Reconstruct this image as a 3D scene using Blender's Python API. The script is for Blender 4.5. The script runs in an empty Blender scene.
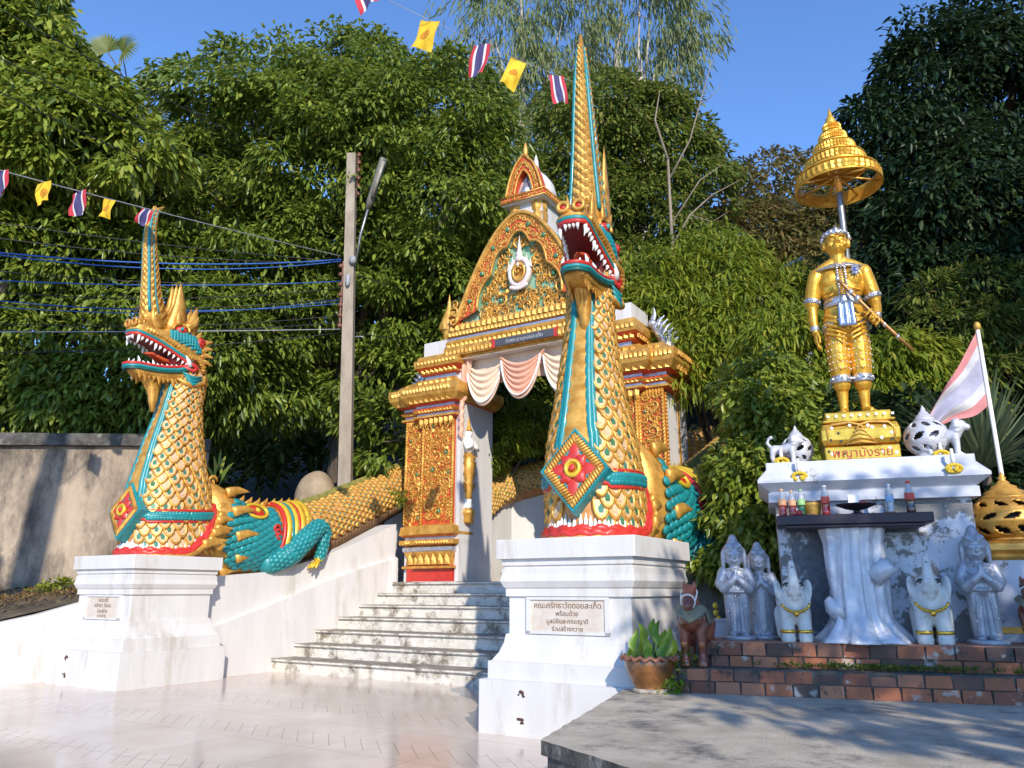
import bpy, bmesh, math, random
import numpy as np
from mathutils import Vector, Matrix, Euler
R = math.radians
PI = math.pi
random.seed(7)
SC = bpy.context.scene
COL = SC.collection

# ------------------------------------------------------------------ camera
cam_d = bpy.data.cameras.new('camera'); cam = bpy.data.objects.new('camera', cam_d); COL.objects.link(cam)
cam.location = (0, 0, 1.5); cam.rotation_euler = (R(90 + 15.0), 0, 0)
cam_d.sensor_width = 36; cam_d.lens = 36 * 770 / 1024; cam_d.clip_start = 0.05; cam_d.clip_end = 2000
SC.camera = cam
SC.render.resolution_x = 1024; SC.render.resolution_y = 768

# ------------------------------------------------------------------ light
SUN_EL = 28.0; SUN_AZ = 168.0            # low sun behind the camera, a little to its right (azimuth clockwise from +Y)
world = bpy.data.worlds.new('World'); SC.world = world; world.use_nodes = True
wn = world.node_tree.nodes; wl = world.node_tree.links
bgn = wn['Background']
sky = wn.new('ShaderNodeTexSky'); sky.sky_type = 'NISHITA'; sky.sun_disc = False
sky.sun_elevation = R(SUN_EL); sky.sun_rotation = R(SUN_AZ)
sky.air_density = 0.8; sky.dust_density = 0.0; sky.ozone_density = 7.0; sky.altitude = 300
wl.new(sky.outputs[0], bgn.inputs[0]); bgn.inputs[1].default_value = 0.15
sun_d = bpy.data.lights.new('sun', 'SUN'); sun = bpy.data.objects.new('sun', sun_d); COL.objects.link(sun)
sun_d.energy = 2.25; sun_d.angle = R(0.5); sun_d.color = (1.0, 0.91, 0.76)
e, a = R(SUN_EL), R(SUN_AZ)
to_sun = Vector((math.sin(a) * math.cos(e), math.cos(a) * math.cos(e), math.sin(e)))
sun.rotation_euler = to_sun.to_track_quat('Z', 'Y').to_euler()
SC.view_settings.view_transform = 'Standard'; SC.view_settings.look = 'None'
SC.view_settings.gamma = 1.0; SC.view_settings.use_curve_mapping = False
SC.view_settings.exposure = 1.22

# ------------------------------------------------------------------ frames of the place
class Frame:
    def __init__(s, ox, oy, deg): s.o = (ox, oy); s.a = R(deg); s.c = math.cos(s.a); s.s = math.sin(s.a)
    def W(s, x, y, z=0): return Vector((s.o[0] + x * s.c + y * s.s, s.o[1] - x * s.s + y * s.c, z))
GATE = Frame(-2.71, 11.73, 31.6)      # x along the gate, y up the stairs
SHR = Frame(1.705, 7.89, 18.0)        # x along the brick steps of the shrine, y away from the viewer

# ------------------------------------------------------------------ object helpers
def tag(o, label=None, cat=None, group=None, kind=None):
    if label: o['label'] = label
    if cat: o['category'] = cat
    if group: o['group'] = group
    if kind: o['kind'] = kind
    return o
def thing(name, label, cat, loc=(0, 0, 0), rotz=0.0, group=None):
    o = bpy.data.objects.new(name, None); COL.objects.link(o); o.empty_display_size = .2
    o.location = loc; o.rotation_euler = (0, 0, rotz)
    return tag(o, label, cat, group)
def copy_tree(o, parent=None):
    n = o.copy(); COL.objects.link(n); n.parent = parent
    for ch in list(o.children): copy_tree(ch, n)
    return n

class MB:
    def __init__(s): s.v = []; s.f = []; s.m = []; s.s = []; s.x = None
    def add(s, vs, fs, m=0, sm=False):
        b = len(s.v)
        if s.x is not None: vs = [s.x @ Vector(p) for p in vs]
        s.v.extend([tuple(p) for p in vs])
        for f in fs: s.f.append(tuple(i + b for i in f)); s.m.append(m); s.s.append(sm)
    def box(s, x0, y0, z0, x1, y1, z1, m=0):
        s.add([(x0,y0,z0),(x1,y0,z0),(x1,y1,z0),(x0,y1,z0),(x0,y0,z1),(x1,y0,z1),(x1,y1,z1),(x0,y1,z1)],
              [(0,3,2,1),(4,5,6,7),(0,1,5,4),(1,2,6,5),(2,3,7,6),(3,0,4,7)], m)
    def loft(s, rings, m=0, sm=True, cap0=True, cap1=True, closed=True):
        n = len(rings[0]); vs = [p for r in rings for p in r]; fs = []
        for i in range(len(rings) - 1):
            for j in range(n if closed else n - 1):
                k = (j + 1) % n
                fs.append((i*n+j, i*n+k, (i+1)*n+k, (i+1)*n+j))
        if cap0: fs.append(tuple(range(n))[::-1])
        if cap1: fs.append(tuple((len(rings)-1)*n + j for j in range(n)))
        s.add(vs, fs, m, sm)
    def tube(s, pts, rad, n=8, m=0, sm=True, cap=True, flat=1.0, up=None):
        pts = [Vector(p) for p in pts]; N = len(pts)
        if not hasattr(rad, '__len__'): rad = [rad] * N
        rings = []; ref = Vector(up) if up else None
        for i, p in enumerate(pts):
            t = (pts[min(i+1, N-1)] - pts[max(i-1, 0)])
            if t.length < 1e-9: t = Vector((0, 0, 1))
            t.normalize()
            if ref is None: ref = Vector((0, 0, 1)) if abs(t.z) < .9 else Vector((1, 0, 0))
            u = ref - t * ref.dot(t)
            if u.length < 1e-6: u = t.orthogonal()
            u.normalize(); w = t.cross(u)
            if not up: ref = u
            rings.append([p + u * (rad[i] * math.cos(2*PI*k/n) * flat) + w * (rad[i] * math.sin(2*PI*k/n)) for k in range(n)])
        s.loft(rings, m, sm, cap, cap)
    def lathe(s, prof, n=16, c=(0, 0, 0), m=0, sm=True, cap=True):
        rings = [[(c[0] + r*math.cos(2*PI*k/n), c[1] + r*math.sin(2*PI*k/n), c[2] + z) for k in range(n)] for r, z in prof]
        s.loft(rings, m, sm, cap, cap)
    def sph(s, c, r, nu=12, nv=8, m=0, rot=None):
        if not hasattr(r, '__len__'): r = (r, r, r)
        vs = []; rows = []
        for i in range(1, nv):
            t = PI * i / nv
            rows.append([Vector((r[0]*math.sin(t)*math.cos(2*PI*k/nu), r[1]*math.sin(t)*math.sin(2*PI*k/nu), r[2]*math.cos(t))) for k in range(nu)])
        vs = [Vector((0, 0, r[2]))] + [p for q in rows for p in q] + [Vector((0, 0, -r[2]))]
        if rot is not None: vs = [rot @ p for p in vs]
        vs = [p + Vector(c) for p in vs]
        fs = [(0, 1 + k, 1 + (k+1) % nu) for k in range(nu)]
        for i in range(nv - 2):
            for k in range(nu):
                a_, b_ = 1 + i*nu + k, 1 + i*nu + (k+1) % nu
                fs.append((a_, a_ + nu, b_ + nu, b_))
        L = len(vs) - 1; o = 1 + (nv-2)*nu
        fs += [(L, o + (k+1) % nu, o + k) for k in range(nu)]
        s.add(vs, fs, m, True)
    def rectloft(s, x0, x1, y0, y1, prof, m=0, mats=None, cap=True):
        """prof: list of (offset outwards, z); mats: per segment"""
        rings = [[(x0-o, y0-o, z), (x1+o, y0-o, z), (x1+o, y1+o, z), (x0-o, y1+o, z)] for o, z in prof]
        for i in range(len(rings) - 1):
            s.loft(rings[i:i+2], mats[i] if mats else m, False, cap and i == 0, cap and i == len(rings) - 2)
    def prism(s, poly, fr, d, m=0, mside=None):
        """poly in (u,v); fr maps (u,v,w)->point; extruded w=0..d"""
        n = len(poly)
        vs = [fr(u, v, 0) for u, v in poly] + [fr(u, v, d) for u, v in poly]
        s.add(vs, [tuple(range(n)), tuple(range(2*n-1, n-1, -1))], m)
        s.add(vs, [(i, n+i, n+(i+1) % n, (i+1) % n) for i in range(n)], m if mside is None else mside)
    def grid(s, fn, nu, nv, m=0, sm=True):
        vs = [fn(i/nu, j/nv) for j in range(nv+1) for i in range(nu+1)]
        fs = [(j*(nu+1)+i, j*(nu+1)+i+1, (j+1)*(nu+1)+i+1, (j+1)*(nu+1)+i) for j in range(nv) for i in range(nu)]
        s.add(vs, fs, m, sm)
    def petal(s, b, along, out, up, w, h, t, m=0):
        """pointed lotus petal standing on b: width w, height h, bulge t"""
        b, A, O, U = Vector(b), Vector(along), Vector(out), Vector(up)
        P = [b - A*w*.5, b - A*w*.42 + U*h*.55, b + U*h, b + A*w*.42 + U*h*.55, b + A*w*.5, b + U*h*.5 + O*t, b + O*t*.8]
        s.add(P, [(0,6,5,1),(1,5,2),(2,5,3),(3,5,6,4)], m, False)
    def scroll(s, c, X, Y, N, size, turns=1.4, spin=1, th=.16, m=0, k=12, ph=0.0):
        """raised curling vine tendril lying on a surface"""
        c, X, Y, N = Vector(c), Vector(X), Vector(Y), Vector(N)
        pts = []; rd = []
        for i in range(k+1):
            t = i / k; a_ = ph + spin * t * turns * 2*PI; r = size * (1 - .82*t)
            pts.append(c + X*(r*math.cos(a_)) + Y*(r*math.sin(a_)) + N*(size*.12*math.sin(PI*min(1, t*1.1))))
            rd.append(size*th*(1 - .35*t) if i else size*th*.25)
        s.tube(pts, rd, 5, m, True, True)
        s.sph(c + N*size*.12, size*.17, 6, 4, m)
    def obj(s, name, mats, parent=None, loc=None, rotz=None):
        me = bpy.data.meshes.new(name)
        me.from_pydata(s.v, [], s.f)
        if not isinstance(mats, (list, tuple)): mats = [mats]
        for q in mats: me.materials.append(q)
        me.polygons.foreach_set('material_index', s.m); me.polygons.foreach_set('use_smooth', s.s)
        me.update()
        o = bpy.data.objects.new(name, me); COL.objects.link(o)
        if parent is not None: o.parent = parent
        if loc is not None: o.location = loc
        if rotz is not None: o.rotation_euler = (0, 0, rotz)
        return o
    def remesh(s, name, mat, parent, vox, smooth=2):
        """melt the overlapping forms into one continuous surface"""
        o = s.obj(name, mat)
        md = o.modifiers.new('r', 'REMESH'); md.mode = 'VOXEL'; md.voxel_size = vox; md.use_smooth_shade = True
        if smooth:
            ms = o.modifiers.new('s', 'SMOOTH'); ms.factor = .5; ms.iterations = smooth
        dg = bpy.context.evaluated_depsgraph_get()
        me = bpy.data.meshes.new_from_object(o.evaluated_get(dg))
        bpy.data.objects.remove(o)
        me.name = name
        if not me.materials: me.materials.append(mat)
        p = bpy.data.objects.new(name, me); COL.objects.link(p); p.parent = parent
        return p
    def limb(s, pts, rads, n=12, m=0):
        """capsule chain for remeshing"""
        s.tube(pts, rads, n, m)
        for p, r in zip(pts, rads): s.sph(p, r, 12, 8, m)

def text_obj(name, txt, size, mat, parent, M, ext=.003, spacing=1.0):
    cu = bpy.data.curves.new(name, 'FONT'); cu.body = txt; cu.size = size; cu.align_x = 'CENTER'; cu.align_y = 'CENTER'
    cu.extrude = ext; cu.space_line = spacing
    t = bpy.data.objects.new(name, cu); COL.objects.link(t)
    dg = bpy.context.evaluated_depsgraph_get()
    me = bpy.data.meshes.new_from_object(t.evaluated_get(dg)); bpy.data.objects.remove(t)
    me.materials.clear(); me.materials.append(mat)
    o = bpy.data.objects.new(name, me); COL.objects.link(o); o.parent = parent; o.matrix_local = M
    return o
FRONT = Matrix.Rotation(R(90), 4, 'X')       # text standing upright, facing -Y

# ------------------------------------------------------------------ materials
def mat(name, col, rough=.6, metal=0.0, col2=None, scale=4.0, bump=0.0, bscale=None, stain=None, stain_amt=.5, stain_scale=1.2,
        spec=.5, coat=0.0, coords='Object', vstretch=1.0, rvar=0.0, detail=6.0, crisp=.16):
    m = bpy.data.materials.new(name); m.use_nodes = True
    nt = m.node_tree; N = nt.nodes; L = nt.links; b = N['Principled BSDF']
    b.inputs['Roughness'].default_value = rough; b.inputs['Metallic'].default_value = metal
    b.inputs['Specular IOR Level'].default_value = spec; b.inputs['Coat Weight'].default_value = coat
    tc = N.new('ShaderNodeTexCoord'); mp = N.new('ShaderNodeMapping'); L.new(tc.outputs[coords], mp.inputs[0])
    mp.inputs['Scale'].default_value = (1, 1, vstretch)
    nz = N.new('ShaderNodeTexNoise'); nz.inputs['Scale'].default_value = scale; nz.inputs['Detail'].default_value = detail; nz.inputs['Roughness'].default_value = .65
    L.new(mp.outputs[0], nz.inputs['Vector'])
    c2 = col2 if col2 else tuple(x*.72 for x in col)
    rp = N.new('ShaderNodeValToRGB'); rp.color_ramp.elements[0].position = .35; rp.color_ramp.elements[1].position = .65
    rp.color_ramp.elements[0].color = (*c2, 1); rp.color_ramp.elements[1].color = (*col, 1)
    L.new(nz.outputs[0], rp.inputs[0]); out = rp.outputs[0]
    if stain:
        n2 = N.new('ShaderNodeTexNoise'); n2.inputs['Scale'].default_value = stain_scale; n2.inputs['Detail'].default_value = 9; n2.inputs['Roughness'].default_value = .75
        L.new(mp.outputs[0], n2.inputs['Vector'])
        r2 = N.new('ShaderNodeValToRGB'); r2.color_ramp.elements[0].position = .62 - .25*stain_amt; r2.color_ramp.elements[1].position = .62 - .25*stain_amt + crisp
        r2.color_ramp.elements[0].color = (0,0,0,1); r2.color_ramp.elements[1].color = (1,1,1,1)
        L.new(n2.outputs[0], r2.inputs[0])
        mx = N.new('ShaderNodeMix'); mx.data_type = 'RGBA'; L.new(r2.outputs[0], mx.inputs[0]); L.new(out, mx.inputs[6]); mx.inputs[7].default_value = (*stain, 1)
        out = mx.outputs[2]
    L.new(out, b.inputs['Base Color'])
    if rvar:
        mr = N.new('ShaderNodeMapRange'); mr.inputs[3].default_value = max(0.02, rough - rvar); mr.inputs[4].default_value = rough + rvar
        L.new(nz.outputs[0], mr.inputs[0]); L.new(mr.outputs[0], b.inputs['Roughness'])
    if bump:
        n3 = N.new('ShaderNodeTexNoise'); n3.inputs['Scale'].default_value = bscale or scale*5; n3.inputs['Detail'].default_value = 5
        L.new(tc.outputs[coords], n3.inputs['Vector'])
        bp = N.new('ShaderNodeBump'); bp.inputs['Strength'].default_value = bump; bp.inputs['Distance'].default_value = .02
        L.new(n3.outputs[0], bp.inputs['Height']); L.new(bp.outputs[0], b.inputs['Normal'])
    return m

def leafmat(name, cols, rough=.5, trans=.35, spec=.35):
    """leaf colours vary from leaf to leaf (random per island)"""
    m = bpy.data.materials.new(name); m.use_nodes = True
    nt = m.node_tree; N = nt.nodes; L = nt.links; b = N['Principled BSDF']; out = N['Material Output']
    g = N.new('ShaderNodeNewGeometry'); rp = N.new('ShaderNodeValToRGB')
    el = rp.color_ramp.elements
    el[0].position = 0; el[0].color = (*cols[0], 1); el[1].position = 1; el[1].color = (*cols[-1], 1)
    for i, c in enumerate(cols[1:-1]):
        q = el.new((i+1)/(len(cols)-1)); q.color = (*c, 1)
    L.new(g.outputs['Random Per Island'], rp.inputs[0]); L.new(rp.outputs[0], b.inputs['Base Color'])
    b.inputs['Roughness'].default_value = rough; b.inputs['Specular IOR Level'].default_value = spec
    tr = N.new('ShaderNodeBsdfTranslucent'); hs = N.new('ShaderNodeHueSaturation'); hs.inputs['Hue'].default_value = .485; hs.inputs['Value'].default_value = 1.5
    L.new(rp.outputs[0], hs.inputs['Color']); L.new(hs.outputs[0], tr.inputs[0])
    mx = N.new('ShaderNodeMixShader'); mx.inputs[0].default_value = trans
    L.new(b.outputs[0], mx.inputs[1]); L.new(tr.outputs[0], mx.inputs[2]); L.new(mx.outputs[0], out.inputs[0])
    return m

M = {}
M['plaster'] = mat('white_plaster', (.66,.635,.61), .55, col2=(.58,.555,.53), scale=2.2, bump=.12, bscale=30, stain=(.47,.42,.36), stain_amt=.31, stain_scale=1.7, vstretch=.22)
M['plaster_old'] = mat('worn_white_paint', (.74,.70,.62), .75, col2=(.58,.53,.45), scale=5, bump=.5, bscale=25, stain=(.20,.155,.11), stain_amt=.50, stain_scale=2.2, crisp=.12)
M['tread'] = mat('worn_tread', (.33,.29,.24), .8, col2=(.16,.14,.12), scale=5, bump=.4, bscale=40, stain=(.55,.5,.43), stain_amt=.3, stain_scale=2)
M['gold'] = mat('gold_paint', (.76,.42,.09), .38, .38, col2=(.46,.21,.03), scale=6, bump=.25, bscale=45, rvar=.08)
M['gold_dull'] = mat('old_gold_paint', (.74,.44,.09), .45, .3, col2=(.48,.25,.05), scale=7, bump=.35, bscale=40)
M['gold_bright'] = mat('polished_gold', (.85,.50,.075), .24, .8, col2=(.62,.33,.035), scale=9, bump=.12, bscale=40, rvar=.08)
M['yellow'] = mat('yellow_gold_gloss', (.80,.56,.05), .3, .25, col2=(.62,.40,.03), scale=6, bump=.1)
M['orange'] = mat('scale_orange', (.62,.30,.10), .5, .1, col2=(.45,.19,.06), scale=8, bump=.3, bscale=50)
M['cream'] = mat('scale_cream', (.72,.53,.32), .45, .1, col2=(.62,.38,.19), scale=20, bump=.3, bscale=60)
M['gem_green'] = mat('green_mirror_glass', (.05,.20,.07), .12, .2, col2=(.10,.26,.16), scale=14, spec=.8)
M['teal'] = mat('teal_paint', (.015,.26,.27), .38, col2=(.01,.19,.21), scale=7, bump=.15, coat=.2)
M['dteal'] = mat('dark_green_paint', (.01,.12,.10), .4, scale=7)
M['red'] = mat('red_paint', (.58,.035,.02), .4, col2=(.44,.025,.018), scale=5, bump=.1, coat=.2)
M['orangered'] = mat('orange_red_paint', (.62,.10,.02), .5, col2=(.45,.05,.015), scale=8, bump=.2)
M['maroon'] = mat('mouth_maroon', (.16,.012,.012), .5)
M['white'] = mat('white_gloss_paint', (.86,.85,.82), .35, col2=(.76,.74,.70), scale=9)
M['silver'] = mat('silver_mosaic', (.62,.63,.66), .28, .75, col2=(.40,.40,.44), scale=26, bump=.5, bscale=50)
M['silverpaint'] = mat('silver_paint', (.50,.51,.55), .42, .3, col2=(.30,.31,.36), scale=7, bump=.3, bscale=40, stain=(.19,.19,.2), stain_amt=.35, stain_scale=7)
M['dark'] = mat('dark_paint', (.02,.02,.02), .6)
M['wood_dark'] = mat('dark_painted_board', (.035,.02,.03), .5, col2=(.02,.013,.02), scale=6, bump=.2)
M['concrete'] = mat('concrete', (.54,.47,.37), .85, col2=(.36,.31,.24), scale=2.5, bump=.5, bscale=60, stain=(.11,.105,.10), stain_amt=.45, stain_scale=1.4)
M['concrete_black'] = mat('blackened_concrete', (.12,.11,.095), .9, col2=(.035,.033,.03), scale=5, bump=.5, bscale=40, stain=(.36,.34,.30), stain_amt=.25, stain_scale=3)
M['oldwall'] = mat('weathered_wall', (.46,.36,.26), .9, col2=(.28,.215,.155), scale=1.6, bump=.5, bscale=30, stain=(.085,.07,.055), stain_amt=.7, stain_scale=.9, vstretch=.4)
M['altar'] = mat('altar_peeling_paint', (.66,.68,.74), .7, col2=(.54,.57,.65), scale=3, bump=.4, bscale=30, stain=(.19,.185,.18), stain_amt=.52, stain_scale=2.0, crisp=.03)
M['altar_slate'] = mat('altar_grey_slate', (.15,.16,.19), .6, col2=(.09,.095,.11), scale=18, bump=.3, stain=(.48,.51,.57), stain_amt=.30, stain_scale=2.5, crisp=.05)
M['altar_top'] = mat('altar_white_top', (.58,.59,.65), .6, col2=(.46,.48,.55), scale=3, bump=.2, stain=(.25,.24,.23), stain_amt=.16, stain_scale=2.5, crisp=.04)
M['trunkwhite'] = mat('silver_white_trunk', (.66,.67,.72), .4, .15, col2=(.5,.51,.56), scale=5, bump=.5, bscale=20, stain=(.3,.29,.28), stain_amt=.25, stain_scale=3)
M['earth'] = mat('earth', (.13,.095,.06), .95, col2=(.07,.055,.035), scale=2, bump=.7, bscale=14, stain=(.22,.17,.10), stain_amt=.4, stain_scale=1.5)
M['hill'] = mat('forest_floor', (.03,.035,.015), .95, col2=(.015,.02,.008), scale=1.2, bump=.6, bscale=5)
M['bark'] = mat('bark', (.16,.12,.09), .9, col2=(.08,.06,.045), scale=6, bump=.7, bscale=16, vstretch=.25)
M['bark_pale'] = mat('pale_bark', (.48,.44,.38), .8, col2=(.28,.24,.2), scale=4, bump=.4, bscale=14, vstretch=.3)
M['pole'] = mat('pole_concrete', (.36,.30,.23), .85, col2=(.24,.195,.145), scale=5, bump=.4, bscale=40, vstretch=.3)
M['steel'] = mat('galvanised_steel', (.33,.33,.33), .4, .7, scale=10)
M['cable'] = mat('black_cable', (.02,.02,.022), .6)
M['cable_blue'] = mat('blue_cable', (.03,.12,.42), .5)
M['cable_grey'] = mat('grey_cable', (.35,.36,.38), .5)
M['terracotta'] = mat('terracotta', (.42,.19,.12), .6, col2=(.3,.13,.08), scale=9, bump=.2)
M['glaze'] = mat('brown_glaze', (.24,.10,.028), .22, col2=(.10,.04,.012), scale=6, bump=.35, bscale=25, coat=.4)
M['statue_gold'] = mat('statue_gold', (.80,.47,.06), .36, .5, col2=(.60,.30,.03), scale=9, bump=.12, bscale=40)
M['bark_tan'] = mat('tan_bark', (.30,.24,.17), .85, col2=(.18,.14,.10), scale=5, bump=.5, bscale=16, vstretch=.3)
M['horse'] = mat('brown_gloss_clay', (.25,.075,.04), .3, col2=(.12,.035,.02), scale=5, bump=.12, coat=.4)
M['horse_pale'] = mat('orange_brown_clay', (.42,.15,.06), .35, scale=8)
M['green_paint'] = mat('grey_green_paint', (.16,.17,.13), .5, .2, col2=(.28,.24,.14), scale=22, bump=.4)
M['eleph'] = mat('elephant_white_paint', (.72,.70,.66), .45, col2=(.58,.56,.52), scale=6, bump=.25, stain=(.25,.23,.2), stain_amt=.25, stain_scale=8)
M['marble'] = mat('beige_marble', (.56,.46,.37), .4, col2=(.62,.56,.49), scale=7)
M['letter'] = mat('brown_lettering', (.17,.08,.03), .5)
M['letter_red'] = mat('red_lettering', (.45,.03,.01), .5)
M['salmon'] = mat('salmon_painted_drape', (.76,.43,.30), .5, col2=(.68,.34,.23), scale=5, bump=.1)
M['ivory'] = mat('ivory_painted_drape', (.80,.64,.47), .5, col2=(.74,.54,.38), scale=5, bump=.1)
M['peach'] = mat('peach_hem', (.78,.55,.44), .5)
M['niche_green'] = mat('pale_green_paint', (.10,.36,.19), .5, col2=(.35,.48,.35), scale=5)
M['signgrey'] = mat('dark_grey_sign', (.09,.09,.10), .4)
M['signtext'] = mat('silver_lettering', (.5,.5,.5), .4)
M['pinkemblem'] = mat('pink_white_emblem', (.72,.55,.52), .35, .1, col2=(.78,.74,.68), scale=18)
M['flag_red'] = mat('flag_red', (.50,.03,.05), .8); M['flag_white'] = mat('flag_white', (.68,.66,.66), .8)
M['flag_blue'] = mat('flag_blue', (.06,.05,.16), .8); M['flag_yellow'] = mat('flag_yellow', (.78,.50,.02), .8)
M['flag_orange'] = mat('flag_orange', (.62,.22,.02), .8)
M['garland'] = mat('marigold', (.62,.42,.02), .7, col2=(.72,.52,.05), scale=40, bump=.8, bscale=60)
M['stone'] = mat('beige_boulder', (.38,.29,.19), .9, col2=(.26,.19,.12), scale=3, bump=.6, bscale=9)
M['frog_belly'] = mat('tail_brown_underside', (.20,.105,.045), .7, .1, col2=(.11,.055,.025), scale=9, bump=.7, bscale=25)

def brickmat(name):
    m = bpy.data.materials.new(name); m.use_nodes = True; N = m.node_tree.nodes; L = m.node_tree.links; b = N['Principled BSDF']
    g = N.new('ShaderNodeNewGeometry'); rp = N.new('ShaderNodeValToRGB'); e = rp.color_ramp.elements
    e[0].position = 0; e[0].color = (.38,.12,.06,1); e[1].position = 1; e[1].color = (.52,.20,.10,1)
    for p, c in ((.3,(.36,.13,.06)),(.55,(.20,.075,.045)),(.75,(.09,.06,.05))): q = e.new(p); q.color = (*c,1)
    L.new(g.outputs['Random Per Island'], rp.inputs[0])
    tc = N.new('ShaderNodeTexCoord'); nz = N.new('ShaderNodeTexNoise'); nz.inputs['Scale'].default_value = 3.5; nz.inputs['Detail'].default_value = 9; nz.inputs['Roughness'].default_value = .75
    L.new(tc.outputs['Object'], nz.inputs['Vector'])
    r2 = N.new('ShaderNodeValToRGB'); r2.color_ramp.elements[0].position = .54; r2.color_ramp.elements[1].position = .63
    L.new(nz.outputs[0], r2.inputs[0])
    mx = N.new('ShaderNodeMix'); mx.data_type = 'RGBA'; L.new(r2.outputs[0], mx.inputs[0]); L.new(rp.outputs[0], mx.inputs[6]); mx.inputs[7].default_value = (.05,.043,.036,1)
    n4 = N.new('ShaderNodeTexNoise'); n4.inputs['Scale'].default_value = 6; n4.inputs['Detail'].default_value = 8; L.new(tc.outputs['Object'], n4.inputs['Vector'])
    r4 = N.new('ShaderNodeValToRGB'); r4.color_ramp.elements[0].position = .6; r4.color_ramp.elements[1].position = .68; L.new(n4.outputs[0], r4.inputs[0])
    m2 = N.new('ShaderNodeMix'); m2.data_type = 'RGBA'; L.new(r4.outputs[0], m2.inputs[0]); L.new(mx.outputs[2], m2.inputs[6]); m2.inputs[7].default_value = (.42,.38,.34,1)
    L.new(m2.outputs[2], b.inputs['Base Color']); b.inputs['Roughness'].default_value = .85
    bp = N.new('ShaderNodeBump'); bp.inputs['Strength'].default_value = .6; bp.inputs['Distance'].default_value = .01; L.new(n4.outputs[0], bp.inputs['Height']); L.new(bp.outputs[0], b.inputs['Normal'])
    return m
M['brick'] = brickmat('old_red_brick')

def plazamat():
    m = bpy.data.materials.new('polished_floor_tile'); m.use_nodes = True; N = m.node_tree.nodes; L = m.node_tree.links; b = N['Principled BSDF']
    tc = N.new('ShaderNodeTexCoord'); mp = N.new('ShaderNodeMapping'); L.new(tc.outputs['Object'], mp.inputs[0]); mp.inputs['Rotation'].default_value = (0,0,R(31.6))
    nz = N.new('ShaderNodeTexNoise'); nz.inputs['Scale'].default_value = .9; nz.inputs['Detail'].default_value = 9; nz.inputs['Roughness'].default_value = .7
    L.new(mp.outputs[0], nz.inputs['Vector'])
    rp = N.new('ShaderNodeValToRGB'); e = rp.color_ramp.elements; e[0].position = .3; e[0].color = (.50,.395,.315,1); e[1].position = .7; e[1].color = (.68,.575,.49,1)
    L.new(nz.outputs[0], rp.inputs[0])
    # large tile joints
    bk = N.new('ShaderNodeTexBrick'); bk.offset = 0; bk.inputs['Scale'].default_value = 1; bk.inputs['Brick Width'].default_value = 1.2; bk.inputs['Row Height'].default_value = 1.2
    bk.inputs['Mortar Size'].default_value = .006; bk.inputs['Mortar Smooth'].default_value = .2
    L.new(mp.outputs[0], bk.inputs['Vector'])
    # bands of narrow set-in tiles
    b2 = N.new('ShaderNodeTexBrick'); b2.offset = .5; b2.inputs['Brick Width'].default_value = .55; b2.inputs['Row Height'].default_value = .16; b2.inputs['Scale'].default_value = 1; b2.inputs['Mortar Size'].default_value = .006
    mp2 = N.new('ShaderNodeMapping'); L.new(tc.outputs['Object'], mp2.inputs[0]); mp2.inputs['Rotation'].default_value = (0,0,R(76.6)); L.new(mp2.outputs[0], b2.inputs['Vector'])
    sp = N.new('ShaderNodeSeparateXYZ'); L.new(mp.outputs[0], sp.inputs[0])
    w = N.new('ShaderNodeMath'); w.operation = 'PINGPONG'; L.new(sp.outputs[1], w.inputs[0]); w.inputs[1].default_value = .8
    cmpn = N.new('ShaderNodeMath'); cmpn.operation = 'LESS_THAN'; L.new(w.outputs[0], cmpn.inputs[0]); cmpn.inputs[1].default_value = .24
    ml = N.new('ShaderNodeMath'); ml.operation = 'MULTIPLY'; L.new(b2.outputs['Fac'], ml.inputs[0]); L.new(cmpn.outputs[0], ml.inputs[1])
    ad = N.new('ShaderNodeMath'); ad.operation = 'MAXIMUM'; L.new(ml.outputs[0], ad.inputs[0]); L.new(bk.outputs['Fac'], ad.inputs[1])
    sc = N.new('ShaderNodeMath'); sc.operation = 'MULTIPLY'; L.new(ad.outputs[0], sc.inputs[0]); sc.inputs[1].default_value = .62
    mx = N.new('ShaderNodeMix'); mx.data_type = 'RGBA'; L.new(sc.outputs[0], mx.inputs[0]); L.new(rp.outputs[0], mx.inputs[6]); mx.inputs[7].default_value = (.20,.16,.13,1)
    L.new(mx.outputs[2], b.inputs['Base Color'])
    mr = N.new('ShaderNodeMapRange'); mr.inputs[1].default_value = .3; mr.inputs[2].default_value = .7; mr.inputs[3].default_value = .22; mr.inputs[4].default_value = .07
    L.new(nz.outputs[0], mr.inputs[0]); L.new(mr.outputs[0], b.inputs['Roughness']); b.inputs['Specular IOR Level'].default_value = .6
    bp = N.new('ShaderNodeBump'); bp.inputs['Strength'].default_value = .25; bp.inputs['Distance'].default_value = .004; bp.invert = True
    L.new(ad.outputs[0], bp.inputs['Height']); L.new(bp.outputs[0], b.inputs['Normal'])
    return m
M['plaza'] = plazamat()

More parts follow.
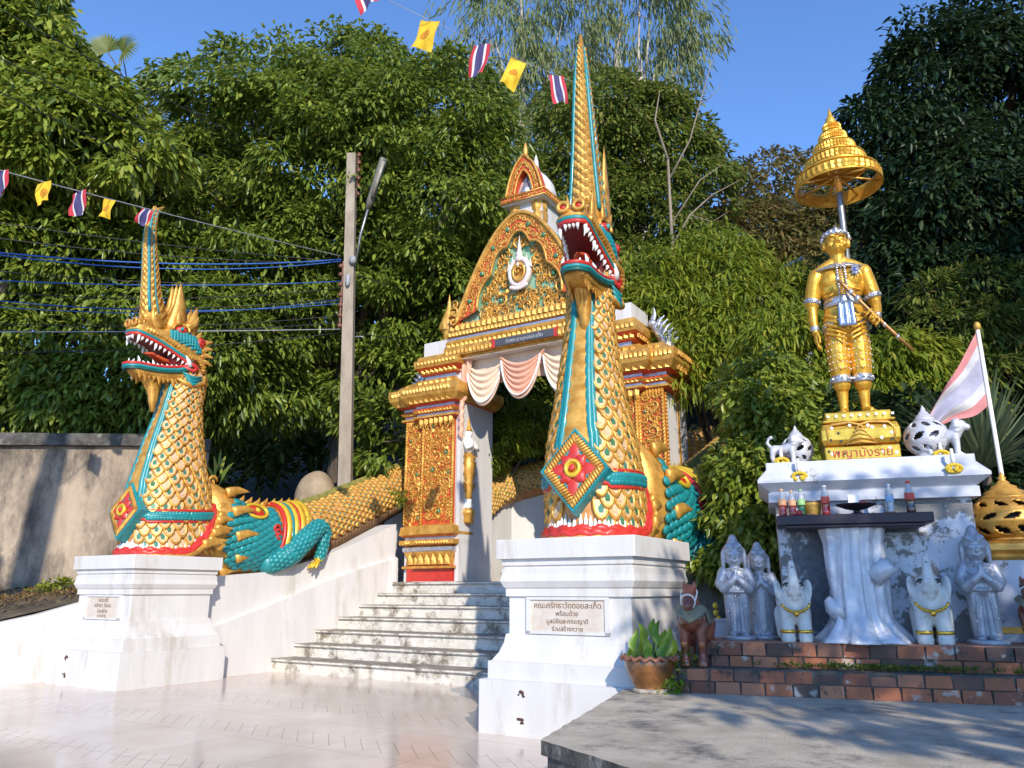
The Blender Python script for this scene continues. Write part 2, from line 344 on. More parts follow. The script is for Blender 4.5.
# leaf palettes
LM = {
 'broad': leafmat('broad_leaves', [(0.071,0.112,0.017),(0.116,0.174,0.022),(0.187,0.246,0.032),(0.296,0.340,0.055)], .36, .3, .5),
 'left': leafmat('left_tree_leaves', [(0.084,0.130,0.017),(0.160,0.223,0.025),(0.243,0.300,0.037),(0.334,0.365,0.056)], .36, .32, .5),
 'dark': leafmat('dark_leaves', [(0.014,0.031,0.011),(0.023,0.048,0.015),(0.035,0.068,0.020)], .45, .2, .35),  # darkened so the shade of the right-hand trees is partly in the leaf colour
 'mid': leafmat('mid_leaves', [(0.069,0.110,0.018),(0.117,0.168,0.024),(0.179,0.220,0.036),(0.221,0.194,0.048)], .5, .3, .3),
 'bamboo': leafmat('yellow_green_leaves', [(0.092,0.140,0.012),(0.149,0.207,0.018),(0.230,0.274,0.025),(0.310,0.314,0.035)], .45, .35, .3),
 'brown': leafmat('olive_brown_leaves', [(.10,.105,.03),(.16,.15,.04),(.20,.17,.05),(.21,.13,.05)], .6, .3, .2),
 'euca': leafmat('grey_green_leaves', [(.13,.17,.07),(.19,.22,.09),(.24,.26,.10),(.18,.23,.08)], .5, .35, .3),
 'palm': leafmat('palm_leaves', [(.09,.12,.025),(.15,.18,.035),(.22,.23,.06)], .4, .3, .4),
 'agave': leafmat('agave_leaves', [(0.098,0.140,0.077),(0.140,0.196,0.105),(0.224,0.266,0.140)], .45, .15, .4),
 'potplant': leafmat('pot_plant_leaves', [(.10,.22,.02),(.16,.30,.03),(.26,.36,.04)], .35, .4, .4),
}
# ================================================================== setting
def gpt(f, pts): return [f.W(*p) for p in pts]

# ground sheet with the rising hillside behind the stairs
def smooth(t): t = max(0., min(1., t)); return t*t*(3-2*t)
def ground_z(X, Y):
    dx, dy = X - GATE.o[0], Y - GATE.o[1]
    gx = dx*GATE.c - dy*GATE.s; gy = dx*GATE.s + dy*GATE.c
    z = -.03
    up = smooth((gy - 2.2)/1.6)
    side = smooth((abs(gx) - 4.6)/.8)
    k = smooth((gy - 7.2)/1.0)
    z += 1.42*up*max(side, k)
    z += max(0, gy - 7.5)*.20 * max(side, k) + max(0, gy - 15)*.45
    r = smooth((X - 6.0)/5)*smooth((Y - 4)/6)
    z += r*1.2
    return z
mb = MB(); nx, ny = 130, 120
xs = [-70 + 140*(i/nx) for i in range(nx+1)]; ys = [-30 + 100*(j/ny) for j in range(ny+1)]
mb.add([(x, y, ground_z(x, y)) for y in ys for x in xs], [(j*(nx+1)+i, j*(nx+1)+i+1, (j+1)*(nx+1)+i+1, (j+1)*(nx+1)+i) for j in range(ny) for i in range(nx)], 0, True)
tag(mb.obj('hillside', M['hill']), kind='structure')
mb = MB(); mb.add([(-900,-600,-.6),(900,-600,-.6),(900,1200,-.6),(-900,1200,-.6)], [(0,1,2,3)])
tag(mb.obj('ground', M['earth']), kind='structure')

# plaza of polished tile
mb = MB(); P = gpt(GATE, [(-16,-14,.0),(16,-14,.0),(16,2.6,.0),(-16,2.6,.0)])
P = [Vector((-30,-25,0)), Vector((12,-25,0)), Vector((12,9,0)), GATE.W(6,2.6,0), GATE.W(-5.6,2.6,0), Vector((-9,13,0)), Vector((-30,13,0))]
mb.add(P, [tuple(range(len(P)))])
tag(mb.obj('plaza', M['plaza']), kind='structure')

# staircase, seven worn steps narrowing to the landing, then a second flight under the gate
mb = MB()
yy = [2.36, 2.9, 3.42, 3.98, 4.5, 5.02, 5.42]; xl = [-4.05, -3.92, -3.8, -3.68, -3.55, -3.42, -3.3]
rz = 1.68/7
for i in range(7):
    z0, z1 = i*rz, (i+1)*rz; x0 = xl[i]; x1 = 4.2
    yb = 8.2 if i == 6 else yy[i+1] + .05
    mb.add([(x0,yy[i],z0-.05),(x1,yy[i],z0-.05),(x1,yy[i],z1-.05),(x0,yy[i],z1-.05)], [(0,1,2,3)], 0)
    mb.box(x0-.01, yy[i]-.035, z1-.055, x1, yb, z1, 1)
    mb.box(x0-.012, yy[i]-.037, z1-.04, x1, yy[i]-.03, z1-.012, 0)
    mb.add([(x0,yy[i],z0-.05),(x0,yb,z0-.05),(x0,yb,z1-.06),(x0,yy[i],z1-.06)], [(0,3,2,1)], 0)
for i in range(9):
    y0 = 7.2 + i*.42; z0 = 1.68 + i*.22
    mb.box(-1.55, y0, z0-.3, 1.7, y0+.6+ (6 if i == 8 else 0), z0+.22-.045, 0)
    mb.box(-1.56, y0-.03, z0+.22-.045, 1.71, y0+.6, z0+.22, 1)
o = mb.obj('staircase', [M['plaster_old'], M['tread']], loc=GATE.W(0,0,0), rotz=-GATE.a); tag(o, kind='structure')

# earth bank between the white wing wall and the old wall
mb = MB()
q = [(-16,9.3,.6),(-12.95,9.75,.42),(-9.2,12.95,.82),(-7.4,14.65,1.42),(-6.9,15.0,1.50),(-5.6,16.6,1.75),(-6.5,18.5,2.1),(-9.5,17.6,1.75),(-13,15.6,1.35),(-18,13,1.2)]
n = len(q); c0 = (-9.6,14.9,1.40)
mb.add(q + [c0], [(i, (i+1) % n, n) for i in range(n)], 0, True)
tag(mb.obj('earth_bank', M['earth']), kind='structure')

# white wing wall running left from the left pedestal
def wallmesh(name, line, th, mats, label, cat, skirt=None):
    """line: list of (x,y,ztop,zbottom) world; th thickness to the far side"""
    mb = MB(); F = []
    for i, (x, y, zt, zb) in enumerate(line):
        a_ = Vector(line[max(i-1,0)][:2]); b_ = Vector(line[min(i+1,len(line)-1)][:2]); t = (b_-a_).normalized(); nrm = Vector((-t.y, t.x))
        x2, y2 = x + nrm.x*th, y + nrm.y*th
        F.append([(x,y,zb),(x,y,zt),(x2,y2,zt),(x2,y2,zb)])
    mb.loft(F, 0, False)
    return mb
mb = wallmesh('w', [(-12.8,9.6,.40,-.02),(-9.1,12.75,.80,-.02),(-8.1,13.7,1.10,-.02),(-7.25,14.5,1.45,-.02)], .3, None, None, None)
o = mb.obj('wing_wall', M['plaster']); tag(o, 'low white plaster wall sloping up to the left pedestal from the picture edge', 'wall')

# old weathered wall with coping behind on the left
mb = wallmesh('w', [(-19,13.2,4.0,.6),(-10.55,15.9,4.42,.6),(-8.15,16.7,4.55,.6),(-7.0,17.6,4.6,.6)], .22, None, None, None)
t = thing('boundary_wall', 'weathered grey-brown masonry wall behind the left serpent statue', 'wall')
mb.obj('wall_face', M['oldwall'], t)
mb = MB()
F = []
for (x, y, z) in [(-19,13.2,4.0),(-10.55,15.9,4.42),(-8.15,16.7,4.55),(-7.0,17.6,4.6)]:
    F.append([(x+.05,y-.12,z+.003),(x+.05,y-.12,z+.26),(x-.1,y+.36,z+.30),(x-.1,y+.36,z+.003)])
mb.loft(F, 0, False); mb.obj('coping', M['concrete_black'], t)

# balustrade walls either side of the stairs (each mirrored)
def balustrade(sx):
    mb = MB()
    def ring(y, zt, xi, xo, zl, xs_):   # inner upper face, ledge, lower skirt
        return [(sx*xo,y,-.05),(sx*xo,y,zt),(sx*xi,y,zt),(sx*xi,y,zl),(sx*xs_,y,zl-.03),(sx*(xs_-.06),y,-.05)]
    L_ = [ring(.7,1.72,3.85,4.95,.80,3.72), ring(2.36,1.86,3.85,4.95,1.28,3.72), ring(3.4,2.12,3.80,4.95,1.62,3.66), ring(4.4,2.5,3.62,4.95,1.95,3.5), ring(5.6,3.0,3.45,4.95,2.25,3.36)]
    mb.loft(L_, 0, False)
    # lower flared foot beside the first steps
    mb.loft([[(sx*3.7,.6,-.04),(sx*3.7,.6,.72),(sx*3.6,.6,.70),(sx*3.52,.6,-.04)],[(sx*4.2,2.7,-.04),(sx*4.2,2.7,.66),(sx*4.1,2.7,.6),(sx*4.06,2.7,-.04)],[(sx*3.75,4.4,.6),(sx*3.75,4.4,1.9),(sx*3.66,4.4,1.85),(sx*3.62,4.4,.6)],[(sx*3.5,5.5,.9),(sx*3.5,5.5,2.2),(sx*3.33,5.5,2.16),(sx*3.3,5.5,.9)]], 0, False)
    # rear run behind the gate
    mb.loft([[(sx*4.95,6.9,0),(sx*4.95,6.9,3.5),(sx*3.9,6.9,3.5),(sx*3.9,6.9,0)],[(sx*4.95,9,1),(sx*4.95,9,4.2),(sx*3.9,9,4.2),(sx*3.9,9,1)]], 0, False)
    return mb.obj('balustrade_wall', M['plaster'], loc=GATE.W(0,0,0), rotz=-GATE.a)
tag(balustrade(-1), 'white stair balustrade wall under the tail of the left serpent', 'wall', 'stair balustrade walls')
tag(balustrade(1), 'white stair balustrade wall behind the right pedestal, mostly hidden', 'wall', 'stair balustrade walls')
# upper parapet seen through the gate, climbing and turning right
mb = wallmesh('w', [tuple(GATE.W(-1.9,7.3))[:2]+(3.2,1.6), tuple(GATE.W(-2.0,8.4))[:2]+(3.75,1.6), tuple(GATE.W(-1.4,9.2))[:2]+(4.2,1.6), tuple(GATE.W(0,9.7))[:2]+(4.4,1.6), tuple(GATE.W(2.2,10.4))[:2]+(4.8,1.6)], .35, None, None, None)
mb2 = mb.obj('parapet_wall', M['plaster']); tag(mb2, 'white parapet wall of the upper stairs seen through the gate opening', 'wall')

# concrete platform at lower right with chamfered blackened edge
mb = MB()
A0 = Vector((.19,5.49)); A1 = Vector((1.22,8.5)); A2 = Vector((1.30,2.9)); 
poly = [A0, Vector((.75,4.5)), Vector((1.6,3.0)), Vector((3.2,.6)), Vector((9,.6)), Vector((12,7)), Vector((8,11)), Vector((3.4,11.5)), Vector((2.6,9.6)), A1]
rs_ = random.Random(4); fine = []
for i, p in enumerate(poly):
    q = poly[(i+1) % len(poly)]; k = max(1, int((q-p).length/.07)) if i in (0,1,2,9) else 1
    for j in range(k): fine.append(p.lerp(q, j/k) + (Vector((rs_.gauss(0,.006), rs_.gauss(0,.006))) if j else Vector((0,0))))
poly = fine
z1 = .55; n = len(poly)
mb.add([(p.x,p.y,z1) for p in poly], [tuple(range(n))], 0)
inn = [(p.x,p.y,z1-.09) for p in poly]
cen = sum(poly, Vector((0,0)))/n
top = [(p.x,p.y,z1) for p in poly]
mb.add(top+inn+[(p.x-.0,p.y,-.05) for p in poly], [(i,n+i,n+(i+1)%n,(i+1)%n) for i in range(n)], 1)
b = [(p.x+(cen-p).normalized().x*.05, p.y+(cen-p).normalized().y*.05) for p in poly]
mb.add(inn+[(x,y,z1-.09) for x,y in b]+[(x,y,-.05) for x,y in b], [(i,n+i,n+(i+1)%n,(i+1)%n) for i in range(n)]+[(n+i,2*n+i,2*n+(i+1)%n,n+(i+1)%n) for i in range(n)], 1)
o = mb.obj('concrete_platform', [M['concrete'], M['concrete_black']]); tag(o, kind='structure')

# brick steps: each brick modelled
random.seed(11)
mb = MB()
def course(x0, x1, yf, z0, h, off, depth=.22):
    x = x0 - off
    while x < x1:
        w = random.uniform(.205,.235); a0 = max(x, x0); a1 = min(x+w, x1)
        if a1 - a0 > .04:
            j = random.uniform(-.008,.008); d = random.uniform(-.003,.003)
            yf2 = yf + j
            e_ = .006
            mb.add([(a0,yf2,z0+d),(a1,yf2+random.uniform(-.004,.004),z0),(a1,yf2+depth,z0),(a0,yf2+depth,z0),(a0+e_,yf2+e_,z0+h+d),(a1-e_,yf2+e_,z0+h-d),(a1-e_,yf2+depth,z0+h),(a0+e_,yf2+depth,z0+h)],
                   [(0,3,2,1),(4,5,6,7),(0,1,5,4),(1,2,6,5),(2,3,7,6),(3,0,4,7)], 0)
        x += w + .012
course(-.12,5,-.01,.552,.105,.1); course(-.02,5,.0,.668,.10,.02)
course(.20,5,.26,.775,.10,.06); course(.17,5,.25,.887,.115,.12)
mb.box(-.12+.02,.012,.545,5,.45,.765,1)
mb.box(.2,.275,.765,5,2.9,.985,1)
mb.box(.2,.30,.985,5,2.9,1.012,2)
mb.box(-.0,.02,.765,5,.27,.780,1)
o = mb.obj('brick_steps', [M['brick'], M['concrete_black'], M['terracotta']], loc=SHR.W(0,0,0), rotz=-SHR.a); tag(o, kind='structure')
# ================================================================== trees and plants
rng = np.random.default_rng(5)
def nrm(a): return a / np.maximum(np.linalg.norm(a, axis=-1, keepdims=True), 1e-9)
def leaf_mesh(name, base, d, side, L, Wd, mats, parent=None, fold=.25, droop=.25):
    """one folded, drooping leaf (6 verts, 4 faces) per row"""
    n = len(base); up = nrm(np.cross(side, d))
    L = L[:, None]; Wd = Wd[:, None]
    dn = np.zeros_like(base); dn[:, 2] = -1
    tip = base + d*L + dn*L*droop
    m1 = base + d*L*.30; m2 = base + d*L*.66 + dn*L*droop*.35
    off1 = side*Wd*.46; off2 = side*Wd*.40; lift = up*Wd*fold
    v = np.stack([base, m1+off1-lift, m1, m1-off1-lift, m2+off2-lift*.8, m2, m2-off2-lift*.8, tip], 1).reshape(-1, 3).astype(np.float32)
    k = (np.arange(n)*8)[:, None]
    tri = [[0,2,1],[0,3,2],[4,5,7],[5,6,7]]; quad = [[1,2,5,4],[2,3,6,5]]
    f = np.concatenate([k+np.array(q) for q in tri+quad], 1).reshape(-1)
    tot = np.tile(np.array([3,3,3,3,4,4], np.int32), n); start = np.concatenate([[0], np.cumsum(tot)[:-1]]).astype(np.int32)
    me = bpy.data.meshes.new(name); me.vertices.add(n*8); me.vertices.foreach_set('co', v.reshape(-1))
    me.loops.add(len(f)); me.loops.foreach_set('vertex_index', f.astype(np.int32))
    me.polygons.add(n*6); me.polygons.foreach_set('loop_start', start); me.polygons.foreach_set('loop_total', tot)
    me.polygons.foreach_set('use_smooth', np.ones(n*6, bool))
    me.materials.append(mats); me.update(calc_edges=True)
    o = bpy.data.objects.new(name, me); COL.objects.link(o)
    if parent is not None: o.parent = parent
    return o
def rand_dir(n):
    v = rng.normal(size=(n, 3)); return nrm(v)
def clump_leaves(C, Nn, rad, per, L, W, outw=.6, down=.35, flat=.6, jitter=.5):
    """leaves of many sprays: centres C, spray directions Nn, spray radius rad (n,)"""
    n = len(C); idx = np.repeat(np.arange(n), per)
    N_ = Nn[idx]; d0 = rand_dir(len(idx)); d0 = nrm(d0 + N_*.75)
    rr = rad[idx][:, None]*rng.uniform(.25, 1, (len(idx), 1))**.6
    off = d0*rr; off[:, 2] *= flat
    base = C[idx] + off
    d = nrm(d0*outw + N_*.25 + rng.normal(size=base.shape)*jitter*.5 + np.array([0, 0, -down]))
    s = nrm(np.cross(d, np.array([0, 0, 1.0]) + rng.normal(size=base.shape)*.35))
    l = L*rng.uniform(.65, 1.25, len(idx)); w = W*rng.uniform(.7, 1.2, len(idx))
    return base, d, s, l, w
def lobes_points(lobes, n, inner=.25, cam_bias=True):
    """sample spray centres near the surfaces of ellipsoid lobes (x,y,z,rx,ry,rz)"""
    wts = np.array([(l[3]*l[4]+l[3]*l[5]+l[4]*l[5]) for l in lobes]); wts = wts/wts.sum()
    cnt = rng.multinomial(n, wts); C = []; Nn = []
    for l, k in zip(lobes, cnt):
        d = rand_dir(int(k*1.8)+4)
        keep = (d[:, 2] > -.75) & ((d[:, 1] < .45) | (rng.random(len(d)) < .5))
        d = d[keep][:k]
        if len(d) == 0: continue
        r = np.where(rng.random(len(d)) < inner, rng.uniform(.45, .85, len(d)), rng.uniform(.86, 1.06, len(d)))
        p = np.array(l[:3]) + d*np.array(l[3:6])*r[:, None]
        g = nrm(d/np.array(l[3:6]))
        C.append(p); Nn.append(g)
    return np.concatenate(C), np.concatenate(Nn)
def px(pxx, pyy, Y):
    """a point of the place at distance Y, read off the photograph"""
    p = R(15); xx = (pxx-512)/770; y2 = (384-pyy)/770
    d = (xx, math.cos(p)-math.sin(p)*y2, math.sin(p)+math.cos(p)*y2); t = Y/d[1]
    return np.array([d[0]*t, Y, 1.5 + d[2]*t])
def lobe(pxx, pyy, Y, rx, ry, depth=None):
    c = px(pxx, pyy, Y); k = Y/770*1.04
    a_, b_ = rx*k, ry*k
    return (c[0], c[1], c[2], a_, depth if depth else (a_+b_)/2*.8, b_)
def trunk_part(parent, paths, m, name='trunk'):
    mb = MB()
    for pts, r0, r1 in paths:
        k = len(pts); mb.tube([Vector(p) for p in pts], [r0 + (r1-r0)*i/(k-1) for i in range(k)], 9, 0)
    return mb.obj(name, M[m], parent)
def limbs_to(base, top, lobes, r0, fork=.45, nl=None):
    base = np.array(base); top = np.array(top)
    mid = base + (top-base)*.5 + np.array([.25, .1, 0])
    P = [([base, mid, top], r0, r0*.55)]
    f = base + (top-base)*fork
    for l in (lobes if nl is None else lobes[:nl]):
        c = np.array(l[:3]); m_ = (f+c)/2 + np.array([0, 0, .12*np.linalg.norm(c-f)]); e_ = c + (c-m_)*.25
        P.append(([f, m_, c, e_], r0*.42, r0*.07))
        for k in range(3):
            d = rand_dir(1)[0]; d[2] = abs(d[2])*.6; d[1] = -abs(d[1])*.6
            P.append(([c, c + d*np.array(l[3:6])*.5, c + d*np.array(l[3:6])*.9 + np.array([0,0,.1])], r0*.11, r0*.02))
    return P
def tree(name, label, lobes, lm, base, top, r0, n, per, spray, L, W, bark='bark', cat='tree', group=None, inner=.25, outw=.6, down=.35, flat=.6, fork=.45, nl=None, extra=None, jitter=.5):
    t = thing(name, label, cat, (0, 0, 0), group=group)
    t.location = Vector(base); off = np.array(base)
    C, Nn = lobes_points(lobes, n, inner)
    b, d, s, l, w = clump_leaves(C, Nn, spray*rng.uniform(.6, 1.3, len(C)), per, L, W, outw, down, flat, jitter)
    leaf_mesh('crown', b-off, d, s, l, w, LM[lm], t)
    P = limbs_to(base, top, lobes, r0, fork, nl)
    if extra: P += extra
    trunk_part(t, [([np.array(q)-off for q in pts], a_, b_) for pts, a_, b_ in P], bark)
    return t

# big rounded broadleaf tree left of the gate
lb = [lobe(340,165,21,120,95), lobe(250,120,20.5,80,85), lobe(420,130,21,80,85), lobe(230,210,20,75,70), lobe(450,210,20.5,62,80), lobe(330,270,22,110,75),
      lobe(430,310,21.5,75,75), lobe(250,310,20.8,75,70), lobe(345,80,22,70,42), lobe(480,170,21.5,40,60), lobe(400,390,21.6,70,50), lobe(240,395,20.8,60,45)]
tree('broadleaf_tree', 'large rounded dark green broadleaf tree behind the utility pole', lb, 'broad', (-5.2,22.3,2.6), (-5.0,22,10.5), .42, 520, 185, .95, .235, .095, inner=.22, down=.55, flat=.5, jitter=.75)
lb = [lobe(300,190,26,120,100), lobe(430,230,26,80,110), lobe(220,240,26,80,90), lobe(360,330,26,120,90), lobe(480,320,27,60,90)]
tree('hill_tree', 'dark tree mass standing on the slope just behind the large rounded tree', lb, 'broad', (-6.5,28.0,6.5), (-6.4,27.6,12.5), .3, 330, 60, 1.0, .42, .18, inner=.4)
# left edge tree, closer and paler
lb = [lobe(0,60,17,62,85), lobe(75,135,17.5,70,62), lobe(30,150,16.5,80,60), lobe(110,165,17,55,42), lobe(10,10,18,50,50), lobe(-60,80,17,80,120), lobe(-40,220,17,70,60)]
tree('broadleaf_tree', 'pale green large leaved tree filling the upper left corner', lb, 'left', (-14.5,17.8,1.6), (-12.5,17.4,11), .35, 330, 115, .82, .29, .12, inner=.2, down=.65, flat=.55, jitter=.75)
# lower foliage between them, behind the left serpent
lb = [lobe(60,260,18.5,90,60), lobe(140,300,19,80,70), lobe(30,350,18.5,80,60), lobe(130,390,18.8,75,45), lobe(210,360,19.2,50,70), lobe(-30,300,18.5,60,90), lobe(60,410,18.4,90,35), lobe(190,230,20,45,45), lobe(150,220,20.5,45,40), lobe(100,220,20,60,40), lobe(215,160,22,30,40)]
tree('understorey_tree', 'dark leafy tree behind the weathered wall and left serpent head', lb, 'broad', (-10.8,19.4,1.7), (-10.5,19.3,6), .2, 560, 95, .68, .24, .10, inner=.22, down=.6, flat=.6, jitter=.7)
# foliage seen through and beside the gate
lb = [lobe(480,400,21,60,50), lobe(545,410,21,60,50), lobe(400,440,19.6,40,40), lobe(510,350,22,70,40), lobe(600,420,21,60,60), lobe(500,280,22.5,45,60), lobe(450,330,22.5,50,50), lobe(430,250,23,55,50), lobe(340,330,22.5,70,50)]
tree('understorey_tree', 'shaded bushy tree seen through the gate opening', lb, 'broad', (-.2,22.3,4.2), (0,22.1,6.5), .18, 420, 70, .6, .24, .10, inner=.2)
# tall airy grey green trees far behind the gate top
def euca(label, lobes, base, top, extra, n):
    return tree('eucalyptus_tree', label, lobes, 'euca', base, top, .24, n, 34, 1.0, .50, .085, 'bark_pale', inner=.45, outw=.25, down=1.0, flat=.9, fork=.55, extra=extra, group=None)
b1 = px(668,500,33); 
lb = [lobe(490,40,33,55,55), lobe(520,110,33,55,60), lobe(560,30,34,55,60), lobe(560,100,34,45,50), lobe(470,90,33,35,40), lobe(520,-40,33,70,50), lobe(545,150,33,40,35)]
euca('tall airy eucalyptus with pale limbs rising behind the gate spire', lb, tuple(px(545,420,33)), tuple(px(512,60,33)), [([px(545,420,33), px(540,200,33), px(510,95,33), px(495,40,33)], .22, .05), ([px(541,230,33), px(560,150,33), px(556,60,33)], .16, .04)], 290)
lb = [lobe(650,20,34,50,50), lobe(690,40,34,30,40), lobe(620,60,34,35,40), lobe(640,-30,34,70,40), lobe(680,75,34,25,18)]
euca('thin eucalyptus with white branches against the blue sky', lb, tuple(px(640,420,34)), tuple(px(640,60,34)), [([px(640,420,34), px(628,170,34), px(616,60,34), px(622,0,34)], .24, .06), ([px(630,150,34), px(655,75,34), px(680,20,34)], .16, .03), ([px(650,90,34), px(690,65,34)], .07, .02)], 170)
# dark creeper-hung trees behind the right serpent head
lb = [lobe(600,130,25,60,65), lobe(650,150,25,60,60), lobe(690,190,24.5,40,50), lobe(580,210,25,60,60), lobe(650,230,24.5,55,60), lobe(545,250,25,40,60), lobe(690,260,24,40,40), lobe(620,300,24,60,60)]
tree('creeper_covered_tree', 'dark creeper covered tree behind the right serpent head', lb, 'mid', (4.0,26.3,5.5), (4.2,26,14), .3, 560, 80, .75, .25, .10, inner=.2, down=.5, jitter=.8)
# olive brown trees in the middle distance
lb = [lobe(735,215,27,35,45), lobe(775,195,28,50,40), lobe(810,230,27,45,55), lobe(760,250,26.5,60,50), lobe(720,260,26,40,40), lobe(800,290,26,60,45), lobe(850,230,27,50,50)]
tree('hillside_tree', 'olive brown thin leaved tree on the hillside left of the umbrella', lb, 'brown', (8.8,28,6), (9,27.8,12), .22, 430, 40, .72, .30, .10, inner=.3, jitter=.8)
# bare grey tree with twigs
t = thing('bare_tree', 'nearly bare grey tree with thin dry twigs right of the serpent crest', 'tree', tuple(px(672,330,20)))
o_ = px(672,330,20)
P = [([px(676,345,20), px(672,240,20), px(668,160,20)], .085, .05), ([px(670,250,20), px(690,215,20), px(712,195,20), px(740,180,20)], .05, .012), ([px(669,180,20), px(690,140,20), px(712,60,20)], .05, .01), ([px(671,225,20), px(700,180,20), px(722,165,20)], .04, .01),
     ([px(668,160,20), px(655,120,20), px(660,90,20)], .06, .012), ([px(673,270,20), px(700,255,20), px(722,240,20)], .04, .01), ([px(690,215,20), px(712,222,20), px(728,212,20)], .025, .008), ([px(712,60,20), px(722,45,20)], .012, .005), ([px(700,105,20), px(716,92,20), px(722,80,20)], .02, .006)]
P = [(a_, b_*.75, c_*.7) for a_, b_, c_ in P]
trunk_part(t, [([q-o_ for q in pts], a_, b_) for pts, a_, b_ in P], 'bark_tan')
# yellow green drooping trees right of the gate
lb = [lobe(700,300,17,55,45), lobe(660,330,16.5,38,45), lobe(740,340,16.5,50,50), lobe(690,370,16,50,40), lobe(770,310,17.5,40,45), lobe(650,290,17,30,30), lobe(715,265,17.5,40,30)]
tree('drooping_leaf_tree', 'bright yellow green drooping leaved tree beside the gate right cornice', lb, 'bamboo', (4.9,17.6,2.3), (4.6,17.4,5.8), .12, 330, 52, .55, .26, .055, inner=.25, outw=.4, down=.65, flat=.7, jitter=.9)
lb = [lobe(790,350,13.5,45,35), lobe(900,380,13,55,40), lobe(940,410,12.5,40,30), lobe(860,400,13,50,35), lobe(820,400,13.5,40,40), lobe(800,440,12,50,30)]
tree('sunlit_bush', 'sunlit yellow green bush behind the golden statue legs', lb, 'bamboo', (6.0,13.8,1.2), (6.0,13.7,4.2), .08, 420, 44, .36, .22, .05, cat='bush', inner=.25, outw=.4, down=.6)
lb = [lobe(765,400,11.5,38,40), lobe(775,430,11,36,45), lobe(748,485,10.8,20,40), lobe(765,490,10.5,36,45), lobe(728,565,10.3,16,16), lobe(758,550,10.2,34,32), lobe(735,520,10.4,16,24)]
tree('leafy_shrub', 'green broad leaved shrub between right pedestal and shrine', lb, 'left', (3.3,11.3,.6), (3.25,11.2,2.4), .06, 330, 44, .32, .13, .07, cat='shrub', inner=.35, outw=.5, down=.6, jitter=.9)
lb = [lobe(830,450,11.6,70,50), lobe(770,500,11.3,40,60), lobe(920,460,11.4,60,55), lobe(990,500,10.5,40,60)]
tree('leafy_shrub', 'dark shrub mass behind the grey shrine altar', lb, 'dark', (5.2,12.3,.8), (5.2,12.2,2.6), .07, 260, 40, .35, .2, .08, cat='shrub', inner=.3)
lb = [lobe(505,440,19.3,35,22), lobe(535,425,19.6,28,26), lobe(480,460,19,20,14)]
tree('garden_bush', 'small sunlit green bush behind the parapet seen through the gate', lb, 'bamboo', tuple(px(512,475,19.5)), tuple(px(512,440,19.5)), .04, 120, 40, .3, .16, .04, cat='bush', inner=.3)
# tall dark trees on the right
lb = [lobe(960,100,16,75,85), lobe(1020,60,16,70,90), lobe(920,180,15.5,60,55), lobe(900,260,15.5,55,60), lobe(970,220,15,80,80), lobe(980,320,14.5,80,70), lobe(905,330,15,50,50), lobe(1050,250,15,70,120), lobe(880,140,16,32,38), lobe(935,60,16.5,45,45), lobe(1040,380,14,70,60), lobe(955,390,14.5,60,40)]
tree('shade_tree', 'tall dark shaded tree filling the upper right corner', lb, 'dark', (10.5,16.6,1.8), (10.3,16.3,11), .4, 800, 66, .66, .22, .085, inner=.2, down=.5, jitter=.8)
lb = [lobe(990,290,13.3,45,25), lobe(960,330,13,40,22), lobe(1010,340,12.8,40,25), lobe(1000,380,12.5,40,22), lobe(930,300,13.5,30,20)]
tree('feathery_tree', 'mid green feathery leaved branches above the leaning flag', lb, 'mid', (9.4,14.2,1.6), (8.9,13.8,5.3), .1, 150, 46, .42, .2, .045, inner=.3, flat=.35)
# trees beside the viewer on the right (outside the frame) that shade the shrine and the dark trees
lb = [(15.0,2.5,9,4.5,4,5), (17,6,10,4,4,5.5), (15,-2,7.5,4,3.5,4), (18,0,12,5,5,5)]
tree('shade_tree', 'tall shade tree right of the viewer outside the picture', lb, 'dark', (14,2,0), (14,2,9), .4, 420, 40, 1.3, .55, .26, inner=.3)
lb = [(5.55,-4.4,6.95,1.15,1.1,1.0), (5.6,-4.4,8.2,1.25,1.1,.75), (7.4,-4.3,6.7,1.5,1.2,1.5), (7.6,-4.2,8.3,1.5,1.2,.8), (9.4,-4,7.3,1.4,1.2,1.6), (4.75,-4.4,8.1,.5,.8,.5), (4.9,-4.4,7.1,.4,.7,.4)]
tree('shade_tree', 'small shade tree behind the viewer outside the picture', lb, 'dark', (7.0,-4.6,0), (6.9,-4.5,6.2), .14, 190, 24, .42, .26, .13, inner=.5)
lb = [(-6.6,2.4,14.2,1.1,1.0,.9), (-8.4,2.0,9.8,.5,.5,.5), (-9.2,2.0,9.2,.5,.5,.4)]
tree('shade_tree', 'leaning tree left of the viewer outside the picture whose trunk shades the weathered wall', lb, 'left', (-8.0,2.2,0), (-6.6,2.2,12.8), .30, 110, 40, .5, .34, .15, inner=.3)
# forest on the slopes far behind: nobody could count these leaves
C = []; Nn = []
for i in range(2600):
    Y = rng.uniform(30, 46); X = rng.uniform(-34, 40); g = ground_z(X, Y)
    h = rng.uniform(.3, 1)**.7 * (7.5 if X < 7 else 4.2)
    C.append((X, Y, g + h*1.0)); Nn.append((0, -.7, .7))
C = np.array(C); Nn = np.array(Nn)
b, d, s, l, w = clump_leaves(C, Nn, 1.3*rng.uniform(.6, 1.3, len(C)), 26, .6, .24)
tag(leaf_mesh('forest', b, d, s, l, w, LM['mid']), 'dark green forest covering the slope far behind', 'forest', kind='stuff')
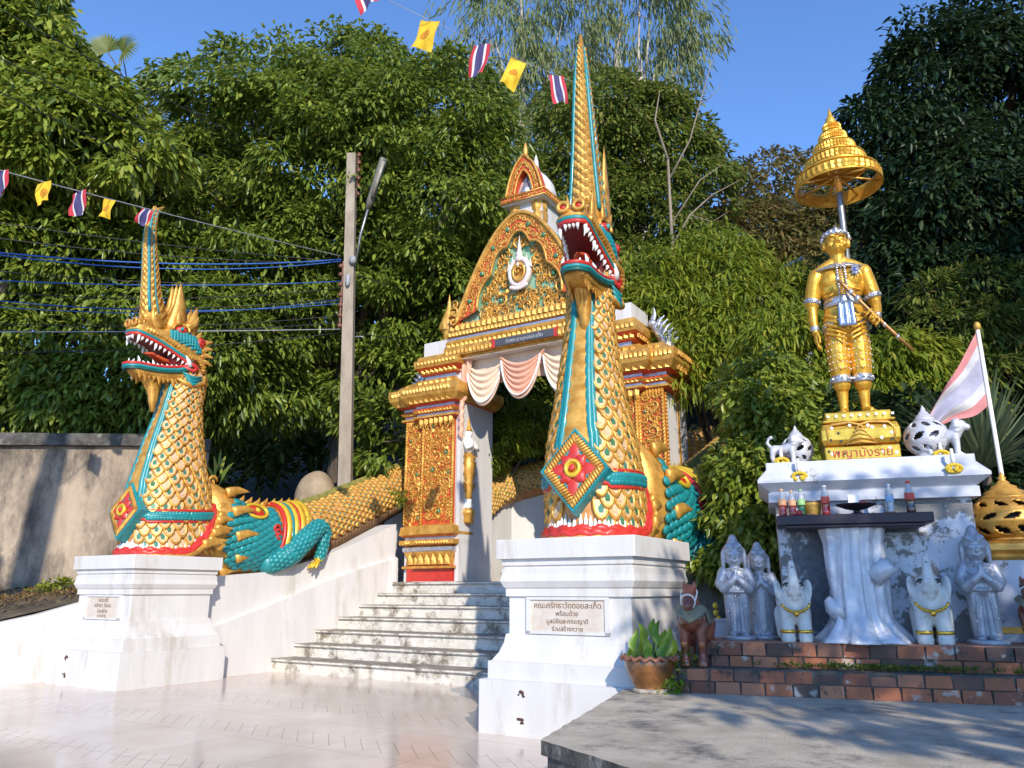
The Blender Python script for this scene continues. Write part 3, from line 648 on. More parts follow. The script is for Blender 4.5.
# undergrowth on the banks
C = []; Nn = []
for i in range(900):
    u = rng.random()
    if u < .45: p = px(rng.uniform(170,420), 0, rng.uniform(17.5,21)); 
    elif u < .7: p = px(rng.uniform(460,640), 0, rng.uniform(19,23))
    else: p = px(rng.uniform(640,1040), 0, rng.uniform(11.5,20))
    dx_, dy_ = p[0]-GATE.o[0], p[1]-GATE.o[1]; gx_ = dx_*GATE.c-dy_*GATE.s; gy_ = dx_*GATE.s+dy_*GATE.c
    if (abs(gx_) < 5.2 and gy_ < 8.5) or (abs(gx_) < 2.4 and gy_ < 12): continue
    C.append((p[0], p[1], ground_z(p[0], p[1]) + rng.uniform(.05, 1.3))); Nn.append((0, -.4, .9))
C = np.array(C); Nn = np.array(Nn)
b, d, s, l, w = clump_leaves(C, Nn, .45*rng.uniform(.6, 1.3, len(C)), 26, .26, .08)
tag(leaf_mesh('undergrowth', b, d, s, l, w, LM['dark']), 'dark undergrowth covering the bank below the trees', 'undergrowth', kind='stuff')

# fan palm between the two left trees
def fan(mb, c, d, L, n, droop):
    d = Vector(d).normalized(); up = Vector((0,0,1)); s = d.cross(Vector((.1,-.97,.2))).normalized(); u = s.cross(d).normalized()
    for i in range(n):
        a_ = (i/(n-1)-.5)*R(200); q = (d*math.cos(a_) + s*math.sin(a_)).normalized() + Vector((0,-.25,0))*abs(math.sin(a_))
        l = L*(.75+.25*math.cos(a_)); w = L*.045
        sd = q.cross(u).normalized()*w
        p0 = Vector(c); p1 = p0+q*l*.55+u*.03; p2 = p0+q*l+Vector((0,0,-droop*l))
        mb.add([p0-sd*.25, p0+sd*.25, p1+sd, p1-sd, p2], [(0,1,2,3),(3,2,4)], 0)
t = thing('fan_palm', 'fan palm between the two leafy trees at upper left', 'palm', tuple(px(135,300,19.6)))
o_ = px(135,300,19.6); mb = MB()
for (qx, qy, d, L) in [(108,52,(-.45,-.3,.8),.75), (122,52,(.8,-.3,.35),.8), (140,95,(.8,-.4,.1),1.1), (136,118,(.8,-.4,-.5),1.15), (120,100,(.2,-.8,-.2),1.1), (150,120,(.9,-.3,-.3),1.05), (98,62,(-.8,-.5,.2),.8)]:
    c = px(qx, qy, 19.6)-o_; fan(mb, c, d, L, 22, .25)
mb.obj('fronds', LM['palm'], t)
mb = MB()
crown = px(128,85,19.8)-o_
mb.tube([(0,0,0), Vector(crown)*.5+Vector((.1,0,0)), crown], [.13,.11,.1], 8)
for (qx, qy) in [(108,52),(122,52),(140,95),(136,118),(120,100),(150,120),(98,62)]: mb.tube([crown, Vector(px(qx,qy,19.6)-o_)], .018, 5)
mb.obj('trunk', M['bark'], t)
# agave with sword leaves at right
def swords(name, label, cat, loc, n, L, w, lm, spread=1.0, up=.25):
    t = thing(name, label, cat, loc); mb = MB()
    for i in range(n):
        a_ = random.uniform(0, 2*PI); el = random.uniform(up, 1.35)*spread
        d = Vector((math.cos(a_)*math.cos(el), math.sin(a_)*math.cos(el), math.sin(el))); sd = d.cross(Vector((0,0,1))).normalized()
        l = L*random.uniform(.75,1.1); uu = sd.cross(d)
        p = [Vector((0,0,.0)) + d*l*k + Vector((0,0,-.12*l*k*k)) for k in (0,.35,.7,1)]
        ww = [w*.6, w, w*.7, 0]
        vs = []
        for q, x in zip(p[:3], ww): vs += [q-sd*x*.5+uu*x*.15, q, q+sd*x*.5+uu*x*.15]
        vs.append(p[3])
        mb.add(vs, [(0,1,4,3),(1,2,5,4),(3,4,7,6),(4,5,8,7),(6,7,9),(7,8,9)], 0)
    mb.obj('leaves', LM[lm], t)
    mb = MB(); mb.lathe([(.05,-.3),(.07,-.1),(.05,.05)], 8); mb.obj('stem', M['bark'], t)
    return t
random.seed(3)
c = px(985,470,9.8); swords('agave', 'spiky sword leaved agave behind the golden urn and flagpole', 'plant', tuple(c), 150, 1.5, .075, 'agave')
# ================================================================== serpent statues on pedestals
def lerp_tab(tab, t):
    if t <= tab[0][0]: return tab[0][1:]
    for a_, b_ in zip(tab, tab[1:]):
        if t <= b_[0]:
            k = (t-a_[0])/(b_[0]-a_[0]); return tuple(x+(y-x)*k for x, y in zip(a_[1:], b_[1:]))
    return tab[-1][1:]
PED_H = 2.07
def pedestal(sx, label, lines):
    t = thing('pedestal', label, 'pedestal', GATE.W(sx*4.36, 0, 0), -GATE.a, 'white pedestals of the serpent statues')
    mb = MB()
    prof = [(1.0,-.02),(1.0,.55),(.93,.56),(.93,.74),(.90,.745),(.84,.83),(.80,.93),(.785,1.02),(.755,1.03),(.755,1.43),(.785,1.435),(.785,1.52),(.80,1.53),(.835,1.60),(.82,1.68),(.82,1.74),(.80,1.745),(.80,1.77),(.82,1.775),(.82,1.845),(.868,1.85),(.868,PED_H)]
    mb.rectloft(0,0,0,0, prof)
    ob = mb.obj('plinth', M['plaster'], t)
    bv = ob.modifiers.new('b', 'BEVEL'); bv.width = .012; bv.segments = 2; bv.limit_method = 'ANGLE'
    # plaque in a raised frame on the front
    mb = MB()
    w, z0, z1, y = .46, 1.035, 1.40, -.755
    for (a0,b0,a1,b1) in ((-w-.05,z0,-w,z1),(w,z0,w+.05,z1),(-w-.05,z1-.002,w+.05,z1+.028),(-w-.05,z0-.002,w+.05,z0+.03)):
        mb.box(a0, y-.03, b0, a1, y+.01, b1)
    mb.obj('plaque_frame', M['plaster'], t)
    mb = MB(); mb.box(-w, y-.012, z0+.03, w, y+.005, z1-.003)
    pq = mb.obj('plaque', M['marble'], t)
    for (txt, size, zz) in lines:
        text_obj('lettering', txt, size, M['letter'], pq, Matrix.Translation((0, y-.0135, zz)) @ FRONT, .0015)
    # rusty bolt holes low on the base
    mb = MB()
    for zz in (.16,.43): 
        for k in range(7): mb.sph((-.45+random.uniform(-.04,.04), -1.0, zz+random.uniform(-.03,.03)), (random.uniform(.012,.028),.006,random.uniform(.01,.022)), 7, 5)
    if sx < 0: pass
    mb.obj('bolt_hole', mat('rusty_hole', (.09,.045,.03), .9), t)
    return t
pedestal(1, 'white stepped pedestal with wide Thai lettered marble plaque, nearer the viewer', [('คณะศรัทธาวัดดอยสะเก็ด', .085, 1.335), ('พร้อมด้วย', .07, 1.25), ('มูลนิธิและคณะญาติ', .068, 1.17), ('ร่วมสร้างถวาย', .068, 1.09)])
pedestal(-1, 'white stepped pedestal farther away left of the stairs under the left serpent', [('คณะศรี', .095, 1.34), ('ศรัทธา วัดบน', .09, 1.255), ('ร่วมสร้าง', .08, 1.165), ('ถวายวัด', .08, 1.09)])

# neck sections: z, front y, back y, half width
NECK = [(.0,-.57,1.02,.57),(.16,-.60,1.00,.595),(.5,-.63,.94,.59),(.83,-.64,.88,.575),(1.25,-.59,.80,.52),(1.66,-.50,.68,.43),(2.04,-.42,.60,.37),(2.44,-.31,.53,.315),(2.84,-.22,.48,.28),(3.3,-.14,.52,.285),(3.6,-.12,.50,.28)]
def neck_pt(z, th, k=1.0):
    """th = 0 front (-y), pi/2 right"""
    yf, yb, a_ = lerp_tab(NECK, z); b_ = (yb-yf)/2; c_ = (yf+yb)/2
    # slightly squarish ellipse, centre of the front half forward
    s_, co = math.sin(th), math.cos(th)
    e_ = 2/2.3
    x = a_*math.copysign(abs(s_)**e_, s_); y = c_ - b_*math.copysign(abs(co)**e_, co)
    return Vector((x*k, c_ + (y-c_)*k, z))
def neck_frame(z, th):
    p = neck_pt(z, th); du = neck_pt(z, th+.01)-neck_pt(z, th-.01); dv = neck_pt(z+.01, th)-neck_pt(max(0,z-.01), th)
    u = du.normalized(); v = dv.normalized(); n = u.cross(v).normalized()
    if n.dot(Vector((p.x, p.y-(lerp_tab(NECK, z)[0]+lerp_tab(NECK, z)[1])/2, 0))) < 0: n = -n
    return p, u, v, n
def scale_plate(mb, p, u, v, n, w, h, lift, mr, mi, mg, gem=True):
    """one fish scale pointing along -v (tip), raised gold rim, cream inside, mirror chip"""
    out = [(-.5,.32),(-.5,-.02),(-.40,-.27),(-.22,-.44),(0,-.52),(.22,-.44),(.40,-.27),(.5,-.02),(.5,.32)]
    k = .78
    P = [p + u*(x*w) + v*(y*h) + n*(lift*(.42-y)) for x, y in out]
    Q = [p + u*(x*w*k) + v*(y*h*k+.03*h) + n*(lift*(.42-y)+.012) for x, y in out]
    I = [p + u*(x*w*k*.93) + v*(y*h*k*.93+.03*h) + n*(lift*(.42-y)-.004) for x, y in out]
    B = [p + u*(x*w) + v*(y*h) - n*.01 for x, y in out]
    m_ = len(out); fs = [(i, i+1, m_+i+1, m_+i) for i in range(m_-1)] + [(3*m_+i, 3*m_+i+1, i+1, i) for i in range(m_-1)]
    fs2 = [(m_+i, m_+i+1, 2*m_+i+1, 2*m_+i) for i in range(m_-1)]
    mb.add(P+Q+I+B, fs+fs2, mr, True)
    mb.add(I, [tuple(range(m_))], mi, False)
    if gem:
        g = [(0,.13),(.17,-.02),(.12,-.20),(-.12,-.20),(-.17,-.02)]
        mb.add([p + u*(x*w) + v*(y*h) + n*(lift*(.42-y)+.010) for x, y in g], [tuple(range(5))[::-1]], mg, False)

def rope(mb, pts, r, m, k=26, twist=True):
    mb.tube(pts, r, 8, m)
    if twist:
        pts = [Vector(p) for p in pts]
        cum = [0]
        for a_, b_ in zip(pts, pts[1:]): cum.append(cum[-1]+(b_-a_).length)
        n = int(cum[-1]/(r*1.3)); j = 0
        for i in range(n):
            s = cum[-1]*i/n
            while j < len(pts)-2 and cum[j+1] < s: j += 1
            q = pts[j].lerp(pts[j+1], (s-cum[j])/max(1e-6, cum[j+1]-cum[j])); tdir = (pts[j+1]-pts[j]).normalized()
            ax = tdir.orthogonal().normalized()
            rot = (tdir.to_track_quat('Z','X').to_matrix())
            mb.sph(q, (r*1.18, r*1.18, r*.75), 8, 5, m, rot @ Matrix.Rotation(.5, 3, 'X'))
def flame(mb, base, d, side, L, w, th, m, curl=.25, k=6):
    """curved flame-like horn, flattened"""
    base, d, side = Vector(base), Vector(d).normalized(), Vector(side).normalized()
    nrm_ = d.cross(side).normalized(); pts = []; rd = []
    for i in range(k+1):
        t = i/k; pts.append(base + d*L*t + side*(curl*L*math.sin(t*PI*.9)*(1 if t < .6 else .8))); rd.append(w*(1-t)**.8*(1+.25*math.sin(t*PI)) + .004)
    mb.tube(pts, rd, 7, m, True, True, flat=th, up=nrm_)

def naga(sx, label, ydx, lean, yaw, hs, hy):
    t = thing('naga_statue', label, 'serpent statue', GATE.W(sx*4.36, ydx, PED_H), -GATE.a, 'serpent statues flanking the stairs')
    # ---- neck core and scales
    mb = MB()
    zz = [i*.12 for i in range(0, 31)]
    mb.loft([[neck_pt(z, 2*PI*k/40) for k in range(40)] for z in zz], 0, True)
    z = .22; row = 0
    while z < 3.42:
        yf, yb, a_ = lerp_tab(NECK, z); circ = PI*(a_ + (yb-yf)/2)*1.0
        w = .20 if z < 1.6 else max(.135, .20-.04*(z-1.6)); n = max(8, round(circ/w)); h = w*1.15
        for k in range(n):
            th = 2*PI*(k + .5*(row % 2))/n
            dth = (th + PI) % (2*PI) - PI
            if abs(dth) < (.47 if z > .9 else .40): continue
            p, u, v, q = neck_frame(z, th)
            if sx*0 + abs(dth) > 2.9 and z > 3.0: continue
            scale_plate(mb, p + q*.012, u, v, q, circ/n*1.08, h*1.35, .045, 1, 2, 3 if random.random() < .75 else 2)
        z += h*.56; row += 1
    nk = mb.obj('neck', [M['orange'], M['gold'], M['cream'], M['gem_green']], t)
    # belly plates with green edge stripes
    mb = MB()
    zs = [.55 + i*(3.45-.55)/36 for i in range(37)]
    prof = []
    for i, z in enumerate(zs):
        wv = .25 + .04*(z < 1.2)
        prof.append([neck_pt(z, th)*1.0 + Vector((0, -(.035 if i % 2 else .012) - .02, 0)) for th in [(-1+2*j/8)*wv for j in range(9)]])
    mb.loft(prof, 0, False, False, False, closed=False)
    mb.obj('belly_plates', M['gold'], t)
    mb = MB()
    for s in (-1, 1):
        for off, r in ((.30, .05), (.41, .042)):
            mb.tube([neck_pt(z, s*(off+.03*(z<1.2)), 1.0) + Vector((0,-.02,0)) for z in zs], [r]*len(zs), 8, 0)
    mb.obj('belly_stripe', M['teal'], t)
    # serrated ridge down the back of the neck
    mb = MB()
    for i in range(17):
        z = 1.0 + i*.16; p = neck_pt(z, PI)
        mb.add([p+Vector((-.05,-.05,-.08)), p+Vector((.05,-.05,-.08)), p+Vector((0,.13,.07)), p+Vector((0,-.05,.12)), p+Vector((0,.05,-.10))], [(0,2,3),(1,3,2),(0,4,2),(1,2,4),(0,1,4)], 0)
    mb.obj('back_ridge', M['gold'], t)
    # belt of green braid edged red, meeting at the flower panel
    mb = MB(); mb2 = MB()
    for s in (-1, 1):
        P = [neck_pt(.66+.10*(th/2.3)**2+ (.05 if th < .6 else 0), s*th, 1.06) for th in [.45+i*(2.35-.45)/26 for i in range(27)]]
        for k, q in enumerate(P[:-1]):
            d = (P[k+1]-q)
            for j in range(2): mb.sph(q + d*(.25+.5*j) + Vector((0,0,.035*(1 if (k*2+j)%2 else -1))), (.062,.062,.05), 8, 5, 0)
        mb.tube(P, .06, 8, 0)
        for dz in (.095, -.095): mb2.tube([p+Vector((0,0,dz)) for p in P], .03, 7, 0)
    bl = mb.obj('braided_belt', M['teal'], t); mb2.obj('belt_edging', M['red'], bl)
    # flower panel
    fr = neck_pt(.78, 0); tilt = Matrix.Rotation(R(-9), 3, 'X')
    o_ = Vector((0, fr.y-.03, .76))
    def fp(x, z, d=0): return o_ + tilt @ Vector((x, -d, z))
    hw, hh = .46, .52
    mb = MB()
    def rh(k, d): return [fp(-hw*k,0,d), fp(0,-hh*k,d), fp(hw*k,0,d), fp(0,hh*k,d)]
    mb.loft([rh(1.0,-.22), rh(1.0,.04), rh(.96,.07), rh(.90,.07), rh(.88,.05)], 0, False, True, False)
    mb.loft([rh(.88,.05), rh(.86,.075), rh(.63,.075), rh(.61,.05)], 1, False, False, False)
    mb.loft([rh(.61,.05), rh(.59,.08), rh(.52,.08), rh(.51,.03)], 0, False, False, True)
    pn = mb.obj('flower_panel', [M['teal'], M['gold']], t)
    mb = MB()                                     # ribbing of the gold border
    for q in range(4):
        A_ = [fp(-hw*.75,0,.08), fp(0,-hh*.75,.08), fp(hw*.75,0,.08), fp(0,hh*.75,.08)]
        a_, b_ = A_[q], A_[(q+1)%4]
        for i in range(13):
            c = a_.lerp(b_, (i+.5)/13); out = (c-o_); out.normalize(); al = (b_-a_).normalized(); nn = al.cross(tilt @ Vector((0,-1,0))).normalized()
            mb.tube([c-nn*.058+al*.02, c, c+nn*.058-al*.02], [.008,.02,.008], 6, 0)
    mb.obj('panel_ribbing', M['gold'], pn)
    mb = MB(); mb2 = MB()
    for ring, (n, r0, L, w, d) in enumerate(((4,.05,.25,.105,.045),(4,.05,.165,.085,.075))):
        for k in range(n):
            a_ = k*PI/2 + PI/2 if ring == 0 else k*PI/2+PI/4
            ca_, sa_ = math.cos(a_), math.sin(a_)
            sx_ = 1.0 if ring else (1.15 if abs(ca_) < .1 else 1.05)
            cols = []
            for j in range(7):
                s = j/6; wd = w*math.sin(PI*min(.93, .12+s*.85))**.8*(1-.15*s)
                rr = (r0 + L*s)*sx_
                cols.append([fp(ca_*rr - sa_*wd*e_, sa_*rr + ca_*wd*e_, d + .03*(1-abs(e_)) + .02*math.sin(s*PI) + (.012 if abs(e_) == .5 else 0)) for e_ in (-1,-.5,0,.5,1)])
            mb.loft(cols, 0, True, False, False, closed=False)
    for k in range(3): mb.lathe([(.10,0),(.10,.02)], 4)  if False else None
    mb.obj('flower', M['red'], pn)
    M3 = (tilt @ Matrix.Rotation(R(90), 3, 'X')).to_4x4(); M3.translation = fp(0,0,.10)
    mb = MB(); mb.x = M3
    mb.lathe([(.0,-.03),(.105,-.03),(.115,.01),(.105,.04),(.075,.045),(.07,.015),(0,.01)], 20, m=0)
    mb.sph((0,0,.035), (.045,.045,.03), 12, 8, 1)
    mb.obj('flower_boss', [M['yellow'], M['red']], pn)
    # ---- makara mouth: white teeth, red lips round the foot of the neck, climbing behind
    def lip(th, k, dz=0):
        back = max(0, abs(th)-1.45)/(PI-1.45)
        z = .06 + 1.55*back**1.25 + dz
        p = neck_pt(min(z, 3), th, k); return p
    ths = [-PI + 2*PI*i/96 for i in range(97)]
    mb = MB()
    mb.tube([lip(th, 1.11, .01 + .02*math.sin(th*23)) + Vector((0,0,-.02)) for th in ths], .058, 8, 0, cap=False)
    mb.tube([lip(th, 1.07, .04 + .015*math.sin(th*19)) for th in ths], .05, 8, 0, cap=False)
    mb.obj('makara_lip', M['red'], t)
    mb = MB()
    for i in range(70):
        th = -PI + 2*PI*(i+.5)/70; p = lip(th, 1.05, .05); n_ = lip(th, 1.0, .25); L = random.uniform(.11,.19) if abs(th) < 1.9 else random.uniform(.06,.09)
        d = (n_-p).normalized(); s_ = Vector((math.cos(th), math.sin(th), 0))
        mb.tube([p-d*.03, p+d*L*.5, p+d*L], [.055,.04,.006], 6, 0, flat=.6)
    mb.obj('makara_teeth', M['white'], t)
    mb = MB()
    mb.tube([lip(th, 1.14, -.03) + Vector((0,.02,-.03)) for th in ths if abs(th) > .0], .06, 7, 0, cap=False)
    for s in (-1, 1):                            # gold curls and flames behind the lips
        mb.scroll(lip(s*2.95, 1.2, .06)+Vector((0,.04,.0)), (0,1,0), (0,0,1), (s,0,0), .12, 1.2, 1, .3)
        for i in range(9):
            th = s*(1.75 + i*.13); p = lip(th, 1.22, -.02)
            flame(mb, p, (s*.1, .9, .05+.1*i/9), (0,.1,-1 if i%2 else 1), .42-.015*i, .085, .5, 0, .12)
    mb.obj('makara_mane', M['gold'], t)
    # ---- makara head and shoulders
    BODY = [(.70,-.25,1.50,.42),(1.1,-.30,1.42,.58),(1.6,-.30,1.12,.64),(2.0,-.30,1.10,.64),(2.5,-.28,1.14,.62),(2.95,-.18,1.20,.56),(3.2,.02,1.24,.50)]
    def body_pt(y, a_, k=1.0):
        zb, zt, w = lerp_tab(BODY, y); c_ = (zb+zt)/2; h_ = (zt-zb)/2
        return Vector((w*k*math.sin(a_), y, c_ + h_*k*math.cos(a_)))
    mb = MB()
    mb.loft([[body_pt(y, 2*PI*k/28) for k in range(28)] for y in (.75,1.0,1.2,1.4,1.6,1.8,2.0,2.25,2.5,2.75,2.95,3.2)], 0, True)
    mk = mb.obj('makara_head', M['gold'], t)
    for s in (-1, 1):
        mb = MB()                                # teal scaled face
        y = 1.08; r = 0
        while y < 2.32:
            for j in range(11):
                a_ = s*(.55 + (j + .5*(r % 2))*.185)
                if abs(a_) > 2.75: continue
                if y < 1.45 and (abs(a_)-1.6)**2/1.2**2 + ((y-1.9)/.9)**2 > 1: continue
                p = body_pt(y, a_, 1.015); u = (body_pt(y, a_+.02)-body_pt(y, a_-.02)).normalized(); v = Vector((0,-1,0)); q = u.cross(v).normalized()
                if q.x*s < 0: q = -q
                rot = Matrix((u, q, v)).transposed()
                mb.sph(p, (.075,.035,.10), 8, 5, 0, rot)
            y += .115; r += 1
        mb.obj('makara_face_scales', M['teal'], mk)
        mb = MB()
        for k, y in enumerate((1.15,1.2,1.3,1.4,1.25)):       # gold flame points over the scales
            a_ = s*(.75 + k*.48); p = body_pt(y-.1, a_, 1.05)
            flame(mb, p, (s*.12, .9, .1), (0,.2,1), .5, .10, .45, 0, .1)
        mb.obj('face_flames', M['gold'], mk)
        mb = MB(); e_ = body_pt(1.72, s*.80, 1.05); qn = Vector((s*.8,0,.55)).normalized()
        rot = qn.to_track_quat('Y','Z').to_matrix()
        mb.sph(e_, (.21,.07,.13), 14, 8, 0, rot @ Matrix.Rotation(s*-.3,3,'Y')); mb.obj('eye', M['red'], mk)
        mb = MB(); mb.sph(e_+qn*.065, (.06,.035,.06), 10, 6, 0, rot); mb.tube([e_+rot@Vector((.25*math.cos(q),.03,.16*math.sin(q))) for q in [i*2*PI/20 for i in range(21)]], .035, 7, 0); mb.obj('eye_rim', M['yellow'], mk)
        mb = MB(); e2 = body_pt(2.12, s*1.30, 1.06)
        for q in range(3): mb.scroll(e2+Vector((0,.04*q,-.08*q)), (0,1,0), (0,0,1), (s,0,.0), .10, 1.0, 1, .35, 0, 10)
        mb.obj('ear_curl', M['red'], mk)
    # arched bands behind the head
    for k, (y, c, r) in enumerate(((2.46,'red',.05),(2.56,'yellow',.07),(2.68,'teal',.05),(2.78,'yellow',.06),(2.88,'red',.045),(2.97,'yellow',.075),(3.07,'red',.03),(3.14,'yellow',.06))):
        mb = MB()
        P = [body_pt(y - .42*(abs(a_)/PI)**1.5 + .02, a_, 1.04) for a_ in [-PI*.96 + PI*1.92*i/56 for i in range(57)]]
        mb.tube(P, r, 8, 0)
        if c == 'yellow':
            for i in range(2, 55, 2): mb.sph(P[i]+Vector((0,.02,0)), (r*.7,r*1.5,r*.9), 7, 5, 0)
        mb.obj('neck_band', M[c], mk)
    mb = MB()                                    # small crest flames on top of the makara
    for i in range(9): flame(mb, body_pt(1.45+.2*i, 0, 1.0), (0,.6,.8), (0,1,0), .22, .06, .5, 0, .2)
    mb.obj('makara_crest', M['gold'], mk)
    # foreleg on each flank
    for s in (-1, 1):
        mb = MB()
        P = [(s*.45,2.15,-.05),(s*.66,2.5,.12),(s*.74,2.85,.46),(s*.75,3.15,.72),(s*.74,3.36,.66),(s*.74,3.32,.30),(s*.72,3.26,.05)]
        rd_ = [.22,.23,.21,.17,.14,.115,.095]; mb.limb(P, rd_)
        for q in range(len(P)-1):
            a0_, b0_ = Vector(P[q]), Vector(P[q+1]); d_ = (b0_-a0_).normalized(); u_ = d_.orthogonal().normalized(); w_ = d_.cross(u_)
            ns = max(2, int((b0_-a0_).length/.085))
            for j in range(ns):
                c_ = a0_.lerp(b0_, (j+.5)/ns); r_ = rd_[q]+(rd_[q+1]-rd_[q])*(j+.5)/ns; nk_ = max(7, int(r_*2*PI/.10))
                for e_ in range(nk_):
                    an = 2*PI*(e_+.5*(j%2))/nk_; n_ = u_*math.cos(an)+w_*math.sin(an); rot = Matrix((n_.cross(d_), d_, n_)).transposed()
                    mb.sph(c_+n_*r_*.97, (.048,.060,.022), 7, 5, 0, rot)
        lg = mb.obj('foreleg', M['teal'], t)
        mb = MB()
        for k in range(4):
            a_ = -.7 + k*.45; mb.tube([(s*.72,3.26,.03),(s*(.72+.10*math.sin(a_)*1.2),3.24-.13*math.cos(a_),-.05),(s*(.72+.17*math.sin(a_)*1.2),3.22-.2*math.cos(a_),-.13)], [.05,.045,.012], 7)
        mb.sph((s*.72,3.26,.07), (.11,.11,.1), 10, 6); mb.tube([(s*.72,3.42,.52),(s*.73,3.43,.27),(s*.72,3.37,.07)], [.03,.06,.03], 7)
        mb.obj('claw', M['yellow'], lg)
    # ---- tail climbing the balustrade
    tp = [(2.9,.56,.60),(3.4,.60,.58),(4.0,.82,.56),(4.7,1.13,.54),(5.5,1.46,.52),(6.3,1.82,.50),(6.95,2.08,.48)]
    def tail_c(y): return lerp_tab(tp, y)
    def tail_pt(y, a_, k=1.0):
        zc, r = tail_c(y); tl = .38 if y > 3.4 else .15
        return Vector((r*k*.95*math.sin(a_), y - r*k*math.cos(a_)*tl, zc + r*k*math.cos(a_)))
    mb = MB(); ysn = [2.9+i*.27 for i in range(16)]
    mb.loft([[tail_pt(y, 2*PI*k/24) for k in range(24)] for y in ysn], 0, True)
    y = 3.15; r = 0
    while y < 6.9:
        for k in range(-9, 10):
            a_ = (k + .5*(r % 2))*.235
            if abs(a_) > 1.95 or abs(a_) < .12: continue
            p = tail_pt(y, a_); u = (tail_pt(y, a_+.02)-tail_pt(y, a_-.02)).normalized(); v = (tail_pt(y-.02, a_)-tail_pt(y+.02, a_)).normalized(); q = v.cross(u).normalized()
            if q.dot(p - tail_pt(y, 0, 0)) < 0: q = -q
            scale_plate(mb, p+q*.012, u, -v, q, .135, .24, .045, 1, 2, 3 if random.random() < .6 else 4)
        y += .118; r += 1
    mb.obj('tail', [M['orange'], M['gold_dull'], M['cream'], M['gem_green'], M['orange']], t)
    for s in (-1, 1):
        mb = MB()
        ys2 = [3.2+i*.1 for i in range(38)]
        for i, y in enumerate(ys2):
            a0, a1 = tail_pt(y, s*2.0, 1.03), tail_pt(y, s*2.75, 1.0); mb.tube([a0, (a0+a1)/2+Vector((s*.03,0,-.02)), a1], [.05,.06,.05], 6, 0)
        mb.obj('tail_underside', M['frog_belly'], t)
    mb = MB()
    for i in range(27):
        y = 3.2 + i*.138; p = tail_pt(y, 0); 
        mb.add([p+Vector((-.045,-.10,-.04)), p+Vector((.045,-.10,-.04)), p+Vector((.03,.09,.06)), p+Vector((-.03,.09,.06)), p+Vector((0,-.04,.10)), p+Vector((0,.16,.19))], [(0,1,4),(0,4,5,3),(1,2,5,4),(2,3,5)], 0)
    mb.obj('tail_fin', mat('mossy_green_paint', (.12,.16,.04), .6, col2=(.30,.24,.06), scale=9), t)

    # ---- head, its parts as one group turned on the neck
    hroot = None
    HM = Matrix.Translation((0, .1+hy, 3.62 if lean else 3.50)) @ Matrix.Rotation(yaw, 4, 'Z') @ Matrix.Scale(hs, 4) @ Matrix.Translation((0, -.1, -3.55))
    def hob(mb, name, mats, par): mb.v = [tuple(HM @ Vector(p)) for p in mb.v]; return mb.obj(name, mats, par)
    UP = [(-1.07,3.90,4.06,.13),(-1.0,3.84,4.18,.19),(-.88,3.82,4.24,.21),(-.70,3.79,4.16,.215),(-.45,3.72,4.16,.24),(-.2,3.61,4.28,.29),(.05,3.49,4.32,.34),(.25,3.40,4.26,.36),(.42,3.36,4.12,.33),(.58,3.40,3.92,.24)]
    def up_pt(y, a_, k=1.0):
        zb, zt, w = lerp_tab(UP, y); e_ = .8
        s_, c_ = math.sin(a_), math.cos(a_)
        return Vector((w*k*math.copysign(abs(s_)**e_, s_), y, (zb+zt)/2 + (zt-zb)/2*k*math.copysign(abs(c_)**e_, c_)))
    mb = MB(); mb.loft([[up_pt(y, 2*PI*k/24) for k in range(24)] for y in [q[0] for q in UP]], 0, True)
    for s in (-1, 1):                                                    # nostrils
        mb.tube([Vector((s*.115,-1.06,4.13))+Vector((.075*math.cos(q),-.02,.07*math.sin(q))) for q in [i*2*PI/14 for i in range(15)]], .032, 7, 0, cap=False)
        mb.sph((s*.115,-.98,4.13), (.09,.1,.09), 10, 6, 0)
        mb.scroll((s*.17,-.86,4.16), (0,1,0), (0,0,1), (s,0,0), .09, 1.2, -1, .3)
    head = hob(mb, 'upper_jaw', M['gold'], t)
    mb = MB()
    for s in (-1, 1): mb.sph((s*.115,-1.055,4.13), (.05,.03,.045), 10, 6)
    hob(mb, 'nostril', M['red'], head)
    LO = [(-.97,3.12,3.26,.13),(-.9,3.06,3.28,.18),(-.7,3.04,3.28,.21),(-.4,3.05,3.30,.24),(-.1,3.07,3.36,.29),(.15,3.08,3.46,.33),(.4,3.05,3.5,.31)]
    def lo_pt(y, a_, k=1.0):
        zb, zt, w = lerp_tab(LO, y); e_ = .75; s_, c_ = math.sin(a_), math.cos(a_)
        return Vector((w*k*math.copysign(abs(s_)**e_, s_), y, (zb+zt)/2 + (zt-zb)/2*k*math.copysign(abs(c_)**e_, c_)))
    mb = MB(); mb.loft([[lo_pt(y, 2*PI*k/20) for k in range(20)] for y in [q[0] for q in LO]], 0, True)
    lj = hob(mb, 'lower_jaw', M['gold'], t)
    # mouth lining
    mb = MB()
    def lipU(y, s, k=1.0): zb, zt, w = lerp_tab(UP, y); return Vector((s*w*k*.97, y, zb+.03))
    def lipL(y, s, k=1.0): zb, zt, w = lerp_tab(LO, y); return Vector((s*w*k*.97, y, zt-.02))
    ysm = [-.86,-.6,-.35,-.1,.12,.2]
    mb.loft([[lipU(y,-1,.86), lipU(y,1,.86), lipL(y,1,.86), lipL(y,-1,.86)] for y in [-.2,.0,.12,.2]], 0, False, True, True)
    mb.loft([[lipU(y,-1,.9)+Vector((0,0,-.035)), lipU(y,1,.9)+Vector((0,0,-.035)), lipU(y,1,.9)+Vector((0,0,.05)), lipU(y,-1,.9)+Vector((0,0,.05))] for y in [-1.0]+ysm], 0, False)
    mb.loft([[lipL(y,-1,.9)+Vector((0,0,-.05)), lipL(y,1,.9)+Vector((0,0,-.05)), lipL(y,1,.9)+Vector((0,0,.03)), lipL(y,-1,.9)+Vector((0,0,.03))] for y in [-.92]+ysm], 0, False)
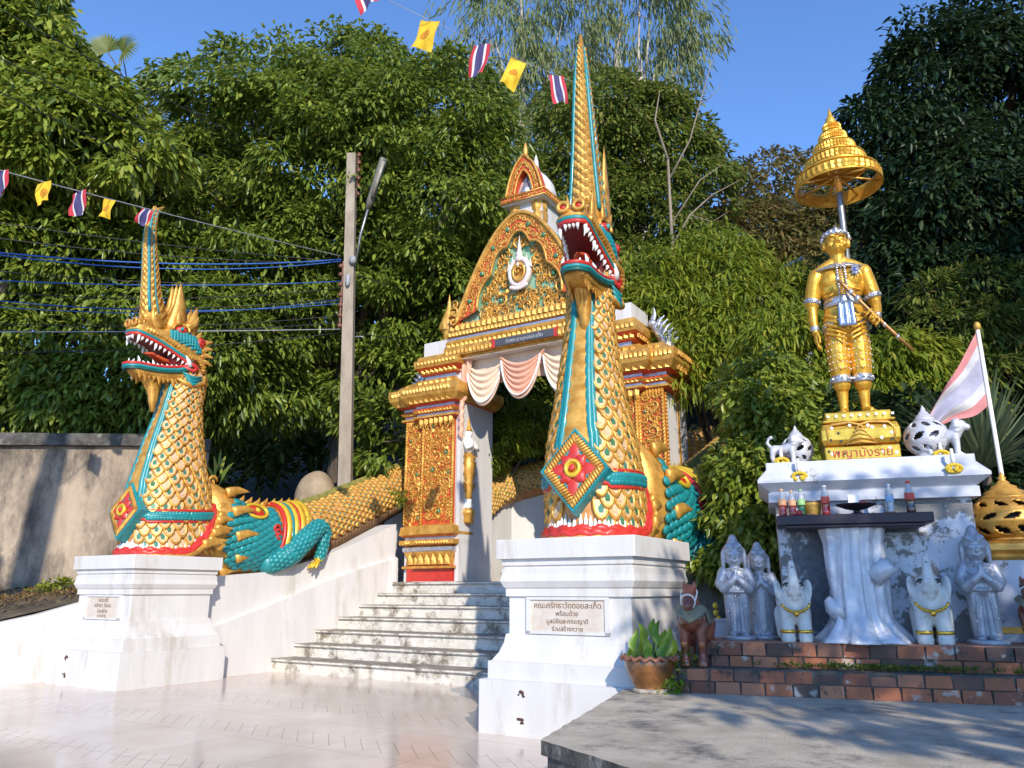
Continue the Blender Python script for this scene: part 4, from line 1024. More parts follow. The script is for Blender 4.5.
    hob(mb, 'mouth_lining', M['maroon'], head)
    mb = MB(); mb.tube([(0,.1,3.48),(0,-.3,3.50),(0,-.58,3.58),(0,-.72,3.56)], [.15,.15,.11,.03], 10, 0, flat=.4, up=(0,0,1)); hob(mb, 'tongue', M['orangered'], lj)
    # lips: red then green rims
    yl = [-1.02,-.9,-.7,-.5,-.3,-.1,.08,.2]
    def front_loop(f, k, dz, yend):
        A_ = [f(y, -1, k)+Vector((0,0,dz)) for y in yl[::-1]]; B_ = [f(y, 1, k)+Vector((0,0,dz)) for y in yl]
        c = (A_[-1]+B_[0])/2; c.y -= .07*1
        return A_ + [c + Vector((-.07,.01,0)), c + Vector((.07,.01,0))] + B_
    for f, dz, par, dz2, dz3 in ((lipU, .0, head, .055, .105), (lipL, .02, lj, -.055, -.105)):
        for k, d, r, c in ((1.04, dz, .038, 'red'), (1.09, dz+dz2, .036, 'teal'), (1.11, dz+dz3, .026, 'dteal' if f is lipL else 'gold')):
            mb = MB(); mb.tube(front_loop(f, k, d, 0), r, 7, 0); hob(mb, 'lip', M[c], par)
    # red corner of the mouth and tusk
    for s in (-1, 1):
        mb = MB(); P = [lipU(.08,s,1.08), Vector((s*.385,.24,3.46)), Vector((s*.385,.30,3.40)), Vector((s*.37,.22,3.34)), lipL(.0,s,1.1)+Vector((0,0,.03))]
        mb.tube(P, [.04,.055,.055,.05,.035], 8); hob(mb, 'lip_corner', M['red'], head)
        mb = MB(); mb.tube([(s*.37,.14,3.42),(s*.39,.08,3.52),(s*.385,.0,3.64)], [.055,.045,.006], 8); hob(mb, 'tusk', M['white'], lj)
    # teeth
    def teeth(f, sgn, par, ylist, y0):
        mb = MB()
        for s in (-1, 1):
            for i, (y, L) in enumerate(ylist):
                p = f(y, s, .95); mb.tube([p+Vector((0,0,sgn*-.02)), p+Vector((s*.012,-.01,sgn*L*.55)), p+Vector((-s*.01,-.03,sgn*L))], [.035,.028,.004], 6)
        for x, L in ((-.09,.12),(-.03,.09),(.03,.09),(.09,.12)):
            p = Vector((x, y0, f(y0+.05, 1).z)); mb.tube([p+Vector((0,0,-sgn*.02)), p+Vector((0,-.005,sgn*L*.5)), p+Vector((0,.02,sgn*L))], [.03,.025,.004], 6)
        hob(mb, 'teeth', M['white'], par)
    teeth(lipU, -1, head, [(-.98,.20),(-.9,.11),(-.8,.11),(-.7,.12),(-.6,.19),(-.5,.13),(-.4,.12),(-.3,.12),(-.2,.12),(-.1,.11),(0,.10),(.08,.08)], -1.06)
    teeth(lipL, 1, lj, [(-.90,.17),(-.8,.09),(-.7,.10),(-.6,.15),(-.5,.09),(-.4,.09),(-.3,.09),(-.2,.08),(-.1,.08),(0,.06)], -.98)
    # braided cheek band from nose to jaw
    for s in (-1, 1):
        mb = MB(); rope(mb, [lipU(-.85,s,1.12)+Vector((0,0,.17)), lipU(-.5,s,1.16)+Vector((0,0,.19)), lipU(-.2,s,1.15)+Vector((0,0,.2)), lipU(.1,s,1.12)+Vector((0,0,.15)), Vector((s*.42,.30,3.62)), Vector((s*.40,.44,3.48)), Vector((s*.36,.48,3.35))], .055, 0)
        hob(mb, 'cheek_braid', M['gold'], head)
        mb = MB()                                                       # teal scales on the cheek
        for i in range(11):
            for j in range(6):
                y = -.30+.065*i; p = up_pt(y, s*(1.0+.11*(j+.5*(i%2))), 1.0); 
                mb.sph(p, (.035,.05,.042), 8, 5, 0)
        hob(mb, 'cheek_scales', M['teal'], head)
        ey = up_pt(-.10, s*.88, 1.04)
        mb = MB(); rot = Vector((s,-.35,.15)).to_track_quat('Y','Z').to_matrix()
        mb.sph(ey, (.125,.075,.09), 14, 8, 0, rot); eo = hob(mb, 'eye', M['red'], head)
        mb = MB(); mb.sph(ey + rot @ Vector((-.0,.06,0)), (.05,.035,.05), 12, 8); hob(mb, 'eyeball', M['teal'], eo)
        mb = MB(); rope(mb, [ey + rot @ Vector((.165*math.cos(q), .03, .125*math.sin(q))) for q in [-.25+i*(PI+.5)/14 for i in range(15)]], .03, 0, twist=False)
        flame(mb, ey+Vector((0,.12,.08)), (s*.15,.5,.8), (0,1,0), .38, .09, .5, 0, .25)
        flame(mb, ey+Vector((0,-.05,.1)), (s*.05,-.1,1), (0,1,0), .30, .08, .5, 0, -.1)
        hob(mb, 'brow', M['gold'], head)
        mb = MB(); er = up_pt(.36, s*1.1, 1.1); mb.sph(er, (.04,.10,.13), 10, 6); mb.scroll(er+Vector((s*.03,0,0)), (0,1,0), (0,0,1), (s,0,0), .09, 1, 1, .3); hob(mb, 'ear', M['red'], head)
        mb = MB()
        for i in range(4): flame(mb, (s*.30,.40,3.95-.12*i), (s*.25,.8,.45-.2*i), (0,0,1), .30, .07, .5, 0, .2)
        hob(mb, 'ear_flames', M['gold'], head)
        mb = MB()                                                       # green fins under the jaw corner
        for i in range(3): mb.tube([(s*.33,.0+.05*i,3.28-.06*i),(s*.40,.22,3.18-.07*i),(s*.37,.46,3.26-.05*i)], [.02,.045,.02], 7)
        hob(mb, 'jaw_fin', M['teal'], lj)
        mb = MB(); mb.tube([(s*.30,-.1,3.12),(s*.36,.2,3.02),(s*.36,.5,3.12),(s*.30,.56,3.4)], [.03,.06,.07,.05], 8); hob(mb, 'jaw_edge', M['gold'], lj)
    # beard
    mb = MB()
    for i in range(9):
        y = -.86+.1*i
        for s in (-1, 1): flame(mb, (s*(.12+.012*i), y, 3.16), (s*.05,.15,-1), (0,1,0), .20+.05*math.sin(i*1.9), .07, .55, 0, .15)
    for i in range(3): flame(mb, (-.05+.05*i,-.62+.03*i,3.12), (0,.35,-1), (0,1,0), .62, .11, .6, 0, .12)
    mb.tube([(0,-.5,3.15),(0,-.42,2.85),(0,-.40,2.6),(0,-.36,2.38)], [.14,.10,.08,.05], 9)
    hob(mb, 'beard', M['gold'], lj)
    # crest: tall tapering horn with green stripes and rows of flame scales
    if lean:
        ax = [(-.55,4.10,.33,.17),(-.62,4.45,.27,.16),(-.72,4.8,.20,.14),(-.80,5.3,.155,.125),(-.88,5.8,.125,.11),(-.93,6.25,.095,.085),(-.90,6.6,.07,.065),(-.84,6.8,.06,.055),(-.70,6.92,.03,.03)]
    else:
        ax = [(.05,4.10,.52,.28),(.02,4.45,.43,.28),(-.05,5.0,.29,.23),(-.09,5.6,.225,.185),(-.13,6.2,.18,.15),(-.16,6.7,.135,.115),(-.18,7.1,.095,.085),(-.19,7.45,.06,.055),(-.19,7.7,.02,.02)]
    mb = MB()
    mb.loft([[Vector((w*math.sin(2*PI*k/16), y + dp*-math.cos(2*PI*k/16), z)) for k in range(16)] for y, z, dp, w in ax], 0, True)
    tab = [(z, y, dp, w) for y, z, dp, w in ax]
    z = 4.25; i = 0; zend = ax[-2][1]
    while z < zend:
        y, dp, w = lerp_tab(tab, z); sc_ = .55+.45*min(1, dp/.25)
        for k in range(12):
            a_ = (k + .5*(i % 2))*2*PI/12
            if abs(math.sin(a_)) > .97 or abs(abs((a_+PI)%(2*PI)-PI)-.9) < .21: continue
            p = Vector((w*math.sin(a_), y - dp*math.cos(a_), z)); o2 = Vector((math.sin(a_), -math.cos(a_), 0))
            al = o2.cross(Vector((0,0,1)))
            mb.petal(p - o2*.01, al, o2, (o2*.35+Vector((0,0,1))).normalized(), .09*sc_+.012, .125*sc_, .026, 0)
        z += .072*sc_+.008; i += 1
    cr = hob(mb, 'crest', M['gold'], t)
    mb = MB()
    for s in (-1, 1):
        P = []
        for i in range(22):
            z = ax[1][1] + (zend - ax[1][1])*i/21; y, dp, w = lerp_tab(tab, z); P.append((s*(w*math.sin(.9)+.012), y-dp*math.cos(.9)-.008, z))
        mb.tube(P, [.034]*18+[.025,.018,.014,.008], 7)
        mb.tube([(s*lerp_tab(tab, p[2])[2], lerp_tab(tab, p[2])[0]+.02, p[2]) for p in P], [.02]*22, 6)
    hob(mb, 'crest_stripe', M['teal'], cr)
    mb = MB()                                      # secondary crest flames
    for s in (-1, 0, 1):
        if lean:
            flame(mb, (s*.10,-.18,4.15), (s*.04,.0,1), (0,-1,0), 1.15, .22, .5, 0, -.06, 9)
            flame(mb, (s*.14,.10,4.15), (s*.08,.22,1), (0,1,0), .72, .19, .5, 0, .08)
            flame(mb, (s*.12,.32,4.05), (s*.1,.5,1), (0,1,0), .35, .1, .5, 0, .1)
            flame(mb, (s*.12,-.52,4.12), (s*.1,-.5,1), (0,-1,0), .45, .12, .5, 0, .1)
        else:
            flame(mb, (s*.16,.28,4.1), (s*.04,-.02,1), (0,1,0), 1.75, .22, .5, 0, .04, 10)
            flame(mb, (s*.16,-.42,4.1), (s*.08,-.15,1), (0,-1,0), .55, .12, .5, 0, .08)
            flame(mb, (s*.14,.45,4.0), (s*.1,.25,1), (0,1,0), .7, .13, .5, 0, .1)
    hob(mb, 'crest_flames', M['gold'], cr)
    if not lean:
        for s in (-1, 1):
            mb = MB(); mb.tube([(s*.10,-.50,4.34),(s*.2,-.2,4.46),(s*.27,.1,4.36),(s*.3,.25,4.2)], [.012,.022,.02,.012], 6); hob(mb, 'red_line', M['red'], cr)
    return t
random.seed(21)
right_naga = naga(1, 'golden serpent statue with gaping mouth facing the viewer, on the nearer pedestal', -.05, False, R(12), .86, .06)
naga(-1, 'golden serpent statue in profile with teal makara behind it, left of the stairs', .12, True, 0.0, .88, -.12)

# the nearer serpent's chest is slimmer and turned a little towards the plaza
for ch in right_naga.children:
    if ch.name.split('.')[0] in ('neck','belly_plates','belly_stripe','back_ridge','braided_belt','flower_panel','makara_lip','makara_teeth','makara_mane'):
        ch.rotation_euler.z = R(8); ch.scale = (.92, .92, 1)
# ================================================================== temple gate
random.seed(31)
gate = thing('temple_gate', 'ornate golden temple gate with arched pediment and painted drapes over the stairs', 'gate', GATE.W(0, 5.5, 0), -GATE.a)
X_, Y_, Z_ = Vector((1,0,0)), Vector((0,1,0)), Vector((0,0,1)); FN = Vector((0,-1,0))
def frieze(mb, x0, x1, y, z, h, w, m, t=.05, out=FN, along=X_):
    n = max(1, round(abs(x1-x0)/w)); 
    for i in range(n):
        c = Vector((x0+(x1-x0)*(i+.5)/n, y, z)) if along is X_ else Vector((x0, y+0, z))
        mb.petal(c, along, out, Z_, (x1-x0)/n*1.04, h, t, m)
def side_frieze(mb, x, y0, y1, z, h, w, m, s=1, t=.05):
    n = max(1, round((y1-y0)/w))
    for i in range(n): mb.petal((x, y0+(y1-y0)*(i+.5)/n, z), Y_*s, X_*s, Z_, (y1-y0)/n*1.04, h, t, m)
def scroll_panel(mb, x0, x1, z0, z1, y, size, m, gem=None, inside=None, seed=1, N=FN, U=X_):
    """a field of curling tendrils, packed without a visible grid"""
    rs = random.Random(seed); pts = []; tries = 0
    while tries < 2600:
        tries += 1; sz = size*rs.uniform(.65, 1.15); q = (rs.uniform(x0+sz*.7, x1-sz*.7), rs.uniform(z0+sz*.7, z1-sz*.7))
        if inside and not inside(*q): continue
        if all((q[0]-a_)**2 + (q[1]-b_)**2 > (.78*(sz+c_))**2 for a_, b_, c_ in pts): pts.append((q[0], q[1], sz))
    for i, (a_, b_, c_) in enumerate(pts):
        p = Vector((0, y, b_)) + (U*a_ if U is X_ else Vector((0,0,0)))
        if U is not X_: p = Vector((y, a_, b_))
        mb.scroll(p, U, Z_, N, c_, rs.uniform(1.0,1.5), rs.choice((-1,1)), .2, m, 11, rs.uniform(0, 6.28))
        # leaf offshoots
        for k in range(3):
            an = rs.uniform(0, 6.28); d = U*math.cos(an) + Z_*math.sin(an)
            mb.petal(p + d*c_*.75 + N*.006, d.cross(N), N, d, c_*.55, c_*.75, .035, m)
    if gem is not None:
        for k in range(max(2, len(pts)//6)):
            a_, b_, c_ = rs.choice(pts); p = (Vector((0,y,b_)) + U*a_) if U is X_ else Vector((y, a_, b_))
            mb.sph(p + N*c_*.2, (c_*.34,)*3, 7, 5, gem)
def pillar(s):
    """s=-1 left, 1 right; local x is mirrored"""
    def bx(mb, xa, xb, y0, z0, y1, z1, m): mb.box(min(s*xa, s*xb), y0, z0, max(s*xa, s*xb), y1, z1, m)
    def rl(mb, xa, xb, y0, y1, prof, mats): mb.rectloft(min(s*xa,s*xb), max(s*xa,s*xb), y0, y1, prof, mats=mats)
    # white core
    mb = MB(); bx(mb, 1.75, 3.22, .16, 1.30, 1.5, 6.3, 0); bx(mb, 1.76, 2.6, .17, 6.3, 1.3, 6.9, 0); bx(mb, 1.70, 2.9, .03, 1.30, 1.45, 1.69, 0)
    bx(mb, 1.66, 1.76, .12, 1.69, 1.46, 6.9, 0)
    co = mb.obj('pillar', M['plaster'], gate)
    mb = MB(); bx(mb, 1.80, 3.05, .05, 1.69, .17, 1.97, 0); mb.obj('red_base', M['red'], co)
    G_, R_, S_ = 0, 1, 2
    ms = [M['gold'], M['orangered'], M['silver']]
    mb = MB()
    # base mouldings (bell, silver and gold rings)
    for xa, xb, yf in ((1.80, 2.72, 0), (2.72, 3.10, .10)):
        rl(mb, xa+.02, xb, yf+.05, .5, [(.10,1.972),(.10,2.02),(.0,2.05),(.02,2.2),(.08,2.34),(.10,2.36),(.10,2.44),(.04,2.445),(.06,2.47),(.16,2.50),(.16,2.60),(.06,2.605),(.06,2.66),(.1,2.67),(.17,2.72),(.14,2.90),(.02,2.95)],
           [G_,R_,G_,G_,S_,S_,R_,G_,G_,G_,R_,S_,S_,G_,G_,G_])
        for z, h in ((2.06,.24),(2.68,.24)): frieze(mb, s*xa, s*xb, yf-.02, z, h, .17, G_, .06)
        frieze(mb, s*xa, s*xb, yf-.11, 2.52, .07, .08, G_, .03)
    mo = mb.obj('base_moulding', ms, co)
    # relief panels: gold vines on red
    mb = MB()
    for (xa, xb, yf, seed) in ((1.86, 2.66, .07, 3), (2.76, 3.2, .13, 5)):
        bx(mb, xa-.04, xb+.04, yf, 2.95, yf+.1, 5.38, 1)
        x0, x1 = min(s*xa, s*xb), max(s*xa, s*xb)
        scroll_panel(mb, x0, x1, 3.0, 5.34, yf-.004, .14, 0, 2, None, seed); scroll_panel(mb, x0, x1, 3.0, 5.34, yf-.002, .075, 0, None, None, seed+20)
        for xx in (xa-.03, xb+.03):
            mb.tube([(s*xx, yf-.01, 2.95), (s*xx, yf-.01, 5.38)], .035, 7, 0)
            for k in range(34): mb.sph((s*xx, yf-.035, 2.98+k*.071), (.028,.028,.03), 6, 4, 0)
    mb.obj('vine_panel', [M['gold'], M['orangered'], M['gem_green']], co)
    # outer flank border
    mb = MB(); bx(mb, 3.225, 3.24, .22, 2.3, .32, 5.38, 0); bx(mb, 3.225, 3.24, .95, 2.3, 1.05, 5.38, 0)
    for k in range(40): mb.sph((s*3.245, .27, 2.4+k*.075), (.02,.04,.035), 6, 4, 0)
    mb.obj('flank_border', M['gold'], co)
    # cornices
    mb = MB()
    for xa, xb, yf in ((1.80, 2.80, 0), (2.80, 3.26, .14)):
        lo = [(.02,5.38),(.12,5.42),(.12,5.47),(.05,5.48),(.05,5.53),(.10,5.55),(.14,5.60),(.08,5.66),(.08,5.72),(.22,5.75),(.34,5.90),(.36,5.98),(.36,6.14),(.26,6.17),(.12,6.28),(.04,6.36)]
        lm_ = [R_,G_,R_,S_,G_,G_,R_,S_,R_,G_,G_,G_,G_,G_,G_]
        rl(mb, xa+.02 if xa < 2 else xa, xb, yf+.05, 1.3, lo, lm_)
        frieze(mb, s*(xa-.05), s*(xb+.2), yf-.18, 5.76, .19, .15, G_, .06); frieze(mb, s*(xa-.1), s*(xb+.3), yf-.31, 5.99, .13, .10, G_, .035); frieze(mb, s*xa, s*xb, yf-.12, 6.17, .15, .16, G_, .06)
        frieze(mb, s*xa, s*xb, yf-.06, 5.55, .09, .09, G_, .03)
        # pendant leaves pointing down below the cornice
        n = 7
        for k in range(n): mb.petal((s*(xa+(xb-xa)*(k+.5)/n), yf-.01, 5.40), X_*s, FN, -Z_, (xb-xa)/n, .22, .05, G_)
        sx_ = s*(xb+.33)
        if xa > 2: side_frieze(mb, s*(xb+.27), .2, 1.25, 5.76, .19, .15, G_, s); side_frieze(mb, s*(xb+.37), .0, 1.5, 5.99, .13, .12, G_, s)
    # upper cornice, narrower
    rl(mb, 1.80, 2.62, .06, 1.2, [(.04,6.34),(.04,6.44),(.14,6.47),(.10,6.52),(.22,6.62),(.24,6.68),(.24,6.80),(.18,6.82),(.18,6.90)], [S_,R_,G_,R_,G_,G_,G_,G_])
    frieze(mb, s*1.7, s*2.75, -.06, 6.50, .15, .13, G_, .05); frieze(mb, s*1.65, s*2.8, -.18, 6.69, .11, .10, G_, .03)
    side_frieze(mb, s*2.80, .0, 1.25, 6.5, .15, .13, G_, s, .05)
    mb.obj('cornice', ms, co)
    # white block with lotus bud finial
    mb = MB(); bx(mb, 1.98, 2.70, .0, 6.902, .9, 7.28, 0); bk = mb.obj('white_block', M['plaster'], co)
    mb = MB(); fx = s*2.16; mb.x = Matrix.Translation((fx, .25, 7.28))
    mb.lathe([(.17,0),(.17,.05),(.10,.09),(.14,.14),(.15,.17),(.12,.20),(.18,.28),(.215,.40),(.20,.52),(.145,.68),(.09,.82),(.06,.92),(.045,1.0),(.05,1.03),(.03,1.1),(.012,1.22),(.0,1.28)], 16)
    for r in range(3):
        for k in range(8):
            a_ = (k+.5*(r % 2))*PI/4; o_ = Vector((math.cos(a_), math.sin(a_), 0)); mb.petal(o_*(.205-.03*r)+Vector((0,0,.30+.15*r)), o_.cross(Z_), o_, (Z_-o_*.18*r).normalized(), .14, .22, .03, 0)
    mb.obj('lotus_finial', M['gold_dull'], bk)
    # white inner face figure: hanging painted guardian
    return co
for s in (-1, 1): pillar(s)

# lintel with frieze and name board
mb = MB()
mb.rectloft(-1.72, 1.72, -.02, 1.3, [(.0,6.72),(.0,6.80)], mats=[0])
mb.rectloft(-1.9, 1.9, .0, 1.2, [(.12,6.80),(.12,7.02),(.04,7.03),(.10,7.12),(.06,7.20),(.06,7.25)], mats=[0,2,0,0,2])
frieze(mb, -2.0, 2.0, -.12, 6.83, .14, .11, 0, .03); frieze(mb, -2.0, 2.0, -.07, 7.03, .12, .13, 0, .05)
li = mb.obj('lintel', [M['gold'], M['orangered'], M['silver']], gate)
mb = MB(); mb.box(-1.70, -.03, 6.715, 1.70, 1.28, 6.722, 0)
mb.obj('soffit', M['plaster'], li)
mb = MB(); mb.box(-.56, -.155, 6.815, .95, -.125, 6.985, 0)
for x in (-.56, .95):
    d = -1 if x < 0 else 1
    mb.add([(x, -.16, 6.80),(x,-.16,7.0),(x+d*.12,-.16,7.01),(x+d*.06,-.16,6.9),(x+d*.12,-.16,6.79),(x, -.13, 6.80),(x,-.13,7.0),(x+d*.12,-.13,7.01),(x+d*.06,-.13,6.9),(x+d*.12,-.13,6.79)], [(0,1,2,3,4) if d < 0 else (4,3,2,1,0),(1,6,7,2),(4,9,5,0)], 1)
sg = mb.obj('name_board', [M['signgrey'], M['red']], li)
text_obj('lettering', 'วัดพระธาตุดอยสะเก็ด', .115, M['signtext'], sg, Matrix.Translation((.2, -.157, 6.89)) @ FRONT, .002)

# pediment
def arch(t):   # outline of the pediment: pointed, convex sides; t 0..1 left foot to right foot
    u = abs(t-.5)*2; sg_ = -1 if t < .5 else 1
    z = 7.62 + 2.42*(1-u**1.42); x = sg_*1.74*(u**.80)
    if u > .985: pass
    return x, z
N_ = 64
outl = [arch(i/N_) for i in range(N_+1)]
mb = MB()
mb.rectloft(-1.92, 1.92, .02, .75, [(.0,7.252),(.06,7.28),(.10,7.36),(.04,7.42),(.06,7.50),(.02,7.60)], mats=[1,0,0,0,0])
frieze(mb, -1.95, 1.95, -.07, 7.30, .11, .10, 0, .04); frieze(mb, -1.95, 1.95, -.03, 7.44, .18, .15, 0, .05)
pb = mb.obj('pediment_base', [M['gold_dull'], M['orangered']], gate)
mb = MB()
full = [(x, z) for x, z in outl]
poly = full + [(1.74, 7.60), (-1.74, 7.60)]
mb.prism([p for p in poly], lambda u, v, w: Vector((u, .12+w, v)), .5, 0)
def lobed(t):    # the cusped inner recess outline
    a_ = PI*(1-t); k = abs(math.sin(a_*2.5+PI/2*0)); r = 1.0
    u = (t-.5)*2
    x, z = arch(.5 + u*.5*.93); 
    c = abs(math.sin(PI*2.5*(u+1)))
    f = .70 + .075*c
    return x*f*.98, 7.66 + (z-7.62)*(f+.02)
inl = [lobed(i/N_) for i in range(N_+1)]
pd = mb.obj('pediment', M['niche_green'], gate)
mb = MB()
# raised border ring between outline and the cusped recess
yo = -.05
for i in range(N_):
    (x0,z0),(x1,z1),(a0,b0),(a1,b1) = outl[i], outl[i+1], inl[i], inl[i+1]
    mb.add([(x0,yo,z0),(x1,yo,z1),(a1,yo,b1),(a0,yo,b0)], [(0,1,2,3)], 1)
    mb.add([(x0,yo,z0),(x0,.4,z0),(x1,.4,z1),(x1,yo,z1)], [(0,1,2,3)], 0)
    mb.add([(a0,yo,b0),(a0,.12,b0),(a1,.12,b1),(a1,yo,b1)], [(0,3,2,1)], 2)
for pth, r in ((outl, .055), ([(x*.965,7.62+(z-7.62)*.965) for x, z in outl], .02), (inl, .035)):
    mb.tube([(x, yo-.01, z) for x, z in pth], r, 7, 0)
for i in range(1, N_, 1):
    u = (i-N_/2)/(N_/2); (x0,z0),(a0,b0) = outl[i], inl[i]
    for k, q in enumerate((.3,.7)):
        c = Vector((x0+(a0-x0)*q, yo, z0+(b0-z0)*q)); sz = .085*(.8+.4*((i*7+k*3) % 5)/5)
        mb.scroll(c, X_, Z_, FN, sz, 1.25, 1 if (i+k) % 2 else -1, .22, 0, 10, i*1.3+k)
    if i % 8 == 4: mb.sph(((x0+a0)/2, yo-.03, (z0+b0)/2), (.06,.03,.06), 8, 5, 3)
mb.obj('pediment_border', [M['gold'], M['orangered'], M['niche_green'], M['gem_green']], pd)
mb = MB()
def inside(x, z):
    # inside the inner outline
    for i in range(N_):
        (x0,z0),(x1,z1) = inl[i], inl[i+1]
        if min(x0,x1) <= x <= max(x0,x1)+1e-6 and z < min(z0,z1)-.07: return True
    return False
scroll_panel(mb, -1.5, 1.5, 7.60, 9.6, .09, .19, 0, 1, lambda x, z: inside(x, z) and not (abs(x) < .34 and 8.1 < z < 9.3), 12)
scroll_panel(mb, -1.5, 1.5, 7.60, 9.6, .085, .10, 0, None, lambda x, z: inside(x, z) and not (abs(x) < .34 and 8.1 < z < 9.3), 19)
mb.obj('pediment_relief', [M['gold'], M['gem_green']], pd)
# royal oval emblem with spires
mb = MB()
ov = lambda k, d: [Vector((.30*k*math.cos(q), d, 8.55+.40*k*math.sin(q))) for q in [i*2*PI/28 for i in range(28)]]
mb.loft([ov(1.0,.10), ov(1.0,-.02), ov(.9,-.07), ov(.72,-.07), ov(.68,-.03)][::1], 0, True)
mb.loft([ov(.62,-.03), ov(.60,-.07), ov(.42,-.07), ov(.40,-.04)], 1, True)
for x, h, w in ((0,.72,.10),(-.19,.40,.06),(.19,.40,.06),(-.29,.28,.045),(.29,.28,.045)):
    zb = 8.80 if x == 0 else 8.62; mb.x = Matrix.Translation((x, .0, zb)); mb.lathe([(w,0),(w*1.2,h*.12),(w*.7,h*.2),(w*.85,h*.3),(w*.45,h*.45),(w*.5,h*.5),(w*.2,h*.72),(.0,h)], 10); mb.x = None
for k in range(9): mb.sph((-.2+.05*k, -.05, 8.20-.05*math.sin(PI*k/8)), (.05,.03,.05), 8, 5)
mb.scroll((0,-.08,8.57), X_, Z_, FN, .10, 1.2, 1, .25, 1, 12); mb.sph((0,-.08,8.72), (.035,.03,.06), 8, 5, 0)
mb.obj('royal_emblem', [M['pinkemblem'], M['gold']], pd)
# curled ends at the feet of the pediment
for s in (-1, 1):
    mb = MB()
    for k in range(3): mb.scroll((s*(1.80-.02*k), -.06, 7.68+.2*k), X_*s, Z_, FN, .17-.03*k, 1.3, 1, .25, 0, 14, .5)
    mb.box(s*1.8-.14, -.03, 7.56, s*1.8+.14, .3, 7.86, 1); mb.obj('pediment_volute', [M['gold'], M['orangered']], pd)
# niche turret on the ridge
mb = MB(); mb.rectloft(-.44, .44, .30, 1.15, [(0,9.5),(0,10.42),(.03,10.43)]); tu = mb.obj('turret', M['plaster'], gate)
mb = MB()
for s in (-1, 1):
    for (z, r) in ((10.28,.13),(10.0,.12)): mb.petal((s*.30, .295, z+.14), X_, FN, -Z_, .30, .34, .05, 0); mb.petal((s*.445, .45, z+.14), Y_, X_*s, -Z_, .28, .34, .05, 0)
mb.obj('turret_leaves', M['gold'], tu)
mb = MB(); mb.rectloft(-.52,.52,.22,1.23, [(.05,10.43),(.08,10.46),(.08,10.63),(.02,10.66)], mats=[2,1,0])
for y, n_, al, x0 in ((.14, FN, X_, None),):
    for k in range(9): mb.scroll((-.5+.125*k, .135, 10.545), X_, Z_, FN, .062, 1.2, 1 if k % 2 else -1, .24, 0, 10, k)
    for k in range(8): mb.scroll((.605, .25+.125*k, 10.545), Y_, Z_, X_, .062, 1.2, 1 if k % 2 else -1, .24, 0, 10, k)
mb.tube([(-.6,.13,10.625),(.6,.13,10.625),(.6,1.3,10.625)], .022, 6, 0); mb.tube([(-.6,.13,10.47),(.6,.13,10.47),(.6,1.3,10.47)], .02, 6, 0)
mb.obj('turret_cornice', [M['gold'], M['orangered'], M['plaster']], tu)
def small_arch(t):
    u = (t-.5)*2; v = abs(u); z = 10.66 + .92*(1-v**1.9) + .10*max(0, 1-v*5)
    return math.copysign(.50*v**.75 if v > 0 else 0, u), z
so = [small_arch(i/40) for i in range(41)]; si = [(x*.52, 10.68+(z-10.66)*.60) for x, z in so]
mb = MB()
for i in range(40):
    (x0,z0),(x1,z1),(a0,b0),(a1,b1) = so[i], so[i+1], si[i], si[i+1]
    mb.add([(x0,.20,z0),(x1,.20,z1),(a1,.20,b1),(a0,.20,b0),(x0,.45,z0),(x1,.45,z1),(a0,.45,b0),(a1,.45,b1)], [(0,1,2,3),(0,4,5,1),(3,2,7,6)], 1)
    c = Vector(((x0+a0)/2, .19, (z0+b0)/2)); mb.scroll(c, X_, Z_, FN, .06, 1.2, 1 if i % 2 else -1, .26, 0, 9, i)
mb.tube([(x,.19,z) for x, z in so], .035, 7, 0); mb.tube([(x,.19,z) for x, z in si], .025, 7, 0)
mb.x = Matrix.Translation((0,.3,11.6)); mb.lathe([(.11,0),(.09,.08),(.06,.16),(.075,.2),(.05,.34),(.03,.44),(.0,.50)], 10, m=0); mb.x = None
mb.obj('niche_arch', [M['gold'], M['orangered']], tu)
mb = MB(); mb.add([(x*.98,.5,z-.02) for x, z in so] , [tuple(range(41))], 0); mb.lathe([(.50,10.66),(.50,10.85),(.43,11.1),(.30,11.3),(.13,11.48),(.07,11.62),(.06,11.8),(.02,11.95),(0,12.0)], 20, c=(.02,.78,0))
mb.obj('white_dome', M['plaster'], tu)
mb = MB(); mb.lathe([(.16,10.68),(.17,10.74),(.13,10.84),(.10,10.95),(.06,11.0),(.075,11.08),(.03,11.18),(0,11.2)], 12, c=(0,.36,0)); mb.sph((.08,.33,10.84),(.05,.05,.09),8,6); mb.sph((-.08,.33,10.84),(.05,.05,.09),8,6)
mb.obj('niche_figure', M['silver'], tu)
# painted drapes under the lintel: three swags and two tails
def swag(x0, x1, ztop, drop, y, m, folds, sag0=.35):
    mb = MB()
    def fn(u, v):
        k = 1-(2*u-1)**2; x = x0 + (x1-x0)*(u*(1-.0*v)); gather = .5-.5*math.cos(2*PI*v*folds)
        xx = (x0+x1)/2 + (x-(x0+x1)/2)*(1-.22*v*(1-k))
        z = ztop - .30*k - (drop-.30)*v*k - drop*.22*v
        return (xx, y - .05*k - .07*gather*(.4+.6*k) - .05*v, z)
    mb.grid(fn, 28, 44, 0)
    o = mb.obj('swag', M[m], gate)
    mb = MB(); P = [Vector(fn(i/28, 1.0)) + Vector((0,-.012,-.012)) for i in range(29)]; mb.tube(P, .035, 6, 0, flat=.6)
    P = [Vector(fn(i/28, .93)) + Vector((0,-.03,-.012)) for i in range(29)]; mb.tube(P, .02, 6, 1); mb.obj('hem', [M['peach'], M['white']], o)
swag(-1.62, -.42, 6.70, .92, .20, 'ivory', 5); swag(.42, 1.62, 6.70, .92, .20, 'ivory', 5); swag(-.64, .64, 6.72, .92, .12, 'salmon', 6)
